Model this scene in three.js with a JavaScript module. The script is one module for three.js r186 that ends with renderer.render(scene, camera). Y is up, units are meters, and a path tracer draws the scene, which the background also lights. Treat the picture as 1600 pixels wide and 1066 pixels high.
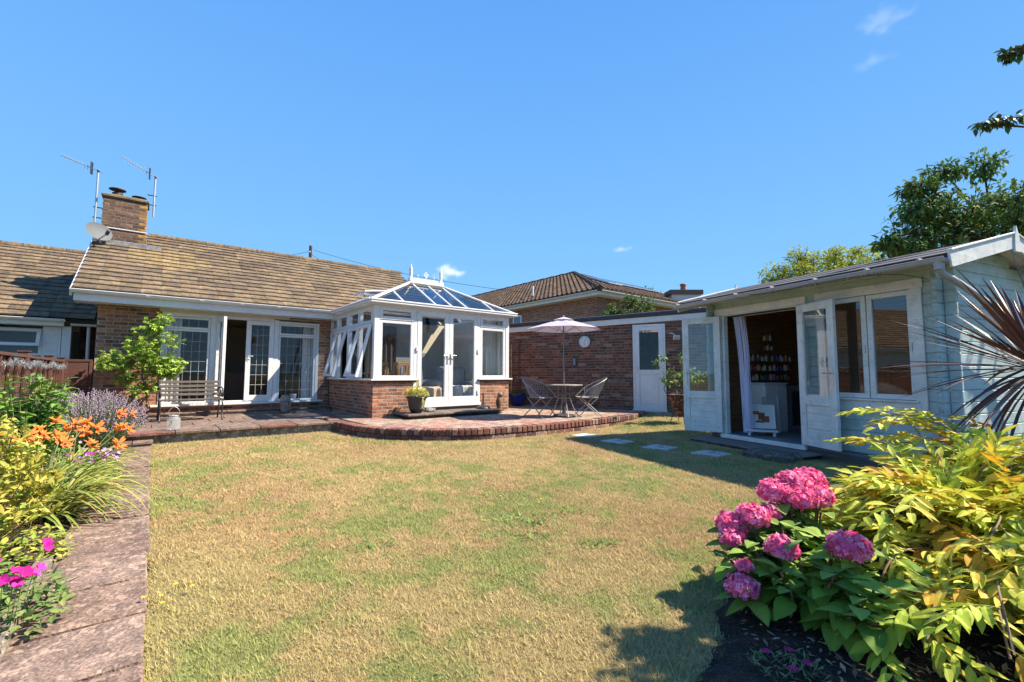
import * as THREE from 'three';

// ------------------------------------------------------------------ camera, sky, sun, exposure
const scene = new THREE.Scene();
const camera = new THREE.PerspectiveCamera(74.42, 1600 / 1066, 0.05, 900);
camera.position.set(0, 1.13, 0);
camera.rotation.set(0.0721, 0, 0.0025);
camera.updateMatrixWorld(true);
const renderer = new THREE.WebGLRenderer({ antialias: true });
renderer.toneMapping = THREE.LinearToneMapping;
renderer.toneMappingExposure = 2.45;
renderer.shadowMap.enabled = true;

const lerp = (a, b, t) => a + (b - a) * t, clamp = (x, a = 0, b = 1) => Math.min(b, Math.max(a, x));
const smooth = (a, b, x) => { const t = clamp((x - a) / (b - a)); return t * t * (3 - 2 * t); };
const rng = (seed) => () => { seed = (seed + 0x6d2b79f5) | 0; let t = Math.imul(seed ^ (seed >>> 15), 1 | seed); t = (t + Math.imul(t ^ (t >>> 7), 61 | t)) ^ t; return ((t ^ (t >>> 14)) >>> 0) / 4294967296; };
function hash2(x, y, s) { let h = Math.imul(x, 374761393) + Math.imul(y, 668265263) + Math.imul(s, 1442695041); h = Math.imul(h ^ (h >>> 13), 1274126177); return ((h ^ (h >>> 16)) >>> 0) / 4294967296; }
function vnoise(x, y, per, s) {            // value noise, tiles after per cells
  const xi = Math.floor(x), yi = Math.floor(y), fx = x - xi, fy = y - yi, u = fx * fx * (3 - 2 * fx), v = fy * fy * (3 - 2 * fy);
  const m = (k) => per ? ((k % per) + per) % per : k;
  const a = hash2(m(xi), m(yi), s), b = hash2(m(xi + 1), m(yi), s), c = hash2(m(xi), m(yi + 1), s), d = hash2(m(xi + 1), m(yi + 1), s);
  return lerp(lerp(a, b, u), lerp(c, d, u), v);
}
function fbm(x, y, per, s, oct = 4) { let f = 0, a = 0.5, n = 0; for (let i = 0; i < oct; i++) { f += a * vnoise(x, y, per, s + i * 17); n += a; a *= 0.5; x *= 2; y *= 2; per *= 2; } return f / n; }

{ // clear summer sky, a little paler towards the horizon, a few small fair-weather clouds
  const W = 2048, Hh = 1024, d = new Float32Array(W * Hh * 4);
  const clouds = [[-0.142, 0.222, 0.028, 0.011, 0.75], [0.247, 0.266, 0.014, 0.004, 0.35], [0.72, 0.56, 0.03, 0.013, 0.16], [0.70, 0.51, 0.025, 0.008, 0.13],
    [-2.3, 0.2, 0.06, 0.02, 0.7], [2.2, 0.24, 0.07, 0.02, 0.6], [3.0, 0.17, 0.05, 0.016, 0.6]];
  for (let y = 0; y < Hh; y++) {
    const el = (y + 0.5) / Hh * Math.PI - Math.PI / 2;
    const t = Math.pow(clamp(el / (Math.PI / 2)), 0.62), k = smooth(-0.1, 0.0, el);
    for (let x = 0; x < W; x++) {
      const u = (x + 0.5) / W, az = (u - 0.25) * 2 * Math.PI;  // az 0 is -z, positive to the right
      let r = lerp(0.185, 0.010, Math.pow(t, 0.62)), g = lerp(0.335, 0.078, Math.pow(t, 0.85)), b = lerp(0.475, 0.335, t);
      for (const [ca, ce, sa, se, op] of clouds) {
        let da = az - ca; da = Math.atan2(Math.sin(da), Math.cos(da));
        const q = Math.hypot(da / sa, (el - ce) / se);
        if (q < 2.2) { const n = fbm(az * 60, el * 110, 4096, 5, 5), m = op * smooth(1.5, 0.1, q + (n - 0.5) * 2.6); r = lerp(r, 0.5, m); g = lerp(g, 0.52, m); b = lerp(b, 0.58, m); }
      }
      const i = (y * W + x) * 4; d[i] = r * lerp(0.35, 1, k); d[i + 1] = g * lerp(0.35, 1, k); d[i + 2] = b * lerp(0.3, 1, k); d[i + 3] = 1;
    }
  }
  const t = new THREE.DataTexture(d, W, Hh, THREE.RGBAFormat, THREE.FloatType);
  t.mapping = THREE.EquirectangularReflectionMapping; t.magFilter = THREE.LinearFilter; t.minFilter = THREE.LinearFilter; t.wrapS = THREE.RepeatWrapping; t.needsUpdate = true;
  scene.background = t; scene.environment = t;
}
const sun = new THREE.DirectionalLight(0xfff1dc, 5);
sun.position.set(0.86 * 30, 30, -0.06 * 30); sun.target.position.set(0, 0, -6);
sun.position.add(sun.target.position);
sun.castShadow = true; sun.shadow.mapSize.set(4096, 4096);
Object.assign(sun.shadow.camera, { left: -22, right: 22, top: 22, bottom: -22, near: 1, far: 90 });
scene.add(sun, sun.target);

// ------------------------------------------------------------------ textures
function tex(size, fn, srgb = true) {
  const d = new Uint8Array(size * size * 4);
  for (let y = 0; y < size; y++) for (let x = 0; x < size; x++) {
    const c = fn(x / size, y / size), i = (y * size + x) * 4;
    d[i] = clamp(c[0]) * 255; d[i + 1] = clamp(c[1]) * 255; d[i + 2] = clamp(c[2]) * 255; d[i + 3] = 255;
  }
  const t = new THREE.DataTexture(d, size, size, THREE.RGBAFormat);
  t.wrapS = t.wrapT = THREE.RepeatWrapping; t.magFilter = THREE.LinearFilter; t.minFilter = THREE.LinearMipmapLinearFilter; t.generateMipmaps = true;
  if (srgb) t.colorSpace = THREE.SRGBColorSpace; t.needsUpdate = true; return t;
}
const grey = (v) => [v, v, v];
const rep = (t, sx, sy = sx) => { const c = t.clone(); c.repeat.set(sx, sy); c.needsUpdate = true; return c; };
const T = {
  mottle: tex(512, (u, v) => { const n = fbm(u * 8, v * 8, 8, 1, 6), m = fbm(u * 64, v * 64, 64, 2, 2); return grey(0.70 + 0.42 * (n - 0.5) + 0.3 * (m - 0.5) + 0.12); }),
  fine: tex(512, (u, v) => { const n = fbm(u * 96, v * 96, 96, 9, 3), k = fbm(u * 6, v * 6, 6, 4, 3); return grey(0.86 + 0.3 * (n - 0.5) + 0.16 * (k - 0.5)); }),
  bump: tex(512, (u, v) => grey(fbm(u * 48, v * 48, 48, 3, 4)), false),
  faint: tex(512, (u, v) => { const n = fbm(u * 5, v * 5, 5, 31, 5), k = fbm(u * 80, v * 80, 80, 33, 2); return grey(0.93 + 0.1 * (n - 0.5) + 0.07 * (k - 0.5)); }),
  wood: tex(512, (u, v) => { const g = fbm(u * 5, v * 60, 5, 11, 1), n = vnoise(u * 4, v * 90, 0, 12) * 0.5 + vnoise(u * 9, v * 180, 0, 13) * 0.5; return grey(0.78 + 0.3 * (n - 0.5) + 0.12 * (g - 0.5)); }),
  grain: tex(512, (u, v) => { const n = vnoise(u * 3, v * 70, 0, 14) * 0.6 + vnoise(u * 7, v * 150, 0, 15) * 0.4, d = fbm(u * 9, v * 9, 9, 16, 5), k = smooth(0.66, 0.74, fbm(u * 30, v * 30, 30, 18, 3)); return [0.92 + 0.09 * (n - 0.5) + 0.16 * (d - 0.5) - 0.07 * k, 0.92 + 0.09 * (n - 0.5) + 0.15 * (d - 0.5) - 0.06 * k, 0.92 + 0.09 * (n - 0.5) + 0.15 * (d - 0.5) - 0.08 * k]; }),
  slab: tex(1024, (u, v) => {            // worn paving with pale lichen spots
    const n = fbm(u * 6, v * 6, 6, 21, 5), m = fbm(u * 70, v * 70, 70, 22, 2), l = fbm(u * 22, v * 22, 22, 23, 4), k = fbm(u * 3, v * 3, 3, 24, 2);
    const lich = smooth(0.62, 0.70, l + 0.2 * (k - 0.5)) * 0.6, b = 0.66 + 0.38 * (n - 0.5) + 0.42 * (m - 0.5);
    return [lerp(b, 1.0, lich), lerp(b * 0.985, 1.0, lich), lerp(b * 0.98, 0.98, lich)];
  }),
  tile: tex(1024, (u, v) => {            // weathered concrete tile, lichen in ochre and grey flecks
    const n = fbm(u * 10, v * 10, 10, 41, 5), m = fbm(u * 120, v * 120, 120, 42, 2), l = fbm(u * 40, v * 40, 40, 43, 3), o = fbm(u * 26, v * 26, 26, 44, 3);
    const pale = smooth(0.66, 0.74, l) * 0.6, och = smooth(0.64, 0.72, o) * 0.3; let b = 0.68 + 0.5 * (n - 0.5) + 0.4 * (m - 0.5);
    let r = b, g = b * 0.97, bl = b * 0.92; r = lerp(r, 1, pale); g = lerp(g, 0.97, pale); bl = lerp(bl, 0.9, pale); r = lerp(r, 0.95, och); g = lerp(g, 0.82, och); bl = lerp(bl, 0.5, och); return [r, g, bl];
  }),
  soil: tex(1024, (u, v) => { const n = fbm(u * 24, v * 24, 24, 51, 5), m = vnoise(u * 260, v * 260, 260, 52), w = smooth(0.93, 0.97, vnoise(u * 150, v * 150, 150, 53)); const b = 0.5 + 0.9 * (n - 0.5) + 0.5 * (m - 0.5); return [b + w * 0.4, b * 0.92 + w * 0.34, b * 0.85 + w * 0.26]; }),
};
// ------------------------------------------------------------------ materials
const lin = (r, g, b) => new THREE.Color().setRGB(r, g, b);
function mat(r, g, b, o = {}) { const { phys, ...rest } = o; return new (phys ? THREE.MeshPhysicalMaterial : THREE.MeshStandardMaterial)({ color: lin(r, g, b), roughness: 0.8, side: THREE.DoubleSide, ...rest }); }
const M = {
  brick: mat(1.25, 1.25, 1.25, { vertexColors: true, map: rep(T.mottle, 2.2), bumpMap: rep(T.bump, 3), bumpScale: 0.004, roughness: 0.92 }),
  mortar: mat(0.47, 0.41, 0.32, { map: rep(T.fine, 2), bumpMap: rep(T.bump, 3), bumpScale: 0.003, roughness: 0.95 }),
  tile: mat(1.2, 1.2, 1.2, { vertexColors: true, map: rep(T.tile, 0.7), bumpMap: rep(T.bump, 2.5), bumpScale: 0.005, roughness: 0.93 }),
  upvc: mat(0.80, 0.80, 0.80, { map: T.faint, roughness: 0.32 }),
  whitePaint: mat(0.74, 0.73, 0.70, { map: rep(T.faint, 1.5), bumpMap: rep(T.bump, 2), bumpScale: 0.001, roughness: 0.55 }),
  cream: mat(0.66, 0.62, 0.52, { map: T.faint, roughness: 0.7 }),
  lead: mat(0.40, 0.40, 0.41, { roughness: 0.6, metalness: 0.0 }),
  leadSheet: mat(0.30, 0.31, 0.33, { map: rep(T.mottle, 1.5), bumpMap: rep(T.bump, 2), bumpScale: 0.004, roughness: 0.6, metalness: 0.3 }),
  glass: mat(0.97, 0.98, 0.97, { phys: 1, transmission: 1, roughness: 0.01, ior: 1.52, thickness: 0 }),
  shedGlass: mat(0.75, 0.78, 0.78, { phys: 1, transmission: 1, roughness: 0.01, ior: 2.0, thickness: 0 }),
  roofGlass: mat(0.33, 0.40, 0.52, { phys: 1, transmission: 1, roughness: 0.05, ior: 1.55, thickness: 0 }),
  dark: mat(0.035, 0.03, 0.028, { map: T.mottle, roughness: 0.8 }),
  black: mat(0.02, 0.02, 0.022, { roughness: 0.5, map: T.faint }),
  felt: mat(0.075, 0.078, 0.095, { map: rep(T.fine, 3), bumpMap: rep(T.bump, 6), bumpScale: 0.002, roughness: 0.95 }),
  chrome: mat(0.55, 0.54, 0.52, { metalness: 0.9, roughness: 0.28 }),
  galv: mat(0.55, 0.56, 0.58, { metalness: 0.7, roughness: 0.45, map: T.faint }),
  slab: mat(1.15, 1.15, 1.15, { vertexColors: true, map: rep(T.slab, 1.7), bumpMap: rep(T.bump, 2), bumpScale: 0.006, roughness: 0.93 }),
  concrete: mat(0.55, 0.50, 0.42, { map: rep(T.slab, 1.3), bumpMap: rep(T.bump, 2), bumpScale: 0.008, roughness: 0.95 }),
  soil: mat(0.15, 0.108, 0.08, { map: rep(T.soil, 0.8), bumpMap: rep(T.soil, 0.8), bumpScale: 0.03, roughness: 1 }),
  fence: mat(0.155, 0.062, 0.042, { map: rep(T.wood, 1.2), bumpMap: rep(T.wood, 1.2), bumpScale: 0.003, roughness: 0.85 }),
  shedBlue: mat(0.47, 0.60, 0.60, { map: rep(T.grain, 0.7), bumpMap: rep(T.wood, 0.8), bumpScale: 0.0007, roughness: 0.6 }),
  shedEnd: mat(0.47, 0.60, 0.60, { map: rep(T.mottle, 4), roughness: 0.85 }),
  shedTrim: mat(0.78, 0.79, 0.76, { map: rep(T.grain, 0.7), bumpMap: rep(T.wood, 0.8), bumpScale: 0.0005, roughness: 0.55 }),
  shedInside: mat(0.34, 0.155, 0.055, { map: rep(T.wood, 1), roughness: 0.7 }),
  oak: mat(0.42, 0.22, 0.07, { map: rep(T.wood, 3), roughness: 0.5 }),
  fabric: mat(0.60, 0.58, 0.55, { map: rep(T.fine, 4), bumpMap: rep(T.bump, 6), bumpScale: 0.003, roughness: 0.95 }),
  throwCloth: mat(0.70, 0.68, 0.63, { map: rep(T.fine, 4), roughness: 0.95 }),
  curtain: mat(0.82, 0.82, 0.80, { phys: 1, transmission: 0.3, thickness: 0, roughness: 1 }),
  plaster: mat(0.66, 0.63, 0.54, { map: T.faint, roughness: 0.9 }),
  room: mat(0.46, 0.41, 0.34, { map: T.faint, roughness: 0.9 }),
  carpet: mat(0.20, 0.16, 0.13, { map: rep(T.fine, 5), roughness: 1 }),
};
// ------------------------------------------------------------------ geometry helpers
const V3 = (x, y, z) => new THREE.Vector3(x, y, z);
function merge(list) {
  list = list.flat(Infinity).map((g) => g.index ? g.toNonIndexed() : g);
  const color = list.every((g) => g.attributes.color);
  let n = 0; for (const g of list) n += g.attributes.position.count;
  const P = new Float32Array(n * 3), N = new Float32Array(n * 3), Uv = new Float32Array(n * 2), C = color ? new Float32Array(n * 3) : null; let o = 0;
  for (const g of list) {
    if (!g.attributes.normal) g.computeVertexNormals();
    P.set(g.attributes.position.array, o * 3); N.set(g.attributes.normal.array, o * 3);
    if (g.attributes.uv) Uv.set(g.attributes.uv.array, o * 2);
    if (C) C.set(g.attributes.color.array, o * 3);
    o += g.attributes.position.count;
  }
  const r = new THREE.BufferGeometry();
  r.setAttribute('position', new THREE.BufferAttribute(P, 3)); r.setAttribute('normal', new THREE.BufferAttribute(N, 3)); r.setAttribute('uv', new THREE.BufferAttribute(Uv, 2));
  if (C) r.setAttribute('color', new THREE.BufferAttribute(C, 3));
  return r;
}
function metreUV(g, ou = 0, ov = 0, swap = false) {       // texture coordinates in metres on the face's own plane
  if (g.index) g = g.toNonIndexed();
  if (!g.attributes.normal) g.computeVertexNormals();
  const p = g.attributes.position, n = g.attributes.normal, uv = new Float32Array(p.count * 2);
  for (let i = 0; i < p.count; i++) {
    const ax = Math.abs(n.getX(i)), ay = Math.abs(n.getY(i)), az = Math.abs(n.getZ(i)); let a, b;
    if (ax >= ay && ax >= az) { a = p.getZ(i); b = p.getY(i); } else if (ay >= az) { a = p.getX(i); b = p.getZ(i); } else { a = p.getX(i); b = p.getY(i); }
    if (swap) [a, b] = [b, a];
    uv[i * 2] = a + ou; uv[i * 2 + 1] = b + ov;
  }
  g.setAttribute('uv', new THREE.BufferAttribute(uv, 2)); return g;
}
function tint(g, c) { if (g.index) g = g.toNonIndexed(); const n = g.attributes.position.count, a = new Float32Array(n * 3), o = g.attributes.color; for (let i = 0; i < n; i++) { a[i * 3] = c[0] * (o ? o.getX(i) : 1); a[i * 3 + 1] = c[1] * (o ? o.getY(i) : 1); a[i * 3 + 2] = c[2] * (o ? o.getZ(i) : 1); } g.setAttribute('color', new THREE.BufferAttribute(a, 3)); return g; }
function place(g, x = 0, y = 0, z = 0, rx = 0, ry = 0, rz = 0) { g.applyMatrix4(new THREE.Matrix4().compose(V3(x, y, z), new THREE.Quaternion().setFromEuler(new THREE.Euler(rx, ry, rz, 'YXZ')), V3(1, 1, 1))); return g; }
function cbox(w, h, d, c = 0.004) {        // box with chamfered edges, centred
  const hs = [w / 2, h / 2, d / 2]; c = Math.min(c, w / 2.2, h / 2.2, d / 2.2); const P = [], N = [];
  const put = (pts, n) => {
    const L = Math.hypot(...n); n = n.map((k) => k / L);
    for (let i = 1; i < pts.length - 1; i++) {
      const a = pts[0]; let b = pts[i], e = pts[i + 1];
      const ux = b[0] - a[0], uy = b[1] - a[1], uz = b[2] - a[2], vx = e[0] - a[0], vy = e[1] - a[1], vz = e[2] - a[2];
      if ((uy * vz - uz * vy) * n[0] + (uz * vx - ux * vz) * n[1] + (ux * vy - uy * vx) * n[2] < 0) [b, e] = [e, b];
      P.push(...a, ...b, ...e); N.push(...n, ...n, ...n);
    }
  };
  for (let a = 0; a < 3; a++) for (const s of [-1, 1]) {
    const b = (a + 1) % 3, e = (a + 2) % 3, pts = [[-1, -1], [1, -1], [1, 1], [-1, 1]].map(([p, q]) => { const r = [0, 0, 0]; r[a] = s * hs[a]; r[b] = p * (hs[b] - c); r[e] = q * (hs[e] - c); return r; });
    const n = [0, 0, 0]; n[a] = s; put(pts, n);
  }
  for (let a = 0; a < 3; a++) for (const s of [-1, 1]) for (const t of [-1, 1]) {
    const b = (a + 1) % 3, e = (a + 2) % 3, mk = (k, x, y) => { const r = [0, 0, 0]; r[a] = k * (hs[a] - c); r[b] = x; r[e] = y; return r; };
    const n = [0, 0, 0]; n[b] = s; n[e] = t;
    put([mk(-1, s * hs[b], t * (hs[e] - c)), mk(1, s * hs[b], t * (hs[e] - c)), mk(1, s * (hs[b] - c), t * hs[e]), mk(-1, s * (hs[b] - c), t * hs[e])], n);
  }
  for (const s of [-1, 1]) for (const t of [-1, 1]) for (const q of [-1, 1]) put([[s * hs[0], t * (hs[1] - c), q * (hs[2] - c)], [s * (hs[0] - c), t * hs[1], q * (hs[2] - c)], [s * (hs[0] - c), t * (hs[1] - c), q * hs[2]]], [s, t, q]);
  const g = new THREE.BufferGeometry(); g.setAttribute('position', new THREE.Float32BufferAttribute(P, 3)); g.setAttribute('normal', new THREE.Float32BufferAttribute(N, 3)); g.setAttribute('uv', new THREE.Float32BufferAttribute(new Float32Array(P.length / 3 * 2), 2)); return g;
}
const bx = (x0, x1, y0, y1, z0, z1, c = 0.003) => place(cbox(x1 - x0, y1 - y0, z1 - z0, c), (x0 + x1) / 2, (y0 + y1) / 2, (z0 + z1) / 2);
function bar(a, b, w, h, c = 0.003) {      // box beam from a to b
  const A = V3(...a), B = V3(...b), d = B.clone().sub(A), L = d.length(), g = cbox(w, h, L, c), q = new THREE.Matrix4().lookAt(B, A, Math.abs(d.y) / L > 0.98 ? V3(0, 0, 1) : V3(0, 1, 0));
  g.applyMatrix4(q); g.translate((A.x + B.x) / 2, (A.y + B.y) / 2, (A.z + B.z) / 2); return g;
}
function rod(a, b, r, r2 = r, seg = 8) { const A = V3(...a), B = V3(...b), d = B.clone().sub(A), g = new THREE.CylinderGeometry(r2, r, d.length(), seg); g.applyQuaternion(new THREE.Quaternion().setFromUnitVectors(V3(0, 1, 0), d.clone().normalize())); g.translate((A.x + B.x) / 2, (A.y + B.y) / 2, (A.z + B.z) / 2); return g; }
const tube = (pts, r, seg = 24, rad = 7, closed = false) => new THREE.TubeGeometry(new THREE.CatmullRomCurve3(pts.map((p) => V3(...p)), closed), seg, r, rad, closed);
const lathe = (prof, seg = 20) => new THREE.LatheGeometry(prof.map(([r, y]) => new THREE.Vector2(r, y)), seg);
const frameGeo = (x0, y0, x1, y1, t, d, z = 0, tb = t, tt = t) => [bx(x0, x0 + t, y0, y1, z - d / 2, z + d / 2), bx(x1 - t, x1, y0, y1, z - d / 2, z + d / 2), bx(x0 + t, x1 - t, y0, y0 + tb, z - d / 2 + 0.002, z + d / 2 - 0.002), bx(x0 + t, x1 - t, y1 - tt, y1, z - d / 2 + 0.002, z + d / 2 - 0.002)];
function paneGeo(x0, y0, x1, y1, z = 0) { const g = new THREE.PlaneGeometry(x1 - x0, y1 - y0); g.translate((x0 + x1) / 2, (y0 + y1) / 2, z); return g; }
function quad(a, b, c, d) { const g = new THREE.BufferGeometry(); g.setAttribute('position', new THREE.Float32BufferAttribute([...a, ...b, ...c, ...a, ...c, ...d], 3)); g.setAttribute('uv', new THREE.Float32BufferAttribute(new Float32Array(12), 2)); g.computeVertexNormals(); return g; }
function slabPoly(pts, y0, y1) {           // flat polygon [x, z] with thickness
  const s = new THREE.Shape(pts.map(([x, z]) => new THREE.Vector2(x, -z))), g = new THREE.ExtrudeGeometry(s, { depth: y1 - y0, bevelEnabled: false }); g.rotateX(-Math.PI / 2); g.translate(0, y0, 0); return g;
}
// ------------------------------------------------------------------ scene graph helpers
const taken = new Map();
const numbered = (n) => { const k = taken.get(n) ?? 0; taken.set(n, k + 1); return k ? n + '_' + String(k).padStart(3, '0') : n; };
const FR = { world: { x: 0, z: 0, r: 0 }, house: { x: -2.909, z: -9.431, r: Math.PI / 2 - 0.8963 }, shed: { x: 3.657, z: -7.644, r: -(Math.PI / 2 - 0.4125) }, garage: { x: 3.221, z: -11.951, r: -(Math.PI / 2 - 1.1135) } };
function toWorld(f, x, y, z) { const c = Math.cos(f.r), s = Math.sin(f.r); return V3(f.x + x * c + z * s, y, f.z - x * s + z * c); }
function toHouse(x, z) { const f = FR.house, dx = x - f.x, dz = z - f.z, c = Math.cos(f.r), s = Math.sin(f.r); return [dx * c - dz * s, dx * s + dz * c]; }
function shadow(o) { o.castShadow = o.receiveShadow = true; return o; }
function part(name, geo, m, parent, o = {}) {
  let g = Array.isArray(geo) ? merge(geo) : geo; if (!o.uv) g = metreUV(g, 0, 0, o.swap);
  const k = shadow(new THREE.Mesh(g, m)); k.name = name; if (o.label) k.userData.label = o.label; if (o.kind) k.userData.kind = o.kind; if (parent) parent.add(k); return k;
}
function pose(o, f, p, ry = 0) { o.position.copy(toWorld(f, p[0], p[1], p[2])); o.rotation.y = f.r + ry; scene.add(o); o.updateMatrixWorld(true); return o; }
function thing(name, label, category, f = FR.world, p = [0, 0, 0], ry = 0, group) { const o = new THREE.Group(); o.name = numbered(name); o.userData = { label, category }; if (group) o.userData.group = group; return pose(o, f, p, ry); }
function single(name, label, category, geo, m, f = FR.world, p = [0, 0, 0], ry = 0, group) { const o = part(numbered(name), geo, m, null); o.userData = { label, category }; if (group) o.userData.group = group; return pose(o, f, p, ry); }
function structure(name, geo, m, f = FR.world, p = [0, 0, 0], o = {}) { const k = part(numbered(name), geo, m, null, o); k.userData = { kind: 'structure' }; return pose(k, f, p); }
const _m = new THREE.Matrix4(), viewProj = new THREE.Matrix4().multiplyMatrices(camera.projectionMatrix, camera.matrixWorldInverse);
function pieces(parent, name, items, m, max = 300, restName = name + '_field') {   // items: {g, m: Matrix4}
  parent.updateWorldMatrix(true, false);
  for (const it of items) {
    const w = V3(0, 0, 0).applyMatrix4(it.m).applyMatrix4(parent.matrixWorld), d = w.distanceTo(camera.position), q = w.clone().applyMatrix4(viewProj);
    it.s = (it.pri ?? 1) / d * (Math.abs(q.x) < 1.02 && Math.abs(q.y) < 1.02 && q.z < 1 ? 1 : 0.001);
  }
  items.sort((a, b) => b.s - a.s);
  for (const it of items.slice(0, max)) { const k = shadow(new THREE.Mesh(it.g, m)); k.name = name; it.m.decompose(k.position, k.quaternion, k.scale); parent.add(k); }
  if (items.length > max) { const k = shadow(new THREE.Mesh(merge(items.slice(max).map((it) => { const g = it.g.clone(); g.applyMatrix4(it.m); return g; })), m)); k.name = restName; k.userData.kind = 'stuff'; parent.add(k); }
}
const TM = (x, y, z, rx = 0, ry = 0, rz = 0, s = 1) => new THREE.Matrix4().compose(V3(x, y, z), new THREE.Quaternion().setFromEuler(new THREE.Euler(rx, ry, rz, 'YXZ')), V3(s, s, s));
const cache = new Map();
function cached(key, make) { if (!cache.has(key)) cache.set(key, make()); return cache.get(key); }
function cut([a, b], holes) { let out = [[a, b]]; for (const [c, d] of holes) out = out.flatMap(([p, q]) => d <= p || c >= q ? [[p, q]] : [[p, Math.min(q, c)], [Math.max(p, d), q]].filter(([i, j]) => j - i > 0.02)); return out; }
const PAL = {
  house: [[0.35, 0.145, 0.075], [0.41, 0.175, 0.09], [0.31, 0.125, 0.075], [0.45, 0.22, 0.12], [0.26, 0.11, 0.07], [0.38, 0.18, 0.11], [0.19, 0.095, 0.07], [0.43, 0.18, 0.085]],
  garage: [[0.15, 0.068, 0.048], [0.19, 0.08, 0.052], [0.125, 0.066, 0.052], [0.22, 0.10, 0.066], [0.10, 0.06, 0.05], [0.17, 0.082, 0.062], [0.23, 0.085, 0.052], [0.12, 0.07, 0.05], [0.26, 0.17, 0.135]],
  cons: [[0.37, 0.14, 0.075], [0.42, 0.18, 0.10], [0.33, 0.125, 0.07], [0.45, 0.21, 0.12], [0.29, 0.12, 0.075], [0.38, 0.19, 0.12], [0.20, 0.11, 0.09]],
  chimney: [[0.135, 0.078, 0.056], [0.17, 0.095, 0.066], [0.11, 0.066, 0.05], [0.20, 0.115, 0.08]],
  edge: [[0.19, 0.075, 0.055], [0.15, 0.065, 0.055], [0.23, 0.09, 0.06], [0.26, 0.14, 0.10], [0.12, 0.06, 0.055], [0.30, 0.19, 0.15]],
};
// Brick face at z = 0 looking towards +z; the wall mesh is the mortar bed 7 mm behind it, the bricks are its children.
function brickWall(parent, name, x0, x1, y0, y1, holes, pal, seed, o = {}) {
  const { max = 300, depth = 0.1, at = [0, 0, 0], ry = 0, shape } = o, r = rng(seed), items = [], L = 0.225, Hh = 0.075, J = 0.010, xs = [x0, x1], geo = [];
  const ys = [...new Set([y0, y1, ...holes.flatMap((h) => [h[2], h[3]])])].filter((y) => y >= y0 && y <= y1).sort((a, b) => a - b);
  for (let i = 0; i < ys.length - 1; i++) { const ym = (ys[i] + ys[i + 1]) / 2; for (const [a, b] of cut([x0, x1], holes.filter((h) => h[2] < ym && h[3] > ym))) geo.push(bx(a + 0.006, b - 0.006, ys[i], ys[i + 1], -depth, -0.007, 0)); }
  const wall = part(name, geo, o.mortar ?? M.mortar, parent); wall.position.set(...at); wall.rotation.y = ry; if (o.label) wall.userData.label = o.label;
  let row = 0;
  for (let y = y0; y < y1 - 0.02; y += Hh, row++) {
    const h = Math.min(Hh - J, y1 - y - 0.004), ym = y + Hh / 2;
    for (const [a, b] of cut([x0, x1], holes.filter((k) => k[2] < ym && k[3] > ym))) {
      const off = (row % 2) * L / 2 + (row % 5 === 3 && o.loose ? 0.06 : 0);
      for (let k = Math.floor((a - off) / L) - 1; k * L + off < b; k++) {
        const p = Math.max(a, k * L + off + J / 2), q = Math.min(b, (k + 1) * L + off - J / 2); if (q - p < 0.03) continue;
        if (shape && !shape((p + q) / 2, ym)) continue;
        const c = o.tone?.((p + q) / 2, ym, r) ?? pal[Math.floor(r() * pal.length)], len = Math.round((q - p) * 100) / 100, vv = Math.floor(r() * 3);
        const g = cached('b' + len + '|' + Math.round(h * 1000) + '|' + c + vv + depth, () => { const s = 0.82 + 0.18 * vv; return tint(metreUV(cbox(len, h, depth - 0.008, 0.005), len * 7 + c[0] * 31 + vv * 1.7, c[1] * 17 + vv), c.map((t) => t * s)); });
        items.push({ g, m: TM((p + q) / 2, y + h / 2, -depth / 2 + (r() - 0.5) * 0.003, (r() - 0.5) * 0.008, (r() - 0.5) * 0.008, (r() - 0.5) * 0.006) });
      }
    }
  }
  pieces(wall, 'brick', items, M.brick, max, 'brickwork'); return wall;
}
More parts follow.
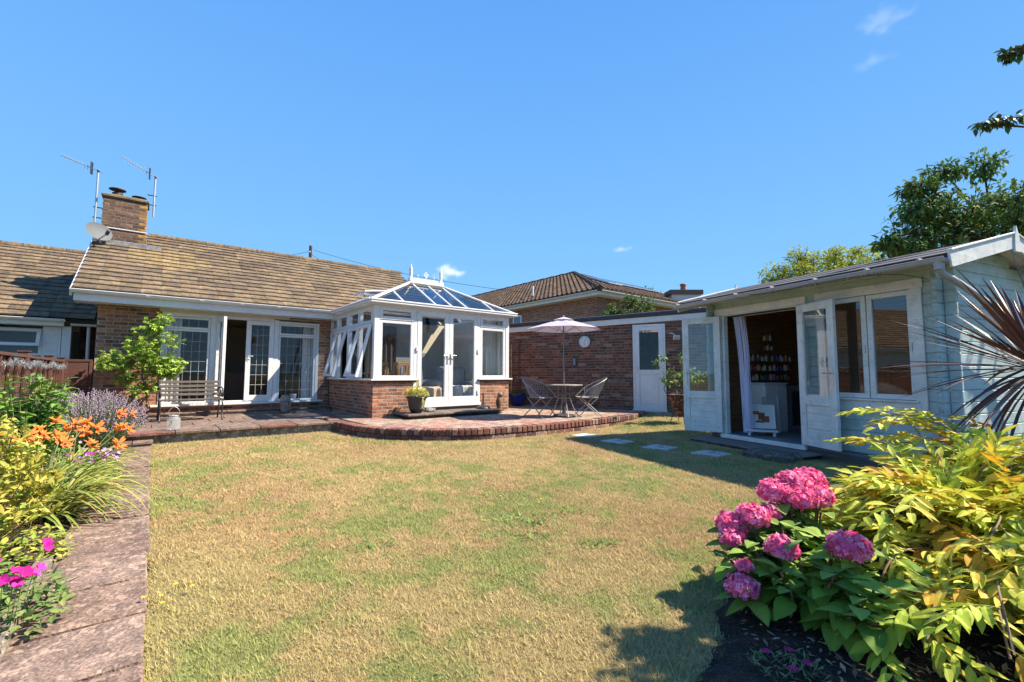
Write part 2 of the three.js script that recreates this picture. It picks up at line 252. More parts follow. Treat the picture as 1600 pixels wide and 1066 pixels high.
// Tiled roof slope. s runs up the slope from the eave; keep(x, s) clips; the slope's own mesh is the roof deck.
function tileSlope(parent, name, x0, x1, len, o) {
  const { pitch, at, ry = 0, gauge = 0.27, wide = 0.33, max = 300, pal, seed = 1, keep, bond = 0, roll = 0 } = o, r = rng(seed), items = [];
  const deckG = o.deck ? o.deck() : bx(x0, x1, -0.06, -0.004, -len, 0, 0), deck = part(name, deckG, M.dark, parent); deck.position.set(...at); deck.rotation.set(pitch, ry, 0, 'YXZ'); if (o.label) deck.userData.label = o.label;
  const rows = Math.round(len / gauge), gz = len / rows; let i = 0;
  for (let k = 0; k < rows; k++) {
    i++; const off = bond ? (k % 2) * wide / 2 : 0;
    for (let x = x0 - off; x < x1 - 0.02; x += wide) {
      const a = Math.max(x, x0), b = Math.min(x + wide - 0.0015, x1); if (b - a < 0.05) continue; const xm = (a + b) / 2; if (keep && !keep(xm, k * gz + gz / 2)) continue;
      const c = o.tone?.(xm, k * gz, r) ?? pal[Math.floor(r() * pal.length)], w = Math.round((b - a) * 1000) / 1000, vv = Math.floor(r() * 4);
      const g = cached('t' + w + c + vv + gz.toFixed(3) + roll, () => {
        let gg = cbox(w, 0.034, gz + 0.07, 0.003);
        if (roll) { const cyl = new THREE.CylinderGeometry(wide * 0.3, wide * 0.3, gz + 0.05, 6, 1, true, 0, Math.PI); cyl.rotateX(Math.PI / 2); cyl.rotateZ(Math.PI / 2); cyl.scale(1, 0.8, 1); gg = merge([gg, cyl]); }
        return tint(metreUV(gg, w * 3 + vv * 0.37 + c[0] * 40, vv * 0.61 + c[1] * 23), c.map((t) => t * (0.86 + 0.09 * vv)));
      });
      items.push({ g, m: TM(xm, 0.030 + (r() - 0.5) * 0.004, -(k * gz + gz / 2), -0.115 + (r() - 0.5) * 0.008, (r() - 0.5) * 0.005, (r() - 0.5) * 0.004) });
    }
  }
  pieces(deck, 'roof_tile', items, M.tile, max, 'tiling'); return deck;
}
const half = (profile, len, seg = 8) => { const g = new THREE.CylinderGeometry(profile, profile, len, seg, 1, true, Math.PI, Math.PI); g.rotateZ(Math.PI / 2); return g; };   // half-round gutter along x, opening up
// ================================================================== ground, lawn, path, terrace, patio
const PY = 0.19;
structure('ground', (() => { const g = new THREE.PlaneGeometry(500, 500, 1, 1); g.rotateX(-Math.PI / 2); g.translate(0, -0.05, -120); return g; })(), mat(0.13, 0.13, 0.05, { map: rep(T.mottle, 0.2), roughness: 1 }));
const lawnH = (u, n) => 0.10 * smooth(3.4, 6.0, u) * smooth(4.8, 2.6, n);
const patch = (x, z) => { const a = fbm(x * 0.55 + 40, z * 0.55 + 40, 0, 61, 3), b = fbm(x * 2.6 + 90, z * 2.6 + 90, 0, 62, 3), c = fbm(x * 9, z * 9, 0, 63, 2); return { green: clamp((a - 0.5) * 1.6 + (b - 0.5) * 2.9 + (c - 0.5) * 1.9 + 0.12), red: clamp((vnoise(x * 0.9 + 7, z * 0.9 + 3, 0, 66) - 0.45) * 1.6 + (b - 0.5)) }; };
const lawnGreen = (x, z) => { const [u, n] = toHouse(x, z); let g = patch(x, z).green; g += 0.34 * smooth(4.6, 7.0, n) - 0.14; g += 0.4 * smooth(3.0, 5.0, u); g += 0.25 * smooth(-2.8, -3.6, u); g += 0.3 * smooth(0.75, 0.2, n); return clamp(g); };
function lawnColor(x, z, j = 0.5) { const g = clamp(lawnGreen(x, z) + (j - 0.5) * 0.6), rd = patch(x, z).red; return [lerp(lerp(0.50, 0.46, rd), 0.29, g), lerp(lerp(0.375, 0.295, rd), 0.32, g), lerp(lerp(0.17, 0.14, rd), 0.085, g)]; }
{
  const nu = 190, nn = 230, u0 = -3.57, u1 = 7.4, n0 = 0.10, n1 = 14, P = [], C = [], I = [], Uv = [];
  for (let j = 0; j <= nn; j++) for (let i = 0; i <= nu; i++) {
    const u = lerp(u0, u1, i / nu), n = lerp(n0, n1, j / nn), w = toWorld(FR.house, u, 0, n), c = lawnColor(w.x, w.z);
    P.push(u, lawnH(u, n) + (fbm(u * 2 + 50, n * 2 + 50, 0, 71, 3) - 0.5) * 0.022 - 0.006, n); C.push(...c.map((k) => k * 0.8)); Uv.push(u, n);
    if (i < nu && j < nn) { const a = j * (nu + 1) + i; I.push(a, a + nu + 1, a + 1, a + 1, a + nu + 1, a + nu + 2); }
  }
  const g = new THREE.BufferGeometry(); g.setAttribute('position', new THREE.Float32BufferAttribute(P, 3)); g.setAttribute('color', new THREE.Float32BufferAttribute(C, 3)); g.setAttribute('uv', new THREE.Float32BufferAttribute(Uv, 2)); g.setIndex(I); g.computeVertexNormals();
  structure('lawn', g, mat(1, 1, 1, { vertexColors: true, map: rep(T.mottle, 1.1), bumpMap: rep(T.soil, 2.2), bumpScale: 0.008, roughness: 1 }), FR.house, [0, 0, 0], { uv: 1 });
}
const slabGeo = (w, d, t, c, k = 0) => cached('s' + w + '|' + d + '|' + t + c + k, () => tint(metreUV(cbox(w, t, d, 0.007), k * 0.37 + c[0] * 9, k * 0.71 + c[1] * 5), c));
{ // path of worn slabs beside the lawn
  const path = structure('path', bx(-4.03, -3.58, -0.08, -0.022, 0.46, 8.6, 0), M.soil, FR.house), r = rng(5), items = [], pal = [[0.36, 0.25, 0.195], [0.39, 0.28, 0.22], [0.33, 0.23, 0.18], [0.41, 0.295, 0.235]];
  for (let k = 0, n = 0.47; n < 8.3; k++) { const d = 0.43; items.push({ g: slabGeo(0.445, d, 0.05, pal[k % 4], k % 7), m: TM(-3.805 + (r() - 0.5) * 0.02, -0.004 + r() * 0.014, n + d / 2, (r() - 0.5) * 0.022, (r() - 0.5) * 0.03, (r() - 0.5) * 0.022) }); n += d + 0.03; }
  pieces(path, 'paving_slab', items, M.slab);
}
{ // narrow bed between path and fence, stone kerbs along it
  const P = [], I = [], Uv = [], nu = 10, nn = 120;
  for (let j = 0; j <= nn; j++) for (let i = 0; i <= nu; i++) { const u = lerp(-4.97, -4.03, i / nu), n = lerp(-2.9, 8.6, j / nn); P.push(u, 0.01 + 0.07 * Math.sin(i / nu * Math.PI) + (fbm(u * 5 + 20, n * 5 + 20, 0, 75, 3) - 0.5) * 0.07, n); Uv.push(u, n); if (i < nu && j < nn) { const a = j * (nu + 1) + i; I.push(a, a + nu + 1, a + 1, a + 1, a + nu + 1, a + nu + 2); } }
  const g = new THREE.BufferGeometry(); g.setAttribute('position', new THREE.Float32BufferAttribute(P, 3)); g.setAttribute('uv', new THREE.Float32BufferAttribute(Uv, 2)); g.setIndex(I); g.computeVertexNormals();
  structure('border_soil', g, mat(0.34, 0.25, 0.165, { map: rep(T.soil, 1.2), bumpMap: rep(T.soil, 1.2), bumpScale: 0.03, roughness: 1 }), FR.house, [0, 0, 0], { uv: 1 });
  const r = rng(8), lab = ['lying at the foot of the lavender', 'half hidden under the daylily leaves', 'beside the petunias, split and weathered', 'at the near end of the path'];
  const k = structure('path_kerb', bx(-4.06, -4.04, -0.1, -0.01, 0.8, 8.4, 0), M.concrete, FR.house); const items = [];
  for (let n = 0.85; n < 8.2;) { const L = 0.36 + r() * 0.25; if (!(Math.abs(n - 1.2) < 0.5 || Math.abs(n - 5.75) < 0.35 || Math.abs(n - 6.9) < 0.3)) { n += L; continue; } items.push({ g: slabGeo(0.07, Math.round(L * 50) / 50, 0.14, [0.36, 0.32, 0.25]), m: TM(-4.055, 0.015, n + L / 2, (r() - 0.5) * 0.06, (r() - 0.5) * 0.08, (r() - 0.5) * 0.1) }); n += L + 0.03; }
  pieces(k, 'kerb_stone', items, M.slab);
}
{ // terrace along the house: rendered retaining wall, coping, slabs
  const t = structure('terrace', [bx(-4.5, -0.76, -0.1, PY - 0.045, -3.0, 0.10, 0.01), bx(-0.76, 0.0, -0.1, PY - 0.05, -3.0, -0.5, 0)], M.concrete, FR.house), r = rng(15), items = [];
  const pal = [[0.30, 0.21, 0.17], [0.33, 0.24, 0.19], [0.27, 0.19, 0.155], [0.31, 0.225, 0.18]];
  for (let u = -4.48, i = 0; u < -0.8; i++) { const w = Math.min(0.6, -0.765 - u); items.push({ g: slabGeo(Math.round(w * 100 - 1) / 100, 0.3, 0.045, i % 3 === 1 ? [0.29, 0.135, 0.11] : pal[i % 4], i % 5), m: TM(u + w / 2, PY - 0.022 + (r() - 0.5) * 0.004, 0.02, 0, 0, (r() - 0.5) * 0.006), pri: 2 }); u += 0.6; }
  for (let row = 0, n = -0.135; n > -2.9; row++, n -= 0.6) for (let u = -4.48 - (row % 2) * 0.3; u < -0.02; u += 0.6) { const a = Math.max(u, -4.48), b = Math.min(u + 0.59, -0.01), d = Math.min(0.59, n + 2.99); if (b - a < 0.06 || (row === 0 && a > -0.9)) continue; items.push({ g: slabGeo(Math.round((b - a) * 100) / 100, Math.round(d * 100) / 100, 0.045, pal[Math.floor(r() * 4)], Math.floor(r() * 6)), m: TM((a + b) / 2, PY - 0.022 + (r() - 0.5) * 0.006, n - d / 2, (r() - 0.5) * 0.006, 0, (r() - 0.5) * 0.006) }); }
  pieces(t, 'paving_slab', items, M.slab);
  const s = structure('garden_step', [bx(-4.3, -3.56, -0.1, 0.055, 0.17, 0.44, 0.01)], M.concrete, FR.house); const it = [];
  for (let u = -4.3, i = 0; u < -3.6; u += 0.25, i++) it.push({ g: slabGeo(0.24, 0.29, 0.04, i % 2 ? [0.30, 0.14, 0.11] : [0.32, 0.22, 0.17], i), m: TM(u + 0.125, 0.075, 0.31) });
  pieces(s, 'coping_brick', it, M.slab);
  const l = structure('wall_ledge', bx(-4.5, -0.02, PY - 0.03, PY + 0.055, -2.995, -2.72, 0.01), M.concrete, FR.house), li = [];
  for (let u = -4.5, i = 0; u < -0.1; u += 0.56, i++) li.push({ g: slabGeo(0.55, 0.31, 0.035, i % 2 ? [0.30, 0.17, 0.135] : [0.32, 0.22, 0.18], i % 5), m: TM(u + 0.28, PY + 0.073, -2.85) });
  pieces(l, 'paving_slab', li, M.slab);
}
const patioEdge = (() => { const c = new THREE.CatmullRomCurve3([[-0.74, -0.75], [-0.80, -0.25], [-0.81, 0.35], [-0.73, 1.1], [-0.50, 1.75], [-0.20, 2.18], [0.27, 2.60], [0.70, 2.82], [1.15, 2.94], [1.7, 3.02], [2.3, 3.05], [3.0, 3.05], [3.75, 2.99], [4.4, 2.91], [5.1, 2.77], [5.75, 2.56], [6.25, 2.3]].map(([a, b]) => V3(a, 0, b))); return c; })();
{ // raised D-shaped patio: slabs clipped to the curve, brick-on-edge rim over a stretcher course
  const rim = patioEdge.getSpacedPoints(120), inner = rim.map((p, i) => { const t = patioEdge.getTangentAt(i / 120); return [p.x + t.z * 0.215, p.z - t.x * 0.215]; });
  inner.forEach((q, i) => { const p = rim[i]; if (Math.hypot(q[0] - 2.5, q[1]) > Math.hypot(p.x - 2.5, p.z)) { q[0] = 2 * p.x - q[0]; q[1] = 2 * p.z - q[1]; } });
  const outline = [...inner, [6.1, 1.5], [4.78, -1.5], [4.3, -2.5], [-0.55, -2.5]];
  const t = structure('patio', slabPoly([...rim.map((p, i) => [lerp(p.x, inner[i][0], 0.3), lerp(p.z, inner[i][1], 0.3)]), [6.1, 1.5], [4.78, -1.5], [4.3, -2.5], [-0.55, -2.5]], -0.1, PY - 0.04), M.mortar, FR.house), r = rng(25), items = [];
  const clip = (poly, edgeA, edgeB) => { const ins = (p) => (edgeB[0] - edgeA[0]) * (p[1] - edgeA[1]) - (edgeB[1] - edgeA[1]) * (p[0] - edgeA[0]) <= 0, out = []; for (let i = 0; i < poly.length; i++) { const a = poly[i], b = poly[(i + 1) % poly.length], ia = ins(a), ib = ins(b); if (ia) out.push(a); if (ia !== ib) { const d1 = (edgeB[0] - edgeA[0]) * (a[1] - edgeA[1]) - (edgeB[1] - edgeA[1]) * (a[0] - edgeA[0]), d2 = (edgeB[0] - edgeA[0]) * (b[1] - edgeA[1]) - (edgeB[1] - edgeA[1]) * (b[0] - edgeA[0]), k = d1 / (d1 - d2); out.push([lerp(a[0], b[0], k), lerp(a[1], b[1], k)]); } } return out; };
  const pal = [[0.53, 0.33, 0.255], [0.56, 0.46, 0.345], [0.49, 0.30, 0.235], [0.52, 0.42, 0.32], [0.56, 0.38, 0.295]];
  for (let u = -0.8, i = 0; u < 6.3; u += 0.45, i++) for (let n = -2.5, j = 0; n < 3.1; n += 0.45, j++) {
    if (u > 0.1 && u < 3.1 && n < -0.6) continue;
    let q = [[u, n], [u, n + 0.442], [u + 0.442, n + 0.442], [u + 0.442, n]]; for (let k = 0; k < outline.length && q.length > 2; k += (k < 118 ? 3 : 1)) { const a = outline[k], b = outline[k < 117 ? k + 3 : (k + 1) % outline.length]; q = clip(q, a, b); }
    if (q.length < 3) continue; let ar = 0; q.forEach((a, k) => { const b = q[(k + 1) % q.length]; ar += a[0] * b[1] - a[1] * b[0]; }); if (Math.abs(ar) < 0.01) continue;
    const cu = u + 0.22, cn = n + 0.22, c = pal[Math.floor(r() * pal.length)];
    items.push({ g: tint(metreUV(slabPoly(q.map(([a, b]) => [a - cu, b - cn]), -0.04, 0), r() * 5, r() * 5), c.map((x) => x * (0.9 + 0.2 * r()))), m: TM(cu, PY + (r() - 0.5) * 0.005, cn, (r() - 0.5) * 0.005, 0, (r() - 0.5) * 0.005) });
  }
  pieces(t, 'paving_slab', items, M.slab);
  const L = patioEdge.getLength(), top = [], low = [], pe = PAL.edge;
  const put = (arr, step, w, h, d, y, back) => { for (let s = step / 2, k = 0; s < L - step / 2; s += step, k++) { const p = patioEdge.getPointAt(s / L), q = patioEdge.getTangentAt(s / L), a = Math.atan2(-q.z, q.x); let nx = q.z, nz = -q.x; if (nx * (p.x - 2.5) + nz * p.z > 0) { nx = -nx; nz = -nz; } const c = pe[Math.floor(r() * pe.length)], vv = Math.floor(r() * 3); arr.push({ g: cached('e' + w + h + c + vv, () => tint(metreUV(cbox(w, h, d, 0.012), c[0] * 19 + vv, c[1] * 23), c.map((x) => x * (0.85 + 0.15 * vv)))), m: TM(p.x + nx * back, y + (r() - 0.5) * 0.008, p.z + nz * back, (r() - 0.5) * 0.03, a + (r() - 0.5) * 0.03, (r() - 0.5) * 0.03), pri: 2 }); } };
  put(top, 0.108, 0.098, 0.105, 0.215, PY - 0.048, 0.105); put(low, 0.235, 0.225, 0.09, 0.11, PY - 0.155, 0.066); put(low, 0.235, 0.225, 0.07, 0.11, PY - 0.25, 0.06);
  const e = part('edging', tube(patioEdge.getSpacedPoints(60).map((p) => [lerp(p.x, 2.5, 0.025), PY - 0.16, lerp(p.z, 0, 0.025)]), 0.07, 90, 6), M.mortar, t); pieces(e, 'edging_brick', [...top, ...low], M.brick);
}
{ // stepping stones across the lawn to the summerhouse
  const geo = metreUV(cbox(0.40, 0.05, 0.40, 0.008)), st = mat(0.92, 0.88, 0.80, { map: rep(T.slab, 1.5), bumpMap: rep(T.bump, 2), bumpScale: 0.005, roughness: 0.95 });
  [[2.56, 3.60, 'pale square stepping stone in the sun beside the patio', 0.04], [2.45, 4.39, 'pale stepping stone second from the patio, inside the shadow', -0.09], [2.46, 5.18, 'pale stepping stone third from the patio, inside the shadow', 0.05], [2.58, 5.92, 'pale stepping stone nearest the summerhouse door', -0.05]].forEach(([u, n, l, a]) => single('stepping_stone', l, 'stepping stone', geo.clone(), st, FR.house, [u, -0.002, n], a, 'stepping stones in the lawn'));
}
{ // dug bed in the right foreground
  const poly = [[0.35, 0.6], [0.50, -0.6], [0.66, -1.7], [0.98, -2.2], [1.25, -2.75], [1.75, -3.35], [2.6, -3.95], [3.5, -4.55], [4.3, -5.05], [7, -6], [7.5, 0.6]], P = [], I = [], Uv = [], nx = 150, nz = 150;
  const sd = (x, z) => { let d = 1e9, ins = false; for (let i = 0, j = poly.length - 1; i < poly.length; j = i++) { const [ax, az] = poly[j], [bx_, bz] = poly[i], t = clamp(((x - ax) * (bx_ - ax) + (z - az) * (bz - az)) / ((bx_ - ax) ** 2 + (bz - az) ** 2)); d = Math.min(d, Math.hypot(x - ax - t * (bx_ - ax), z - az - t * (bz - az))); if ((az > z) !== (bz > z) && x < (bx_ - ax) * (z - az) / (bz - az) + ax) ins = !ins; } return ins ? d : -d; };
  for (let j = 0; j <= nz; j++) for (let i = 0; i <= nx; i++) { const x = lerp(0.2, 7.6, Math.pow(i / nx, 1.3)), z = lerp(0.7, -6.1, j / nz), k = sd(x, z) + (fbm(x * 6 + 9, z * 6 + 40, 0, 81, 3) - 0.5) * 0.16; P.push(x, lerp(-0.06, 0.05, smooth(-0.12, 0.14, k)) + (fbm(x * 9 + 30, z * 9 + 60, 0, 82, 4) - 0.5) * 0.07, z); Uv.push(x, z); if (i < nx && j < nz) { const a = j * (nx + 1) + i; I.push(a, a + 1, a + nx + 1, a + 1, a + nx + 2, a + nx + 1); } }
  const g = new THREE.BufferGeometry(); g.setAttribute('position', new THREE.Float32BufferAttribute(P, 3)); g.setAttribute('uv', new THREE.Float32BufferAttribute(Uv, 2)); g.setIndex(I); g.computeVertexNormals();
  structure('flower_bed_soil', g, M.soil, FR.world, [0, 0, 0], { uv: 1 });
}
const bedPoly = [[0.35, 0.6], [0.50, -0.6], [0.66, -1.7], [0.98, -2.2], [1.25, -2.75], [1.75, -3.35], [2.6, -3.95], [3.5, -4.55], [4.3, -5.05], [7, -6], [7.5, 0.6]];

// ================================================================== bungalow
const tilePal = [[0.245, 0.192, 0.138], [0.27, 0.212, 0.15], [0.225, 0.175, 0.13], [0.29, 0.228, 0.16], [0.205, 0.162, 0.122], [0.255, 0.198, 0.138]];
const house = thing('bungalow', 'brick bungalow with brown tiled roof and leaded glass patio doors', 'house', FR.house);
const WN = -3.0;
{
  const op = [-3.5, -0.28, 0.40, 2.44];
  brickWall(house, 'rear_wall', -4.53, 0.0, 0.0, 2.62, [op], PAL.house, 101, { at: [0, 0, WN], depth: 0.11 });
  brickWall(house, 'end_wall', -6.6, -0.115, 0.0, 2.62, [], PAL.house, 102, { at: [-4.53, 0, WN], ry: -Math.PI / 2, depth: 0.11, max: 20 });
  const inner = (x0, x1, y0, y1, z0, z1, n = 'inner_wall', m = M.room) => part(n, bx(x0, x1, y0, y1, z0, z1, 0), m, house);
  inner(-4.41, -3.5, 0.1, 2.55, WN - 0.3, WN - 0.115); inner(-0.28, 0.2, 0.1, 2.55, WN - 0.3, WN - 0.115); inner(-3.5, -0.28, 2.45, 2.55, WN - 0.3, WN - 0.115); inner(1.05, 3.3, 0.1, 2.55, WN - 0.3, WN - 0.115); inner(0.2, 1.05, 2.3, 2.55, WN - 0.3, WN - 0.115);
  inner(0.02, 0.2, 0.1, 2.6, WN - 0.112, WN - 0.004, 'conservatory_back_wall', mat(0.62, 0.56, 0.44, { map: T.faint })); inner(1.05, 3.58, 0.1, 2.6, WN - 0.112, WN - 0.004, 'conservatory_back_wall', mat(0.62, 0.56, 0.44, { map: T.faint }));
  inner(-4.4, 3.3, 0.30, 0.40, -9.4, WN - 0.12, 'floor', M.carpet); inner(-4.4, 3.3, 2.56, 2.62, -9.4, WN - 0.12, 'ceiling', M.room);
  inner(-4.42, -4.36, 0.4, 2.55, -9.4, WN - 0.31); inner(0.3, 0.42, 0.4, 2.55, -7.2, WN - 0.31); inner(-4.36, 3.3, 0.4, 2.55, -7.4, -7.25, 'inner_wall', mat(0.40, 0.33, 0.26, { map: T.faint })); inner(3.3, 3.5, 0.0, 2.6, -9.6, WN - 0.01); inner(-4.53, 3.5, 0, 2.6, -9.75, -9.55, 'back_wall', M.mortar);
  // furniture seen dimly through the open door
  part('sideboard', [bx(-2.6, -1.2, 0.4, 1.1, -5.2, -4.75), bx(-2.55, -1.25, 1.1, 1.14, -5.22, -4.72)], mat(0.16, 0.075, 0.035, { map: T.wood, roughness: 0.5 }), house);
  // roof
  const eN = -2.50, eY = 2.70, rN = -6.25, rY = 4.78, len = Math.hypot(eN - rN, rY - eY), pitch = Math.atan2(rY - eY, eN - rN);
  tileSlope(house, 'roof', -4.86, 3.32, len, { pitch, at: [0, eY, eN], pal: tilePal, seed: 110, tone: (x, s, r) => Math.hypot((x + 3.35) / 0.85, (s - 2.45) / 0.75) < 0.6 + 0.6 * r() ? [[0.36, 0.28, 0.15], [0.32, 0.245, 0.14], [0.41, 0.32, 0.18]][Math.floor(r() * 3)] : undefined });
  tileSlope(house, 'far_roof_slope', -3.32, 4.86, len, { pitch, at: [0, eY, 2 * rN - eN], ry: Math.PI, pal: tilePal, seed: 111, max: 0 });
  const rt = []; for (let u = -3.86, k = 0; u < 3.3; u += 0.43, k++) { const g = new THREE.CylinderGeometry(0.115, 0.115, 0.42, 9, 1, true, 0, Math.PI); g.rotateZ(Math.PI / 2); rt.push({ g: tint(metreUV(g, k * 0.3), tilePal[k % 6]), m: TM(u + 0.21, rY + 0.0, rN, 0, 0, 0) }); }
  const rb = part('ridge', bx(-3.86, 3.3, rY - 0.06, rY + 0.04, rN - 0.08, rN + 0.08), M.mortar, house); pieces(rb, 'ridge_tile', rt, M.tile);
  for (const u of [-4.84, 3.30]) part('gable', (() => { const g = slabPoly([[eN - 0.35, 0], [2 * rN - eN + 0.35, 0], [rN, -(rY - eY - 0.2)]].map(([a, b]) => [a, b]), -0.06, 0.06); g.rotateX(Math.PI / 2); g.rotateY(-Math.PI / 2); g.translate(u < 0 ? u + 0.22 : u - 0.1, 2.62, 0); return g; })(), M.mortar, house);
  part('verge_board', [bar([-4.88, eY - 0.07, eN + 0.02], [-4.88, rY - 0.07, rN], 0.03, 0.14)], M.upvc, house);
  // eaves: boxed soffit, fascia, half-round gutter with joints
  part('soffit', bx(-4.80, 0.02, 2.50, 2.515, WN, -2.535, 0.002), M.upvc, house); part('fascia', [bx(-4.84, 0.02, 2.49, 2.69, -2.535, -2.51), bx(-4.84, -4.80, 2.49, 2.72, WN, -2.536)], M.upvc, house);
  const gt = half(0.058, 4.95); gt.translate(-2.405, 2.685, -2.448); const lip = [rod([-4.88, 2.687, -2.39], [0.06, 2.687, -2.39], 0.008), rod([-4.88, 2.687, -2.506], [0.06, 2.687, -2.506], 0.006)];
  const gut = part('gutter', [gt, ...lip, place(new THREE.CylinderGeometry(0.058, 0.058, 0.006, 14, 1, false, Math.PI, Math.PI), -4.88, 2.685, -2.448, 0, 0, Math.PI / 2)], M.upvc, house);
  for (const u of [-3.75, -2.85, -2.1, -1.35, -0.75]) { const j = half(0.063, 0.07, 8); j.translate(u, 2.684, -2.448); part('gutter_joint', j, M.upvc, gut); }
  // patio doors and leaded windows
  const zf = WN - 0.02, dr = part('patio_door_frame', [bx(-3.5, -3.43, 0.45, 2.44, zf - 0.05, zf + 0.035), bx(-0.35, -0.28, 0.45, 2.40, zf - 0.05, zf + 0.035), bx(-2.62, -2.50, 0.45, 2.44, zf - 0.05, zf + 0.04), bx(-1.325, -1.225, 0.45, 2.42, zf - 0.05, zf + 0.04), bx(-3.43, -2.62, 2.36, 2.44, zf - 0.05, zf + 0.03), bx(-2.5, -1.325, 2.37, 2.44, zf - 0.05, zf + 0.03), bx(-1.225, -0.35, 2.34, 2.40, zf - 0.05, zf + 0.03), bx(-2.5, -1.325, 0.45, 0.49, zf - 0.05, zf + 0.03)], M.upvc, house);
  part('lintel_board', bx(-3.55, -1.0, 2.44, 2.50, WN + 0.001, WN + 0.035), M.cream, house);
  part('sill', [bx(-3.62, -0.16, 0.40, 0.445, WN - 0.08, WN + 0.10, 0.008)], M.upvc, house);
  const leaded = (nm, x0, x1, y0, y1, cols, rows, parent, z) => { // frame, separate panes, lead cames
    const w = part(nm, frameGeo(x0, y0, x1, y1, 0.045, 0.06, z), M.upvc, parent), a = x0 + 0.045, b = x1 - 0.045, c = y0 + 0.045, d = y1 - 0.045, sx = (b - a) / cols, sy = (d - c) / rows, l = [];
    for (let i = 0; i < cols; i++) for (let j = 0; j < rows; j++) part('pane', paneGeo(a + i * sx, c + j * sy, a + (i + 1) * sx, c + (j + 1) * sy, z), M.glass, w);
    for (let i = 1; i < cols; i++) l.push(bx(a + i * sx - 0.0042, a + i * sx + 0.0042, c, d, z + 0.001, z + 0.006, 0.002)); for (let j = 1; j < rows; j++) l.push(bx(a, b, c + j * sy - 0.0042, c + j * sy + 0.0042, z + 0.0015, z + 0.0065, 0.002));
    part('lead_came', l, M.lead, w); return w;
  };
  leaded('top_light', -3.425, -2.625, 2.09, 2.355, 4, 1, house, zf - 0.005); leaded('window', -3.425, -2.625, 0.452, 2.085, 5, 7, house, zf - 0.005);
  leaded('top_light', -1.22, -0.355, 2.06, 2.335, 5, 1, house, zf - 0.005); leaded('window', -1.22, -0.355, 0.452, 2.055, 5, 7, house, zf - 0.005);
  const leaf = (nm, hx, ang, flip) => { // french door leaf built from the hinge along +x
    const o = new THREE.Group(); o.name = nm; o.position.set(hx, 0, zf + 0.02); o.rotation.y = ang; house.add(o); const s = flip ? -1 : 1, W = 0.585, a = Math.min(0, s * W), b = Math.max(0, s * W), c = [0.49, 2.365], cols = 3, rows = 7, x0 = a + 0.105, x1 = b - 0.105, y0 = c[0] + 0.12, y1 = c[1] - 0.10;
    part('stile', [bx(a, a + 0.10, c[0], c[1], -0.03, 0.03), bx(b - 0.10, b, c[0], c[1], -0.03, 0.03), bx(a + 0.1, b - 0.1, c[0], c[0] + 0.115, -0.028, 0.028), bx(a + 0.1, b - 0.1, c[1] - 0.095, c[1], -0.028, 0.028)], M.upvc, o);
    const sx = (x1 - x0) / cols, sy = (y1 - y0) / rows, l = []; for (let i = 0; i < cols; i++) for (let j = 0; j < rows; j++) part('pane', paneGeo(x0 + i * sx, y0 + j * sy, x0 + (i + 1) * sx, y0 + (j + 1) * sy), M.glass, o);
    for (let i = 1; i < cols; i++) l.push(bx(x0 + i * sx - 0.0042, x0 + i * sx + 0.0042, y0, y1, 0.001, 0.006, 0.002)); for (let j = 1; j < rows; j++) l.push(bx(x0, x1, y0 + j * sy - 0.0042, y0 + j * sy + 0.0042, 0.0015, 0.0065, 0.002)); part('lead_came', l, M.lead, o);
    const hx2 = s * (W - 0.05); part('handle', [bx(hx2 - 0.015, hx2 + 0.015, 1.40, 1.58, 0.03, 0.04), rod([hx2, 1.52, 0.04], [hx2, 1.52, 0.075], 0.008), rod([hx2, 1.52, 0.075], [hx2 - s * 0.1, 1.52, 0.075], 0.008)], M.upvc, o); return o;
  };
  leaf('door_leaf', -2.495, -1.42, false); leaf('door_leaf', -1.33, 0, true);
  part('vent_grille', [bx(-2.35, -2.13, 0.325, 0.355, WN - 0.01, WN + 0.006)], M.dark, house);
  // net curtains and drapes inside
  const drape = (x0, x1, z, y0 = 0.43, y1 = 2.38, amp = 0.03, m = M.curtain) => { const g = new THREE.PlaneGeometry(x1 - x0, y1 - y0, 40, 6); const p = g.attributes.position; for (let i = 0; i < p.count; i++) p.setZ(i, Math.sin((p.getX(i)) * 48 + Math.sin(p.getX(i) * 17) * 2) * amp * (0.75 + 0.25 * Math.sin(p.getX(i) * 9 + p.getY(i)))); g.computeVertexNormals(); g.translate((x0 + x1) / 2, (y0 + y1) / 2, z); return g; };
  part('curtain', drape(-3.45, -3.14, WN - 0.22), M.curtain, house); part('curtain', drape(-0.62, -0.3, WN - 0.22), M.curtain, house);
  part('window_pot', [place(lathe([[0, 0.45], [0.07, 0.45], [0.085, 0.60], [0.075, 0.6], [0.07, 0.47], [0, 0.47]]), -0.78, 0, WN - 0.28)], M.upvc, house);
  // chimney: brick stack, flaunching, cowls, lead flashing
  const cf = -5.25, cu0 = -4.74, cu1 = -3.90, cd = 0.62;
  const st = brickWall(house, 'chimney', cu0, cu1, 4.05, 5.40, [], PAL.chimney, 120, { at: [0, 0, cf], depth: 0.10, tone: (x, y, r) => x > cu1 - 0.13 ? [[0.42, 0.22, 0.045], [0.36, 0.185, 0.04], [0.46, 0.25, 0.06]][Math.floor(r() * 3)] : undefined, mortar: mat(0.24, 0.20, 0.155, { map: rep(T.mottle, 2) }) });
  const side = brickWall(house, 'chimney_side', 0.102, cd, 4.0, 5.40, [], [[0.42, 0.22, 0.045], [0.36, 0.185, 0.04], [0.30, 0.15, 0.05], [0.46, 0.25, 0.06]], 121, { at: [cu1, 0, cf], ry: Math.PI / 2, depth: 0.1, mortar: mat(0.34, 0.22, 0.08, { map: rep(T.mottle, 2) }), label: 'chimney side covered in orange lichen' });
  brickWall(house, 'chimney_side', -cd, -0.102, 4.0, 5.40, [], PAL.chimney, 122, { at: [cu0, 0, cf], ry: -Math.PI / 2, depth: 0.1 });
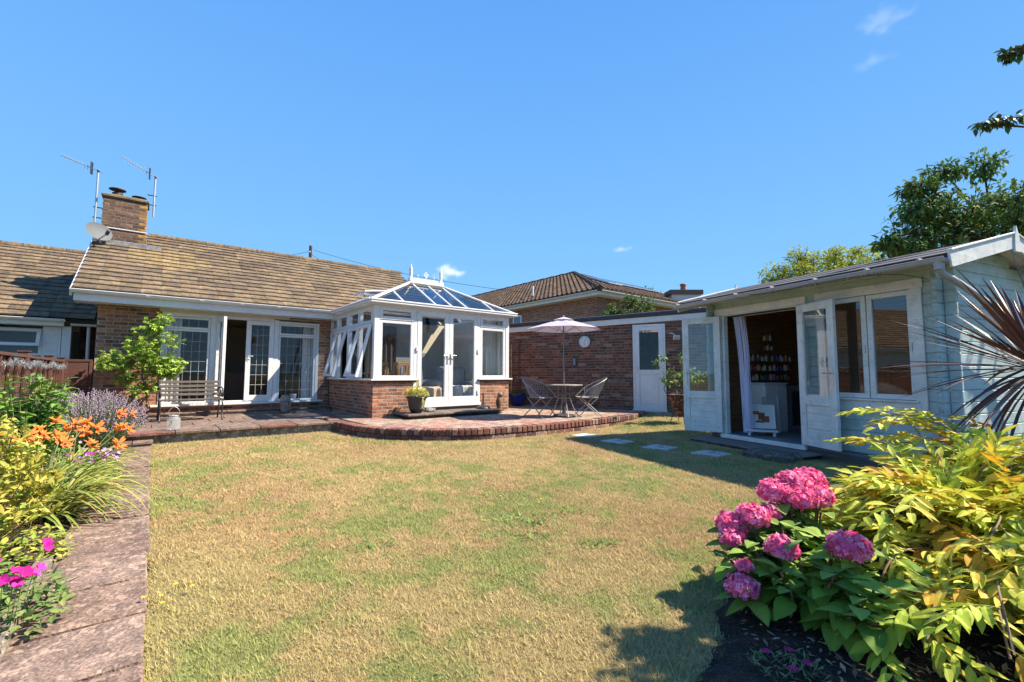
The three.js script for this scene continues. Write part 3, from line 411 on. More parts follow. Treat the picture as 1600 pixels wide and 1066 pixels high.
  part('chimney_core', bx(cu0 + 0.1, cu1 - 0.1, 3.9, 5.40, cf - cd, cf - 0.1, 0), M.mortar, house);
  part('chimney_cap', [bx(cu0 - 0.03, cu1 + 0.03, 5.40, 5.46, cf - cd - 0.03, cf + 0.03, 0.012), bx(cu0 + 0.03, cu1 - 0.03, 5.46, 5.50, cf - cd + 0.03, cf - 0.04, 0.02)], mat(0.33, 0.25, 0.13, { map: rep(T.slab, 2) }), house);
  part('flashing_band', bx(cu0 - 0.006, cu1 + 0.012, 4.62, 4.645, cf - 0.05, cf + 0.016), M.whitePaint, house);
  part('flashing', [bx(cu0 - 0.01, cu1 + 0.10, 4.13, 4.34, cf - 0.02, cf + 0.02, 0.008), bar([cu0 - 0.05, 4.19, cf + 0.10], [cu1 + 0.32, 4.19, cf + 0.10], 0.02, 0.24), bx(cu1 + 0.002, cu1 + 0.02, 4.15, 4.5, cf - cd, cf)], M.leadSheet, house);
  const cowl = (u, n, h, r) => { const c = part('cowl', [lathe([[r * 0.62, 5.49], [r * 0.6, 5.49 + h * 0.45], [r * 0.52, 5.49 + h * 0.45]], 16), place(lathe([[r, 5.49 + h * 0.78], [r * 0.98, 5.49 + h * 0.84], [r * 0.3, 5.49 + h], [0, 5.49 + h * 1.02]], 18), 0, 0, 0), ...[0, 1, 2].map((k) => rod([Math.cos(k * 2.1) * r * 0.5, 5.49 + h * 0.4, Math.sin(k * 2.1) * r * 0.5], [Math.cos(k * 2.1) * r * 0.6, 5.49 + h * 0.8, Math.sin(k * 2.1) * r * 0.6], 0.008))], mat(0.055, 0.035, 0.03, { roughness: 0.6, metalness: 0.4 }), house); c.position.set(u, 0, n); };
  cowl(-4.5, cf - 0.28, 0.24, 0.17); cowl(-4.08, cf - 0.28, 0.12, 0.15);
}
// aerials and dish
function aerial(label, u, y0, y1, n, dir, el) {
  const t = thing('tv_aerial', label, 'aerial', FR.house, [u, 0, n], 0, 'aerials on the chimney');
  part('mast', [rod([0, y0, 0], [0, y1, 0], 0.022)], M.galv, t);
  const B = (s) => [Math.sin(dir) * Math.cos(el) * s, y1 - 0.03 + Math.sin(el) * s, Math.cos(dir) * Math.cos(el) * s], side = [Math.cos(dir), 0, -Math.sin(dir)];
  part('boom', [bar(B(-0.12), B(0.78), 0.016, 0.016)], M.galv, t);
  const el_ = []; for (let k = 0; k < 10; k++) { const s = 0.22 + k * 0.06, c = B(s), h = 0.075 - k * 0.002; el_.push(rod([c[0], c[1] - h, c[2]], [c[0], c[1] + h, c[2]], 0.005, 0.005, 5), rod([c[0] - side[0] * 0.04, c[1], c[2] - side[2] * 0.04], [c[0] + side[0] * 0.04, c[1], c[2] + side[2] * 0.04], 0.004, 0.004, 5)); } part('director', el_, M.galv, t);
  const c = B(0.14); part('reflector', [place(cbox(0.02, 0.3, 0.09, 0.006), c[0], c[1], c[2], 0, dir + Math.PI / 2, 0)], M.black, t);
  part('clamp', [bar([-0.02, y1 - 0.04, 0.0], [0.02, y1 - 0.04, 0], 0.06, 0.05)], M.black, t);
  const s = u < -4.4 ? 1 : -1; for (const h of [y0 + 0.55, y0 + 0.30]) part('bracket', bar([-0.05 * s, h, 0], [0.14 * s, h, 0], 0.022, 0.022), M.black, t);
}
aerial('tall television aerial on the left side of the chimney, above the dish', -4.86, 4.55, 6.03, -5.33, -1.9, 0.36);
aerial('television aerial fixed to the orange right side of the chimney', -3.78, 5.12, 6.20, -5.40, -1.75, 0.5);
{
  const t = thing('satellite_dish', 'grey satellite dish mounted on the chimney stack', 'satellite dish', FR.house, [-4.75, 4.42, -4.95]);
  const g = new THREE.SphereGeometry(0.62, 28, 10, 0, Math.PI * 2, 0, 0.44); g.scale(1, 0.75, 0.88); g.translate(0, -0.45, 0); g.rotateX(-Math.PI / 2); place(g, 0, 0, 0, -0.35, 0.55, 0); part('dish', g, mat(0.11, 0.125, 0.14, { map: T.faint, roughness: 0.7 }), t);
  part('arm', [bar([0, -0.2, 0.04], [0.17, -0.10, 0.34], 0.025, 0.025)], M.galv, t); part('receiver', [bar([0.16, -0.11, 0.31], [0.20, -0.03, 0.38], 0.05, 0.06)], M.black, t); part('bracket', [rod([0, -0.02, -0.06], [0.05, -0.3, -0.12], 0.02), bar([0.03, -0.28, -0.10], [0.03, -0.28, -0.31], 0.03, 0.03)], M.galv, t);
}
// ================================================================== conservatory
const cons = thing('conservatory', 'white framed conservatory on a low brick wall with glass roof', 'conservatory', FR.house);
const polyGeo = (pts) => { const P = []; for (let i = 1; i < pts.length - 1; i++) P.push(...pts[0], ...pts[i], ...pts[i + 1]); const g = new THREE.BufferGeometry(); g.setAttribute('position', new THREE.Float32BufferAttribute(P, 3)); g.computeVertexNormals(); g.setAttribute('uv', new THREE.Float32BufferAttribute(new Float32Array(P.length / 3 * 2), 2)); return g; };
{
  const W = 3.62, yb = 0.06, ys = 0.97;
  brickWall(cons, 'dwarf_wall', 0, 1.0, yb, ys, [], PAL.cons, 201, { depth: 0.11 });
  brickWall(cons, 'dwarf_wall', 2.65, W, yb, ys, [], PAL.cons, 202, { depth: 0.11 });
  brickWall(cons, 'dwarf_wall', -2.99, -0.115, yb, ys, [], PAL.cons, 203, { depth: 0.11, ry: -Math.PI / 2 });
  brickWall(cons, 'party_wall', 0.0, 2.9, yb, 2.58, [], PAL.house, 204, { depth: 0.11, ry: Math.PI / 2, at: [W - 0.002, 0, -0.11], max: 60 });
  part('inner_lining', [bx(W - 0.20, W - 0.115, 0.4, 2.58, -2.98, -0.12, 0), bx(0.113, 0.16, 0.4, ys, -2.98, -0.115, 0), bx(0.16, 1.0, 0.4, ys, -0.16, -0.113, 0), bx(2.65, W - 0.2, 0.4, ys, -0.16, -0.113, 0)], mat(0.70, 0.64, 0.50, { map: T.faint, roughness: 0.9 }), cons);
  part('floor', bx(0.11, W - 0.1, 0.28, 0.395, -2.99, -0.10, 0), mat(0.30, 0.22, 0.16, { map: rep(T.mottle, 2), roughness: 0.5 }), cons);
  part('sill', [bx(-0.06, 1.0, ys, ys + 0.035, -0.13, 0.06, 0.006), bx(2.64, W + 0.08, ys, ys + 0.035, -0.13, 0.06, 0.006), bx(-0.06, 0.13, ys, ys + 0.034, -2.99, -0.131, 0.006)], M.upvc, cons);
  part('drip_course', [bx(-0.012, 1.0, ys - 0.035, ys - 0.004, -0.05, 0.008), bx(2.65, W + 0.012, ys - 0.035, ys - 0.004, -0.05, 0.008)], mat(0.10, 0.055, 0.045, { map: T.mottle }), cons);
  // front elevation
  const y0 = ys + 0.036, y1 = 2.585, zf = -0.04;
  part('corner_post', [bx(0.0, 0.115, y0, y1, -0.10, 0.008, 0.006), bx(W - 0.115, W, y0, y1, -0.10, 0.008, 0.006)], M.upvc, cons);
  part('door_post', [bx(0.92, 1.0, 0.42, y1, -0.08, 0.0), bx(2.645, 2.715, 0.42, y1, -0.08, 0.0)], M.upvc, cons);
  part('door_threshold', [bx(0.93, 2.72, 0.36, 0.42, -0.10, 0.045, 0.006)], M.upvc, cons); part('threshold_base', bx(0.98, 2.68, 0.1, 0.36, -0.10, 0.01), mat(0.16, 0.10, 0.08, { map: T.mottle }), cons);
  part('head_rail', [bx(0.115, W - 0.115, 2.55, y1, -0.09, 0.004)], M.upvc, cons);
  const win = (nm, x0, x1, a, b, z = zf, parent = cons, t = 0.06, m = M.glass) => { const w = part(nm, frameGeo(x0, a, x1, b, t, 0.075, z), M.upvc, parent); part('pane', paneGeo(x0 + t, a + t, x1 - t, b - t, z), m, w); part('bead', frameGeo(x0 + t, a + t, x1 - t, b - t, 0.012, 0.014, z + 0.03), M.upvc, w); return w; };
  win('top_light', 0.117, 0.918, 2.285, 2.548, zf + 0.012); win('window', 0.117, 0.918, y0, 2.28); win('top_light', 2.718, W - 0.117, 2.285, 2.548, zf + 0.012); win('window', 2.718, W - 0.117, y0, 2.28);
  const dleaf = (x0, x1, s) => { const o = part('door_leaf', [...frameGeo(x0, 0.425, x1, 2.548, 0.1, 0.07, zf + 0.012, 0.15, 0.1)], M.upvc, cons); part('pane', paneGeo(x0 + 0.1, 0.575, x1 - 0.1, 2.448, zf + 0.012), M.glass, o); part('bead', frameGeo(x0 + 0.1, 0.575, x1 - 0.1, 2.448, 0.012, 0.014, zf + 0.04), M.upvc, o);
    const hx = s > 0 ? x1 - 0.045 : x0 + 0.045; part('handle', [bx(hx - 0.014, hx + 0.014, 1.34, 1.60, zf + 0.047, zf + 0.058), rod([hx, 1.55, zf + 0.058], [hx, 1.55, zf + 0.09], 0.009), rod([hx, 1.55, zf + 0.09], [hx - s * 0.12, 1.545, zf + 0.09], 0.009)], M.chrome, o); for (const h of [0.62, 1.62, 2.38]) part('hinge', bx(s > 0 ? x0 - 0.035 : x1 - 0.02, s > 0 ? x0 + 0.02 : x1 + 0.035, h, h + 0.1, zf + 0.047, zf + 0.07), M.upvc, o); };
  dleaf(1.005, 1.82, 1); dleaf(1.825, 2.64, -1);
  // side elevation, seen in shade: two top-hung sashes stand open
  const s = new THREE.Group(); s.name = 'side_frame'; s.rotation.y = -Math.PI / 2; cons.add(s);
  const bays = [[-2.98, -2.42], [-2.40, -1.68], [-1.60, -0.90], [-0.88, -0.115]];
  part('mullion', [bx(-1.68, -1.60, y0, y1, -0.09, 0.0), bx(-2.42, -2.40, y0, y1, -0.09, -0.004), bx(-0.90, -0.88, y0, y1, -0.09, -0.004), bx(-2.98, -0.115, 2.55, y1, -0.09, 0.003), bx(-2.98, -0.115, 2.175, 2.20, -0.09, -0.002)], M.upvc, s);
  bays.forEach(([a, b], i) => { win('top_light', a + 0.004, b - 0.004, 2.203, 2.547, zf + 0.006, s, 0.05);
    if (i % 2 === 0) win('window', a + 0.004, b - 0.004, y0, 2.172, zf + 0.006, s, 0.05);
    else { const o = new THREE.Group(); o.name = 'open_sash'; o.position.set((a + b) / 2, 2.165, 0.0); o.rotation.x = -0.25; s.add(o); const w = (b - a) / 2 - 0.008, h = 2.165 - y0; part('sash_frame', frameGeo(-w, -h, w, 0, 0.055, 0.06, 0.02), M.upvc, o); part('pane', paneGeo(-w + 0.055, -h + 0.055, w - 0.055, -0.055, 0.02), M.glass, o); part('stay', [rod([-w + 0.04, -h + 0.06, 0], [-w + 0.02, -h + 0.13, -0.28], 0.006)], M.chrome, o); } });
  // eaves gutter and roof
  const E = [[-0.11, 2.66, 0.11], [W + 0.11, 2.66, 0.11], [W + 0.11, 2.66, -2.55], [-0.11, 2.66, -2.55]], R1 = [1.42, 3.42, -1.25], R2 = [2.28, 3.42, -1.25];
  part('eaves_beam', [bx(-0.07, W + 0.07, 2.586, 2.655, -0.09, 0.07), bx(-0.07, 0.09, 2.586, 2.654, -2.98, -0.091), bx(W - 0.09, W + 0.07, 2.586, 2.654, -2.98, -0.091)], M.upvc, cons);
  const ogee = (a, b) => [bar([a[0], 2.635, a[2]], [b[0], 2.635, b[2]], 0.075, 0.05, 0.012), bar([a[0], 2.678, a[2]], [b[0], 2.678, b[2]], 0.10, 0.035, 0.008)];
  part('gutter', [...ogee([-0.15, 0, 0.13], [W + 0.16, 0, 0.13]), ...ogee([-0.13, 0, 0.125], [-0.13, 0, -2.50]), ...ogee([W + 0.13, 0, 0.125], [W + 0.13, 0, -2.50])], M.upvc, cons);
  const P = (a, b, t) => a.map((v, i) => lerp(v, b[i], t)), onHip1 = (u) => P(E[0], R1, (u + 0.11) / 1.53), onHip2 = (u) => P(E[1], R2, (W + 0.11 - u) / (W + 0.11 - 2.28)), ev = (u) => [u, 2.66, 0.11], rg = (u) => [u, 3.42, -1.25];
  const us = [0.62, 1.42, 2.28, 3.08], lift = (p, k = 0.012) => [p[0], p[1] + k, p[2]];
  const panes = [[E[0], ev(us[0]), onHip1(us[0])], [ev(us[0]), ev(us[1]), R1, onHip1(us[0])], [ev(us[1]), ev(1.85), rg(1.85), R1], [ev(1.85), ev(us[2]), R2, rg(1.85)], [ev(us[2]), ev(us[3]), onHip2(us[3]), R2], [ev(us[3]), E[1], onHip2(us[3])],
    [E[3], E[0], R1], [E[1], E[2], R2], [E[2], E[3], R1, R2]];
  for (const q of panes) part('roof_pane', polyGeo(q), M.roofGlass, cons);
  const bars = [[ev(us[0]), onHip1(us[0])], [ev(us[1]), R1], [ev(1.85), rg(1.85)], [ev(us[2]), R2], [ev(us[3]), onHip2(us[3])], [[-0.11, 2.66, -0.62], P(E[0], R1, 0.535)], [[-0.11, 2.66, -1.25], R1], [[W + 0.11, 2.66, -1.25], R2], [[-0.11, 2.66, -1.9], P(E[3], R1, 0.5)]];
  for (const [a, b] of bars) part('glazing_bar', [bar(lift(a), lift(b), 0.042, 0.045, 0.012)], M.upvc, cons);
  for (const [a, b] of [[E[0], R1], [E[1], R2], [E[2], R2], [E[3], R1]]) part('hip_bar', [bar(lift(a, 0.02), lift(b, 0.02), 0.068, 0.06, 0.018)], M.upvc, cons);
  part('ridge_cap', [bx(1.36, 2.34, 3.40, 3.50, -1.33, -1.17, 0.02)], M.upvc, cons); part('ridge_flashing', [bar([1.32, 3.36, -1.13], [2.38, 3.36, -1.13], 0.02, 0.09)], mat(0.12, 0.12, 0.11), cons);
  const finial = (u) => part('finial', [place(lathe([[0.075, 3.48], [0.075, 3.53], [0.05, 3.55], [0.038, 3.60], [0.038, 3.66], [0.055, 3.69], [0.03, 3.72], [0.05, 3.76], [0.036, 3.80], [0.012, 3.90], [0, 3.92]], 12), u, 0, -1.25)], M.upvc, cons); finial(1.42); finial(2.28);
  const cr = [bx(1.50, 2.2, 3.50, 3.535, -1.26, -1.24)]; for (let k = 0; k < 12; k++) { const u = 1.52 + k * 0.06; cr.push(place(new THREE.TorusGeometry(0.026, 0.008, 5, 10, Math.PI), u, 3.535, -1.25), place(new THREE.ConeGeometry(0.011, 0.05, 6), u + 0.03, 3.56, -1.25)); }
  for (const u of [1.62, 2.08]) cr.push(rod([u, 3.54, -1.25], [u, 3.63, -1.25], 0.008), place(new THREE.SphereGeometry(0.02, 8, 6), u, 3.635, -1.25));
  cr.push(rod([1.85, 3.53, -1.25], [1.85, 3.68, -1.25], 0.01)); for (const [a, b] of [[0, 0.045], [0, -0.045], [0.045, 0], [-0.045, 0]]) cr.push(place(new THREE.TorusGeometry(0.024, 0.009, 6, 12), 1.85 + a, 3.68 + b, -1.25)); part('ridge_cresting', cr, M.upvc, cons);
  const v = new THREE.Group(); v.name = 'roof_vent'; v.position.set(0.52, 3.06, -1.25); v.rotation.z = 0.12; cons.add(v); part('vent_frame', frameGeo(-0.42, -0.38, 0.35, 0.38, 0.05, 0.04).map((g) => g.rotateX(-Math.PI / 2)), M.upvc, v); part('pane', paneGeo(-0.37, -0.33, 0.3, 0.33).rotateX(-Math.PI / 2), M.roofGlass, v); part('strut', [rod([-0.35, 0, 0.1], [-0.28, -0.32, 0.1], 0.008)], M.black, v);
}
{ // inside the conservatory
  const f = FR.house, sofa = (label, u, n, ry, throwM) => { const t = thing('armchair', label, 'armchair', f, [u, 0.395, n], ry); const m = mat(0.36, 0.35, 0.35, { map: rep(T.fine, 4), roughness: 0.95 });
    part('seat', [place(cbox(0.78, 0.26, 0.72, 0.06), 0, 0.25, 0)], m, t); part('backrest', [place(cbox(0.78, 0.58, 0.2, 0.07), 0, 0.62, -0.32, -0.15)], m, t); for (const s of [-1, 1]) part('armrest', [place(cbox(0.17, 0.5, 0.78, 0.06), s * 0.42, 0.33, 0)], m, t); for (const [a, b] of [[-0.35, 0.3], [0.35, 0.3], [-0.35, -0.3], [0.35, -0.3]]) part('foot', place(lathe([[0.025, 0], [0.035, 0.12]], 8), a, 0, b), M.oak, t); return t; };
  const drapeTop = (w, h, d) => { const g = new THREE.PlaneGeometry(w, d + h * 1.6, 20, 26), p = g.attributes.position; for (let i = 0; i < p.count; i++) { const x = p.getX(i), s = p.getY(i) + (d + h * 1.6) / 2; const wob = 0.018 * Math.sin(x * 23 + s * 4) + 0.012 * Math.sin(x * 51); if (s < h) p.setXYZ(i, x, s, d / 2 + 0.02 + wob * 2); else if (s < h + d) p.setXYZ(i, x, h + wob * 0.5, d / 2 - (s - h)); else p.setXYZ(i, x, h - (s - h - d) , -d / 2 - 0.01 + wob); } g.computeVertexNormals(); return g; };
  sofa('grey armchair under a cream throw inside the left conservatory door', 1.42, -0.72, 0.25); { const o = single('throw_blanket', 'cream throw draped over the seat behind the left glass door', 'blanket', drapeTop(0.62, 0.40, 0.74), mat(0.62, 0.52, 0.40, { map: rep(T.fine, 5), roughness: 1 }), f, [1.45, 0.40, -0.70], 0.25); }
  sofa('grey armchair with a white blanket inside the right conservatory door', 2.45, -0.72, -0.2); single('throw_blanket', 'white blanket draped over the seat behind the right glass door', 'blanket', drapeTop(0.66, 0.42, 0.74), M.throwCloth, f, [2.42, 0.40, -0.69], -0.2);
  const chair = (label, u, n, ry) => { const t = thing('dining_chair', label, 'chair', f, [u, 0.395, n], ry, 'oak chairs in the conservatory'); part('seat', place(cbox(0.42, 0.035, 0.42, 0.01), 0, 0.45, 0), M.oak, t); for (const [a, b, h] of [[-0.19, 0.19, 0.44], [0.19, 0.19, 0.44], [-0.19, -0.19, 0.95], [0.19, -0.19, 0.95]]) part('leg', bx(a - 0.018, a + 0.018, 0, h, b - 0.018, b + 0.018), M.oak, t); part('top_rail', bx(-0.21, 0.21, 0.90, 0.98, -0.205, -0.18), M.oak, t); for (let k = -2; k <= 2; k++) part('back_slat', bx(k * 0.065 - 0.014, k * 0.065 + 0.014, 0.47, 0.90, -0.198, -0.184), M.oak, t); };
  chair('oak slat-back chair at the corner window of the conservatory', 0.36, -0.72, Math.PI); chair('oak slat-back chair beside the left conservatory door post', 0.78, -0.55, Math.PI + 0.1);
  const tb = thing('dining_table', 'small dark dining table behind the conservatory window', 'table', f, [0.68, 0.395, -1.35]); part('table_top', place(cbox(0.85, 0.03, 0.7, 0.008), 0, 0.73, 0), mat(0.10, 0.08, 0.07, { roughness: 0.4 }), tb); for (const [a, b] of [[-0.36, 0.28], [0.36, 0.28], [-0.36, -0.28], [0.36, -0.28]]) part('leg', bx(a - 0.02, a + 0.02, 0, 0.715, b - 0.02, b + 0.02), M.oak, tb);
  const bl = thing('vertical_blind', 'pale vertical blind hanging in the right conservatory window', 'blind', f, [2.74, 0.40, -0.25]); for (let k = 0; k < 7; k++) { const g = new THREE.PlaneGeometry(0.085, 1.95, 1, 1); part('blind_slat', place(g, 0.36 + k * 0.05, 1.12, 0, 0, 0.9, 0), M.curtain, bl); } part('head_track', bx(0.3, 0.72, 2.1, 2.13, -0.02, 0.02), M.upvc, bl);
  const pc = thing('curtain', 'brown patterned curtain at the back of the conservatory', 'curtain', f, [1.0, 0.40, -2.85]); const g = new THREE.PlaneGeometry(0.7, 2.0, 60, 4), p = g.attributes.position; for (let i = 0; i < p.count; i++) p.setZ(i, 0.03 * Math.sin(p.getX(i) * 40)); g.computeVertexNormals(); g.translate(0.42, 1.05, 0); part('drape', g, mat(0.30, 0.20, 0.15, { map: rep(T.slab, 3), roughness: 1 }), pc);
}
// ================================================================== garage with flat roof
const garage = thing('garage', 'brick garage with flat roof, white fascia and half glazed door', 'garage', FR.garage);
{
  brickWall(garage, 'side_wall', -5.1, 2.3, 0.0, 2.55, [[-0.01, 0.84, 0.14, 2.44]], PAL.garage, 301, { depth: 0.11, loose: 1, mortar: mat(0.30, 0.24, 0.18, { map: rep(T.fine, 2), bumpMap: rep(T.bump, 3), bumpScale: 0.004, roughness: 0.95 }), shape: (x, y) => y < 2.34 + (x + 3.7) * 0.028 + 0.03 });
  const k = (x) => 2.355 + (x + 3.7) * 0.0285;
  part('fascia', [bar([-5.1, k(-5.1) + 0.076, 0.045], [2.3, k(2.3) + 0.076, 0.045], 0.03, 0.152)], M.whitePaint, garage);
  part('roof_trim', [bar([-5.1, k(-5.1) + 0.215, 0.055], [2.35, k(2.35) + 0.215, 0.055], 0.09, 0.125, 0.02)], M.felt, garage);
  const rf = bar([-5.1, k(-5.1) + 0.22, -1.6], [2.35, k(2.35) + 0.22, -1.6], 3.2, 0.1); part('roof', rf, M.felt, garage);
  part('inner_wall', [bx(-5.1, -5.0, 0, 2.5, -3.1, -0.12, 0), bx(2.2, 2.3, 0, 2.5, -3.1, -0.12, 0), bx(-5.1, 2.3, 0, 2.5, -3.2, -3.1, 0)], M.mortar, garage);
  part('floor', bx(-5, 2.2, 0.0, 0.12, -3.1, -0.12, 0), M.concrete, garage);
  part('door_frame', [bx(0.0, 0.05, 0.2, 2.43, -0.06, 0.02), bx(0.78, 0.83, 0.2, 2.43, -0.06, 0.02), bx(0.05, 0.78, 2.37, 2.43, -0.06, 0.018), bx(-0.02, 0.85, 0.155, 0.2, -0.08, 0.06)], M.upvc, garage);
  const d = part('door', [...frameGeo(0.053, 0.203, 0.777, 2.367, 0.115, 0.055, -0.01, 0.13, 0.10), bx(0.168, 0.662, 1.12, 1.235, -0.036, 0.016)], M.upvc, garage); part('pane', paneGeo(0.168, 1.235, 0.662, 2.267, -0.01), M.glass, d); part('panel', [bx(0.169, 0.661, 0.334, 1.119, -0.03, 0.0), bx(0.2, 0.63, 0.37, 1.085, 0.001, 0.008)], M.upvc, d); part('handle', [bx(0.08, 0.105, 1.16, 1.36, 0.018, 0.028), rod([0.092, 1.3, 0.028], [0.092, 1.3, 0.06], 0.008), rod([0.092, 1.3, 0.06], [0.19, 1.3, 0.06], 0.008)], M.upvc, d);
  part('door_step', bx(-0.15, 1.0, 0.03, 0.15, 0.002, 0.28, 0.01), M.concrete, garage);
}
{
  const f = FR.garage, c = thing('wall_clock', 'round white outdoor clock on the garage wall', 'clock', f, [-1.314, 2.015, 0.012]);
  part('case', [place(lathe([[0, 0], [0.155, 0], [0.165, 0.03], [0.15, 0.055], [0.135, 0.045]], 32), 0, 0, 0, Math.PI / 2)], mat(0.70, 0.70, 0.68, { roughness: 0.4, map: T.faint }), c);
  part('dial', [place(new THREE.CircleGeometry(0.136, 32), 0, 0, 0.042)], mat(0.62, 0.66, 0.66, { roughness: 0.6 }), c); const ticks = []; for (let k = 0; k < 12; k++) { const a = k * Math.PI / 6; ticks.push(place(cbox(0.008, 0.024, 0.003, 0.001), Math.sin(a) * 0.115, Math.cos(a) * 0.115, 0.0445, 0, 0, -a)); } part('hour_mark', ticks, M.black, c);
  part('hand', [place(cbox(0.009, 0.075, 0.003, 0.001), 0.022, 0.028, 0.048, 0, 0, -0.65)], M.black, c); part('hand', [place(cbox(0.007, 0.105, 0.003, 0.001), -0.012, -0.05, 0.051, 0, 0, 0.2 + Math.PI)], M.black, c);
  const w = thing('outdoor_thermometer', 'small blue grey thermometer on the garage wall below the clock', 'thermometer', f, [-1.615, 1.46, 0.012]); part('case', bx(-0.05, 0.05, -0.12, 0.12, 0, 0.035, 0.02), mat(0.05, 0.055, 0.075, { roughness: 0.5 }), w); part('scale', bx(-0.03, 0.03, -0.09, 0.095, 0.0355, 0.038), mat(0.20, 0.24, 0.36), w);
  const l = thing('flood_light', 'white floodlight on a bent arm beside the garage door', 'light', f, [1.0, 2.10, 0.012]); part('arm', tube([[-0.06, 0.06, 0], [-0.02, 0.07, 0.08], [0.06, 0.03, 0.16], [0.1, -0.02, 0.18]], 0.012), M.upvc, l); part('lamp_head', [place(cbox(0.16, 0.12, 0.05, 0.012), 0.13, -0.06, 0.2, 0.6, 0.3)], M.whitePaint, l); part('lens', [place(cbox(0.135, 0.095, 0.006, 0.002), 0.142, -0.076, 0.222, 0.6, 0.3)], mat(0.4, 0.4, 0.42, { roughness: 0.2 }), l);
  const t = thing('garden_trellis', 'narrow pale fretwork trellis on the wall beside the conservatory', 'trellis', f, [-3.75, 0.55, 0.03]); const tm = mat(0.50, 0.43, 0.29, { map: T.mottle }); for (const x of [-0.17, 0.17]) part('stile', bx(x - 0.018, x + 0.018, 0, 1.45, 0, 0.03), tm, t); for (let k = 0; k < 9; k++) { part('lattice_bar', [bar([-0.17, k * 0.16 + 0.01, 0.014], [0.17, k * 0.16 + 0.16, 0.014], 0.016, 0.016)], tm, t); part('lattice_bar', [bar([0.17, k * 0.16 + 0.01, 0.016], [-0.17, k * 0.16 + 0.16, 0.016], 0.016, 0.016)], tm, t); part('rail', bx(-0.152, 0.152, k * 0.16, k * 0.16 + 0.012, 0.008, 0.022), tm, t); }
  single('waste_pipe', 'thin dark pipe running down the garage wall near the trellis', 'pipe', [rod([0, 0.2, 0], [0, 2.0, 0], 0.014), tube([[0, 2.0, 0], [0.03, 2.08, 0], [0.12, 2.1, 0]], 0.014)], mat(0.10, 0.07, 0.06), f, [-3.35, 0, 0.03]);
}
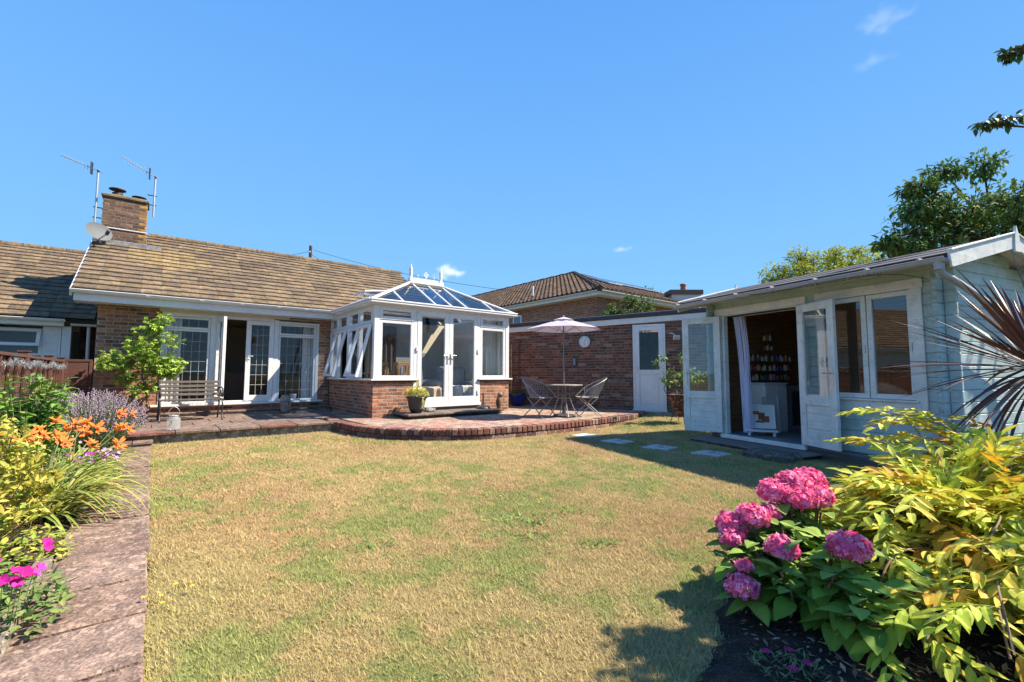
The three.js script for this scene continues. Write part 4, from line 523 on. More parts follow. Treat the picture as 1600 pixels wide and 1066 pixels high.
// ================================================================== brick house behind the garage
{
  const b = thing('brick_house', 'brick house with hipped brown tile roof behind the garage', 'house', FR.house), K = [9.615, 4.355, -2.0], pal = [[0.15, 0.105, 0.082], [0.13, 0.09, 0.072], [0.175, 0.122, 0.094], [0.11, 0.078, 0.064]];
  brickWall(b, 'side_wall', -24, -2.56, 1.9, 4.2, [[-7.85, -7.2, 3.30, 3.92]], [[0.27, 0.10, 0.06], [0.31, 0.12, 0.07], [0.22, 0.085, 0.06], [0.34, 0.14, 0.085]], 401, { at: [10.05, 0, 0], ry: -Math.PI / 2, depth: 0.1 });
  brickWall(b, 'end_wall', 10.05, 21.2, 1.9, 4.2, [], [[0.27, 0.10, 0.06], [0.31, 0.12, 0.07], [0.22, 0.085, 0.06]], 402, { at: [0, 0, -2.45], depth: 0.1, max: 100 });
  part('core', [bx(10.3, 21, -0.05, 4.15, -23.9, -2.7, 0), bx(10.07, 21, -0.05, 1.9, -23.9, -2.47, 0)], M.mortar, b);
  const wd = new THREE.Group(); wd.name = 'window'; wd.rotation.y = -Math.PI / 2; wd.position.x = 10.08; b.add(wd); part('window_frame', frameGeo(-7.85, 3.30, -7.2, 3.92, 0.07, 0.06), M.upvc, wd); part('pane', paneGeo(-7.78, 3.37, -7.27, 3.85), mat(0.10, 0.17, 0.20, { roughness: 0.05 }), wd);
  const len = Math.hypot(6, 2.67), pi = Math.atan2(2.67, 6), len2 = Math.hypot(7, 2.67), pi2 = Math.atan2(2.67, 7);
  tileSlope(b, 'roof', -24, -2.0, len, { pitch: pi, at: [K[0], K[1], 0], ry: -Math.PI / 2, pal, seed: 411, gauge: 0.3, wide: 0.28, roll: 1, deck: () => slabPoly([[-24, 0], [-2, 0], [-9, -len], [-24, -len]], -0.06, -0.004), keep: (x, s) => x < -2.0 - 7 * s / len });
  tileSlope(b, 'roof', K[0], K[0] + 12, len2, { pitch: pi2, at: [0, K[1], -2.0], pal, seed: 412, gauge: 0.3, wide: 0.28, roll: 1, deck: () => slabPoly([[K[0], 0], [K[0] + 12, 0], [K[0] + 6, -len2]], -0.06, -0.004), keep: (x, s) => Math.abs(x - K[0] - 6) < 6 * (1 - s / len2) });
  const hip = (a, c) => { const n = 17, it = []; for (let k = 0; k < n; k++) { const p = a.map((v, i) => lerp(v, c[i], k / n)), q = a.map((v, i) => lerp(v, c[i], (k + 1.08) / n)); it.push(rod([p[0], p[1] + 0.06, p[2]], [q[0], q[1] + 0.03, q[2]], 0.12, 0.11, 7)); } it.forEach((g, k) => part('hip_tile', tint(metreUV(g), pal[k % 4]), M.tile, b, { uv: 1 })); };
  hip(K, [K[0] + 6, K[1] + 2.67, -9]); hip([K[0] + 6, K[1] + 2.67, -9], [K[0] + 6, K[1] + 2.67, -24]);
  part('fascia', [bx(K[0] + 0.03, K[0] + 0.06, 4.17, 4.36, -24, -2.06), bx(K[0] + 0.03, 21.6, 4.171, 4.361, -2.06, -2.03)], M.whitePaint, b); part('soffit', [bx(K[0] + 0.06, 10.07, 4.17, 4.19, -24, -2.47), bx(K[0] + 0.06, 21.5, 4.172, 4.192, -2.46, -2.06)], M.whitePaint, b);
  part('gutter', [half(0.06, 21.9).rotateY(Math.PI / 2).translate(K[0] - 0.03, 4.34, -13), half(0.06, 11.9).translate(K[0] + 6, 4.34, -1.97)], mat(0.55, 0.55, 0.53), b);
  part('vent_pipe', [rod([10.6, 4.5, -7.0], [10.6, 5.35, -7.0], 0.05)], M.whitePaint, b);
  for (let k = 0; k < 5; k++) { const o = new THREE.Group(); o.name = 'solar_panel'; o.position.set(K[0] + 3.9 + k * 1.06, K[1] + 0.06, -2.0); o.rotation.x = pi2; b.add(o); const s0 = k === 0 ? 2.5 : 3.0; part('panel_frame', bx(-0.51, 0.51, 0.08, 0.12, -s0 - 1.7, -s0), M.galv, o); part('cells', bx(-0.48, 0.48, 0.121, 0.124, -s0 - 1.67, -s0 - 0.03, 0), mat(0.012, 0.014, 0.03, { roughness: 0.15 }), o); }
}
{ // far house with a white rendered chimney
  const t = thing('far_house', 'far grey roof with a white rendered chimney and clay pot', 'house', FR.world, [8.45, 0, -25.3]);
  part('chimney', bx(-0.65, 0.75, 3.0, 5.0, 2.9, 3.6), M.whitePaint, t); part('chimney_cap', bx(-0.75, 0.85, 5.0, 5.22, 2.8, 3.7), mat(0.16, 0.10, 0.08), t); part('chimney_pot', place(lathe([[0.16, 5.22], [0.13, 5.45], [0.16, 5.5], [0.16, 5.58], [0.1, 5.58]], 12), 0.05, 0, 3.25), mat(0.30, 0.11, 0.06), t);
  part('roof', (() => { const g = slabPoly([[-4, 0], [5, 0], [2.5, -1.3], [-1.8, -1.3]], -3, 3); g.rotateX(Math.PI / 2); g.translate(0, 3.3, 0); return g; })(), mat(0.16, 0.15, 0.145, { map: T.mottle }), t); part('wall', bx(-3.8, 4.8, -0.05, 3.3, -2.8, 2.8), M.whitePaint, t);
}
// ================================================================== neighbour's bungalow on the left
{
  const b = thing('neighbour_bungalow', 'neighbouring bungalow with brown tiled roof and white porch', 'house', FR.house), eN = -4.85, eY = 2.33, rN = -9.0, rY = 4.62, len = Math.hypot(eN - rN, rY - eY), pitch = Math.atan2(rY - eY, eN - rN);
  tileSlope(b, 'roof', -17, -4.70, len, { pitch, at: [0, eY, eN], pal: tilePal, seed: 510 }); part('far_roof_slope', [quad([-17, rY, rN], [-4.7, rY, rN], [-4.7, eY, 2 * rN - eN], [-17, eY, 2 * rN - eN])], M.dark, b);
  const rt = []; for (let u = -16.9, k = 0; u < -4.8; u += 0.43, k++) { const g = new THREE.CylinderGeometry(0.115, 0.115, 0.42, 9, 1, true, 0, Math.PI); g.rotateZ(Math.PI / 2); rt.push({ g: tint(metreUV(g, k * 0.3), tilePal[k % 6]), m: TM(u + 0.21, rY, rN) }); } pieces(part('ridge', bx(-17, -4.7, rY - 0.06, rY + 0.04, rN - 0.08, rN + 0.08), M.mortar, b), 'ridge_tile', rt, M.tile);
  part('gutter', [half(0.055, 11.9).translate(-11.13, 2.30, -4.79), rod([-17, 2.30, -4.735], [-5.18, 2.30, -4.735], 0.007)], M.upvc, b); part('fascia', bx(-17, -5.2, 2.16, 2.31, -4.87, -4.85), M.upvc, b); part('soffit', bx(-17, -5.2, 2.155, 2.17, -5.15, -4.87), M.upvc, b);
  part('wall', [bx(-17, -6.35, -0.05, 2.16, -5.35, -5.15, 0), bx(-6.35, -5.1, -0.05, 1.45, -5.35, -5.15, 0), bx(-5.3, -5.1, 1.45, 2.16, -5.36, -5.16, 0), bx(-17, -4.8, -0.05, 2.3, -9.2, -9.0, 0)], M.whitePaint, b);
  part('corner_post', [bx(-5.24, -5.09, 0.8, 2.17, -5.20, -5.02, 0.006)], M.upvc, b); const w = part('window', frameGeo(-6.35, 1.5, -5.56, 2.10, 0.05, 0.08, -5.17), M.upvc, b); part('pane', paneGeo(-6.3, 1.55, -5.61, 2.05, -5.17), M.glass, w); const sash = part('open_sash', frameGeo(-0.38, -0.40, 0.38, 0, 0.065, 0.05), M.upvc, w); sash.position.set(-5.955, 2.08, -5.11); sash.rotation.x = -0.35; part('room_back', bx(-6.5, -5.3, 0.5, 2.3, -6.3, -6.2, 0), mat(0.4, 0.38, 0.36), b);
  const d = part('white_shutter', bx(-5.555, -5.26, 1.2, 2.15, -5.15, -5.10), M.upvc, b); for (let k = 0; k < 4; k++) part('shutter_panel', bx(-5.51, -5.30, 1.45 + k * 0.165, 1.585 + k * 0.165, -5.10, -5.092), M.upvc, d);
  part('recess_wall', bx(-5.09, -4.60, -0.05, 2.3, -6.6, -6.5, 0), mat(0.26, 0.13, 0.09, { map: T.mottle }), b); part('recess_gutter', [half(0.05, 0.5).translate(-4.84, 2.22, -4.85), rod([-4.80, 2.18, -4.95], [-4.80, 0.4, -5.2], 0.034)], mat(0.55, 0.55, 0.55, { roughness: 0.4 }), b);
}
// ================================================================== fence
{
  const f = FR.house, U0 = -4.97; const post = (n, label) => { const t = thing('fence_post', label, 'fence post', f, [U0, 0, n], 0, 'posts of the brown fence'); part('post', bx(-0.05, 0.05, -0.05, 1.40, -0.05, 0.05, 0.006), M.fence, t); part('post_cap', [bx(-0.06, 0.06, 1.40, 1.418, -0.06, 0.06)], M.fence, t); };
  const spans = [[-2.72, -1.55, 'brown lapped fence panel between the two posts nearest the bungalow'], [-1.43, 0.33, 'brown lapped fence panel behind the tall green shrub'], [0.45, 2.2, 'brown lapped fence panel at the left picture edge']];
  post(-2.78, 'brown fence post at the panel corner nearest the bungalow wall'); post(-1.49, 'brown fence post to the left of the lavender'); post(0.39, 'brown fence post beside the green shrub at the left edge');
  for (const [a, b, label] of spans) {
    const t = thing('garden_fence', label, 'fence', f, [U0, 0, (a + b) / 2], 0, 'panels of the brown fence'), L = (b - a) / 2, r = rng(600 + Math.round(b * 10));
    for (let k = 0; k < 11; k++) part('board', [place(cbox(0.012, 0.135, 2 * L - 0.01, 0.003), (r() - 0.5) * 0.004, 0.10 + k * 0.115, 0, 0, 0, -0.07)], M.fence, t, { swap: true });
    for (let k = 0; k < 5; k++) part('batten', bx(0.016, 0.042, 0.04, 1.32, -L + 0.03 + k * (2 * L - 0.1) / 4, -L + 0.07 + k * (2 * L - 0.1) / 4), M.fence, t, { swap: true }); part('top_rail', bx(-0.035, 0.05, 1.322, 1.36, -L, L), M.fence, t);
  }
  const g = thing('side_screen', 'plain brown board screen closing the gap to the bungalow corner', 'screen', f, [-4.72, 0, -2.86]); part('board', bx(-0.20, 0.17, 0.05, 1.34, -0.012, 0.012), M.fence, g); part('frame', frameGeo(-0.21, 0.02, 0.185, 1.38, 0.045, 0.05), M.fence, g);
  // silver tinsel-like garland along the fence top
  const r = rng(640), G = []; for (let k = 0; k < 900; k++) { const s = k / 900, n = lerp(-2.5, 1.9, s), y = 1.27 - 0.05 * Math.abs(Math.sin(s * 11)), a = r() * 6.28, e = (r() - 0.5) * 2.6, l = 0.035 + r() * 0.03; const p = [0.0 + (r() - 0.5) * 0.02, y, n]; G.push(rod(p, [p[0] + Math.cos(a) * Math.cos(e) * l, y + Math.sin(e) * l, n + Math.sin(a) * Math.cos(e) * l], 0.0028, 0.0012, 3)); }
  single('garland', 'dull silver garland strung along the top of the brown fence', 'garland', G, mat(0.30, 0.33, 0.35, { roughness: 0.4, metalness: 0.4 }), f, [U0 + 0.09, 0, 0]);
}
// ================================================================== summerhouse
const shed = thing('summerhouse', 'pale blue timber summerhouse with open white double doors', 'summerhouse', FR.shed);
{
  const BH = 0.138, y0 = 0.13, top = 2.40, doorH = [-0.06, 1.30, 0.13, 2.16], winH = [1.62, 2.68, 0.72, 2.20], r = rng(700);
  const boards = (parent, nm, x0, x1, holes, zc, fn, m = M.shedBlue) => { const it = []; let k = 0; for (let y = y0; y < top; y += BH, k++) for (const [a, b] of cut([x0, x1], holes.filter((h) => h[2] < y + BH / 2 && h[3] > y + BH / 2))) { if (fn && !fn(y)) continue; part('board', place(cbox(b - a, BH - 0.002, 0.042, 0.009), (a + b) / 2, y + BH / 2, zc + (r() - 0.5) * 0.002), m, parent, {}); } };
  const front = part('front_wall', [bx(-0.28, doorH[0] - 0.02, y0, top, -0.045, -0.025, 0), bx(1.32, 1.6, y0, top, -0.045, -0.025, 0), bx(1.6, 2.86, y0, 0.7, -0.045, -0.025, 0), bx(2.7, 2.86, 0.7, top, -0.045, -0.025, 0), bx(-0.28, 2.86, 2.22, top, -0.045, -0.025, 0)], M.shedInside, shed);
  boards(front, 'board', -0.38, 3.03, [doorH, winH, [2.878, 2.922, 0, 3], [-0.262, -0.218, 0, 3]], 0.0);
  const gableBoards = (xc, nm) => { const w = part(nm, bx(xc > 1 ? xc - 0.045 : xc + 0.025, xc > 1 ? xc - 0.025 : xc + 0.045, y0, 2.36, -2.13, -0.05, 0), M.shedInside, shed); let k = 0; for (let y = y0; y < 2.9; y += BH, k++) { const half_ = y < 2.30 ? 1.23 : Math.max(0.05, 1.30 * (1 - (y + BH - 2.42) / 0.34)); const z0 = -1.07 - half_, z1 = -1.07 + half_; if (y + BH > 2.72) break; part('board', place(cbox(0.042, BH - 0.002, z1 - z0, 0.009), xc, y + BH / 2 - 0.003, (z0 + z1) / 2), M.shedBlue, w, {}); if (y < 2.36) part('log_end', place(cbox(0.046, BH - 0.012, 0.012, 0.003), xc + (r() - 0.5) * 0.004, y + BH / 2 - 0.003, 0.163 + (r() - 0.5) * 0.01), M.shedEnd, w); } return w; };
  gableBoards(2.90, 'gable_wall'); gableBoards(-0.24, 'gable_wall');
  part('back_wall', bx(-0.26, 2.92, y0, 2.4, -2.18, -2.14, 0), M.shedInside, shed);
  part('left_lining', [bx(-0.195, -0.18, y0, 2.3, -2.13, -0.06, 0)], M.shedInside, shed);
  for (let k = 0; k < 14; k++) part('lining_board', bx(-0.18, -0.172, y0 + 0.004 + k * 0.15, y0 + 0.148 + k * 0.15, -2.12, -0.07, 0.003), M.shedInside, shed);
  part('floor', bx(-0.2, 2.87, 0.085, 0.125, -2.13, 0.03, 0), mat(0.30, 0.33, 0.40, { map: T.wood, roughness: 0.5 }), shed); part('threshold', [bx(-0.10, 1.34, 0.065, 0.128, 0.031, 0.09)], M.shedTrim, shed);
  for (let k = 0; k < 6; k++) part('bearer', bx(-0.30 + k * 0.64, -0.20 + k * 0.64, -0.06, 0.084, -2.14, 0.02), M.dark, shed);
  part('base_board', bx(-0.33, 2.98, -0.06, 0.12, 0.0, 0.028), mat(0.20, 0.19, 0.175, { map: T.wood, roughness: 0.9 }), shed);
  // roof
  const rz = -1.02, ry_ = 2.735, ez = 0.43, ey = 2.365, x0 = -0.62, x1 = 3.16, pit = Math.atan2(ry_ - ey, ez - rz), L = Math.hypot(ez - rz, ry_ - ey);
  for (const s of [0, 1]) {
    const o = new THREE.Group(); o.name = 'roof_slope'; o.position.set(s ? x0 + x1 : 0, ey, s ? 2 * rz - ez : ez); o.rotation.set(pit, s ? Math.PI : 0, 0, 'YXZ'); shed.add(o);
    for (let k = 0; k < 27; k++) part('roof_board', bx(x0 + k * 0.14, x0 + k * 0.14 + 0.136, 0, 0.02, -L, 0, 0.003), M.shedTrim, o);
    for (let k = 0; k < 3; k++) part('felt_sheet', place(cbox(x1 - x0 + 0.02, 0.006, L / 3 + 0.06, 0.002), (x0 + x1) / 2, 0.028 + k * 0.005, -L / 6 - k * L / 3 + 0.01, -0.004), M.felt, o); part('felt_fold', [bx(x0, x1, -0.05, 0.03, 0.006, 0.012)], M.felt, o);
  }
  for (const x of [x1 + 0.003, x0 - 0.023]) { const yy = -0.05; part('barge_board', [bar([x + 0.01, ey + yy, ez + 0.03], [x + 0.01, ry_ + yy, rz + 0.01], 0.022, 0.165)], M.shedTrim, shed); part('barge_board', [bar([x + 0.01, ey + yy, 2 * rz - ez - 0.03], [x + 0.01, ry_ + yy, rz - 0.01], 0.022, 0.165)], M.shedTrim, shed); part('barge_cap', [bar([x + 0.01, ey + 0.05, ez + 0.03], [x + 0.01, ry_ + 0.05, rz], 0.05, 0.02), bar([x + 0.01, ey + 0.05, 2 * rz - ez - 0.03], [x + 0.01, ry_ + 0.05, rz], 0.05, 0.02)], M.shedTrim, shed); part('peak_board', (() => { const g = slabPoly([[-0.07, 0.16], [0.07, 0.16], [0.05, -0.03], [0.0, -0.15], [-0.05, -0.03]], -0.012, 0.012); g.rotateX(Math.PI / 2); g.rotateY(Math.PI / 2); g.translate(x + 0.025, ry_ - 0.02, rz); return g; })(), M.shedTrim, shed); }
  for (const z of [-0.25, -1.07, -1.9]) part('purlin', bx(2.93, x1 - 0.01, ry_ - Math.abs(z - rz) * 0.255 - 0.12, ry_ - Math.abs(z - rz) * 0.255 - 0.03, z - 0.03, z + 0.03), M.shedBlue, shed);
  part('wall_plate', bx(-0.3, 2.95, 2.33, 2.40, -0.02, 0.06), M.shedBlue, shed);
  const gm = mat(0.42, 0.43, 0.45, { map: T.faint, roughness: 0.5 }), gut = part('gutter', [half(0.055, x1 - x0 + 0.02).translate((x0 + x1) / 2, 2.335, 0.505), rod([x0, 2.337, 0.56], [x1, 2.337, 0.56], 0.007), rod([x0, 2.337, 0.45], [x1, 2.337, 0.45], 0.006)], gm, shed);
  for (const x of [-0.55, 0.05, 0.65, 1.25, 1.85, 2.45, 2.95]) part('gutter_bracket', [half(0.061, 0.035).translate(x, 2.334, 0.505), bx(x - 0.012, x + 0.012, 2.335, 2.365, 0.43, 0.57)], gm, gut);
  part('downpipe', [place(new THREE.CylinderGeometry(0.05, 0.042, 0.11, 14), 3.10, 2.27, 0.5), tube([[3.10, 2.23, 0.5], [3.105, 2.18, 0.46], [3.12, 2.14, 0.33], [3.12, 1.86, -0.62], [3.12, 1.56, -1.4], [3.12, 1.4, -1.5], [3.06, 0.9, -1.5], [2.98, 0.1, -1.5]], 0.034, 50, 10)], gm, shed);
  // string of dead fairy lights on the gutter
  part('light_string', [tube([[0.9, 2.3, 0.57], [1.3, 2.27, 0.575], [1.9, 2.29, 0.575], [2.5, 2.27, 0.575], [2.72, 2.25, 0.4], [2.84, 2.2, 0.12]], 0.003, 60, 4), ...Array.from({ length: 46 }, (_, i) => { const x = 0.95 + i * 0.038; return rod([x, 2.283, 0.577], [x + (i % 2 ? 0.01 : -0.01), 2.262, 0.58], 0.004, 0.002, 5); })], M.dark, shed);
  // door frame, leaves
  part('door_architrave', [bx(-0.165, -0.065, 0.13, 2.13, 0.021, 0.045), bx(-0.19, 1.40, 2.13, 2.245, 0.021, 0.052), bx(1.305, 1.40, 0.13, 2.13, 0.021, 0.045)], M.shedTrim, shed); part('door_frame', [bx(-0.06, -0.015, 0.128, 2.16, -0.06, 0.03), bx(1.255, 1.30, 0.128, 2.16, -0.06, 0.03), bx(-0.015, 1.255, 2.115, 2.16, -0.06, 0.03)], M.shedTrim, shed);
  const leaf = (hx, hz, ang, s, lab) => { const o = new THREE.Group(); o.name = 'door_leaf'; o.position.set(hx, 0.145, hz); o.rotation.y = ang; if (lab) o.userData.label = lab; shed.add(o); const W = 0.615, Hh = 1.97, X = (v) => s * v, b2 = (a, b, c, d, z0, z1) => bx(Math.min(X(a), X(b)), Math.max(X(a), X(b)), c, d, z0, z1);
    part('stile', [b2(0, 0.105, 0, Hh, -0.022, 0.022)], M.shedTrim, o, { swap: true }); part('stile', [b2(W - 0.105, W, 0, Hh, -0.022, 0.022)], M.shedTrim, o, { swap: true }); part('rail', [b2(0.105, W - 0.105, 0, 0.13, -0.021, 0.021)], M.shedTrim, o); part('rail', [b2(0.105, W - 0.105, 0.56, 0.69, -0.021, 0.021)], M.shedTrim, o); part('rail', [b2(0.105, W - 0.105, Hh - 0.11, Hh, -0.021, 0.021)], M.shedTrim, o);
    for (let k = 0; k < 4; k++) part('panel_board', [b2(0.105, W - 0.105, 0.131 + k * 0.107, 0.236 + k * 0.107, -0.009, 0.009)], M.shedTrim, o); part('pane', paneGeo(Math.min(X(0.105), X(W - 0.105)), 0.69, Math.max(X(0.105), X(W - 0.105)), Hh - 0.11), M.shedGlass, o);
    const hx2 = X(W - 0.05); for (const z of [1, -1]) part('handle', [bx(hx2 - 0.016, hx2 + 0.016, 0.82, 1.08, Math.min(z * 0.023, z * 0.03), Math.max(z * 0.023, z * 0.03)), rod([hx2, 1.0, z * 0.03], [hx2, 1.0, z * 0.07], 0.008), rod([hx2, 1.0, z * 0.07], [hx2 - s * 0.11, 1.0, z * 0.07], 0.008)], M.chrome, o); for (const h of [0.2, 1.0, 1.75]) part('hinge', [rod([X(-0.008), h, 0.02], [X(-0.008), h + 0.08, 0.02], 0.012)], M.galv, o); };
  leaf(-0.06, 0.075, Math.atan2(-0.34, -0.51), 1, 'left leaf swung back over the lawn'); leaf(1.30, 0.075, 2.868, -1, 'right leaf folded back against the window');
  shed.children.filter((c) => c.name === 'door_leaf').forEach((c, i) => { if (i === 0) c.rotation.y = Math.atan2(-0.34, -0.51); else c.rotation.y = Math.PI - 0.27; });
  // window
  part('window_trim', [bx(1.53, 2.75, 2.135, 2.25, 0.021, 0.05), bx(2.625, 2.735, 0.69, 2.135, 0.021, 0.045), bx(1.53, 1.64, 0.69, 2.135, 0.021, 0.045), bx(1.64, 2.625, 0.66, 0.80, 0.021, 0.043), bx(1.62, 2.66, 0.80, 0.825, 0.0, 0.07)], M.shedTrim, shed);
  for (const [a, b] of [[1.66, 2.145], [2.155, 2.64]]) { const w = part('window', frameGeo(a, 0.83, b, 2.13, 0.06, 0.05), M.shedTrim, shed); part('pane', paneGeo(a + 0.06, 0.89, b - 0.06, 2.07), M.shedGlass, w); part('handle', bx(b - 0.035, b - 0.02, 1.4, 1.5, 0.026, 0.045), M.chrome, w); }
}
{ // by the summerhouse door and inside it
  const f = FR.shed;
  const dk = thing('timber_deck', 'low grey timber deck in front of the summerhouse door', 'deck', f, [0.6, 0, 0.32]); for (let k = 0; k < 4; k++) part('deck_board', bx(-0.92, 1.0, 0.035, 0.06, -0.21 + k * 0.117, -0.098 + k * 0.117), mat(0.26, 0.245, 0.225, { map: rep(T.wood, 1), bumpMap: rep(T.wood, 1), bumpScale: 0.003, roughness: 0.9 }), dk); part('joist', [bx(-0.9, 0.98, -0.06, 0.034, -0.20, -0.15), bx(-0.9, 0.98, -0.06, 0.034, 0.2, 0.24)], M.dark, dk);
  single('step_block', 'rough grey concrete step block on the grass before the summerhouse', 'step', [place(cbox(0.62, 0.13, 0.40, 0.03), 0, 0.03, 0), place(cbox(0.5, 0.03, 0.34, 0.012), 0.02, 0.10, 0)], mat(0.24, 0.22, 0.19, { map: rep(T.slab, 1.6), bumpMap: rep(T.bump, 2), bumpScale: 0.015, roughness: 0.95 }), f, [1.35, 0, 0.80], 0.05);
  const sc = thing('string_curtain', 'lilac white string curtain gathered at the left of the summerhouse doorway', 'curtain', f, [0.10, 0, -0.16]), cm = mat(0.70, 0.67, 0.84, { roughness: 0.85 }), r = rng(712); for (let k = 0; k < 60; k++) { const x = 0.0 + r() * 0.20, z = (r() - 0.5) * 0.07, bend = (r() - 0.5) * 0.03; part('string', tube([[x - 0.06, 2.1, z], [x + bend, 1.5, z * 0.8], [x * 0.75 + 0.05, 0.8, z * 0.7 + bend], [x * 0.7 + 0.07, 0.16 + r() * 0.02, z]], 0.0045, 8, 4), cm, sc); } part('curtain_rail', rod([-0.1, 2.105, 0], [1.1, 2.105, 0], 0.01), M.galv, sc);
  const cb = thing('storage_cabinet', 'white storage cabinet inside the summerhouse', 'cabinet', f, [0, 0.125, 0]), wm = mat(0.82, 0.83, 0.85, { map: T.faint, roughness: 0.5 }); part('carcass', bx(-0.165, 0.20, 0, 0.83, -1.18, -0.62), wm, cb); part('door', bx(0.201, 0.218, 0.03, 0.80, -0.89, -0.63), wm, cb); part('door', bx(0.201, 0.218, 0.03, 0.80, -1.17, -0.90), wm, cb); part('top', bx(-0.168, 0.225, 0.831, 0.855, -1.2, -0.6), wm, cb);
  const gc = thing('glazed_cabinet', 'grey cabinet with a dark glazed door further inside the summerhouse', 'cabinet', f, [0, 0.125, 0]); part('carcass', bx(-0.165, 0.17, 0, 0.80, -1.85, -1.22), mat(0.34, 0.34, 0.38, { map: T.wood }), gc); part('glass_door', bx(0.171, 0.178, 0.1, 0.7, -1.66, -1.36), mat(0.03, 0.035, 0.05, { roughness: 0.1 }), gc);
  const print = (label, x, y, z, ry, w, h, lean, art) => { const t = thing('framed_print', label, 'picture', f, [x, y, z], ry); const o = new THREE.Group(); o.name = 'frame'; o.rotation.x = -lean; t.add(o); part('frame_moulding', frameGeo(-w / 2, 0, w / 2, h, 0.022, 0.025), M.upvc, o); part('mount', paneGeo(-w / 2 + 0.02, 0.02, w / 2 - 0.02, h - 0.02, 0.001), mat(0.66, 0.65, 0.62), o); part('print', art(w, h), art.m, o, {}); };
  const orange = (w, h) => [[-0.3, -0.08, 0.58, 0.72], [-0.12, 0.12, 0.36, 0.66], [0.02, 0.28, 0.26, 0.52], [-0.2, 0.1, 0.24, 0.33]].map(([a, b, c, d], k) => bx(w * a, w * b, h * c, h * d, 0.003 + k * 0.0006, 0.0036 + k * 0.0006, 0)); orange.m = mat(0.62, 0.19, 0.09, { map: T.slab });
  const leafy = (w, h) => [place(new THREE.SphereGeometry(0.06, 10, 6).scale(1, 0.6, 0.05), 0, h * 0.62, 0.004), place(new THREE.SphereGeometry(0.035, 8, 6).scale(1, 0.7, 0.05), 0.05, h * 0.7, 0.004)]; leafy.m = mat(0.05, 0.20, 0.06);
  print('framed print of orange blocks leaning inside the summerhouse doorway', 0.36, 0.24, -0.33, 0.72, 0.40, 0.40, 0.32, orange); print('framed print of a green plant leaning on the white cabinet', 0.255, 0.128, -0.72, 1.45, 0.36, 0.62, 0.06, leafy);
  const rk = thing('print_rack', 'low white rack under the leaning orange print', 'rack', f, [0.34, 0.126, -0.34], 0.72); part('shelf', bx(-0.23, 0.23, 0.07, 0.10, -0.1, 0.14), M.upvc, rk); for (const s of [-1, 1]) part('foot', bx(s * 0.18 - 0.02, s * 0.18 + 0.02, 0, 0.07, -0.08, 0.1), M.upvc, rk);
  const cols = [[0.5, 0.5, 0.52], [0.45, 0.08, 0.07], [0.06, 0.12, 0.35], [0.45, 0.35, 0.05], [0.1, 0.1, 0.11], [0.6, 0.58, 0.5], [0.08, 0.25, 0.15]], names = ['lowest', 'second', 'third', 'narrow fourth', 'narrow topmost'], cm2 = cols.map((c) => mat(...c, { roughness: 0.45 }));
  for (let s = 0; s < 5; s++) { const y = 1.02 + s * 0.17 + (s > 2 ? 0.03 : 0), z0 = s < 3 ? -1.75 : -1.3, z1 = s < 3 ? -0.62 : -1.0, sh = thing('paint_shelf', names[s] + ' wooden shelf of paint bottles on the summerhouse wall', 'shelf', f, [-0.17, y, 0]); part('shelf_board', bx(0, 0.13, -0.012, 0, z0, z1), M.shedInside, sh); const n = s < 3 ? 22 : 6; for (let k = 0; k < n; k++) { const z = lerp(z0 + 0.03, z1 - 0.03, (k + 0.5) / n), h = 0.07 + r() * 0.06, q = 0.014 + r() * 0.008; const b = single('paint_bottle', 'small craft paint bottle on the ' + names[s] + ' summerhouse shelf', 'bottle', [lathe([[0, 0], [q, 0], [q, h * 0.68], [q * 0.5, h * 0.8], [q * 0.5, h], [0, h]], 8)], cm2[Math.floor(r() * 7)], f, [-0.11 + r() * 0.05, y + 0.001, z], 0, 'paint bottles on the ' + names[s] + ' shelf'); } }
}
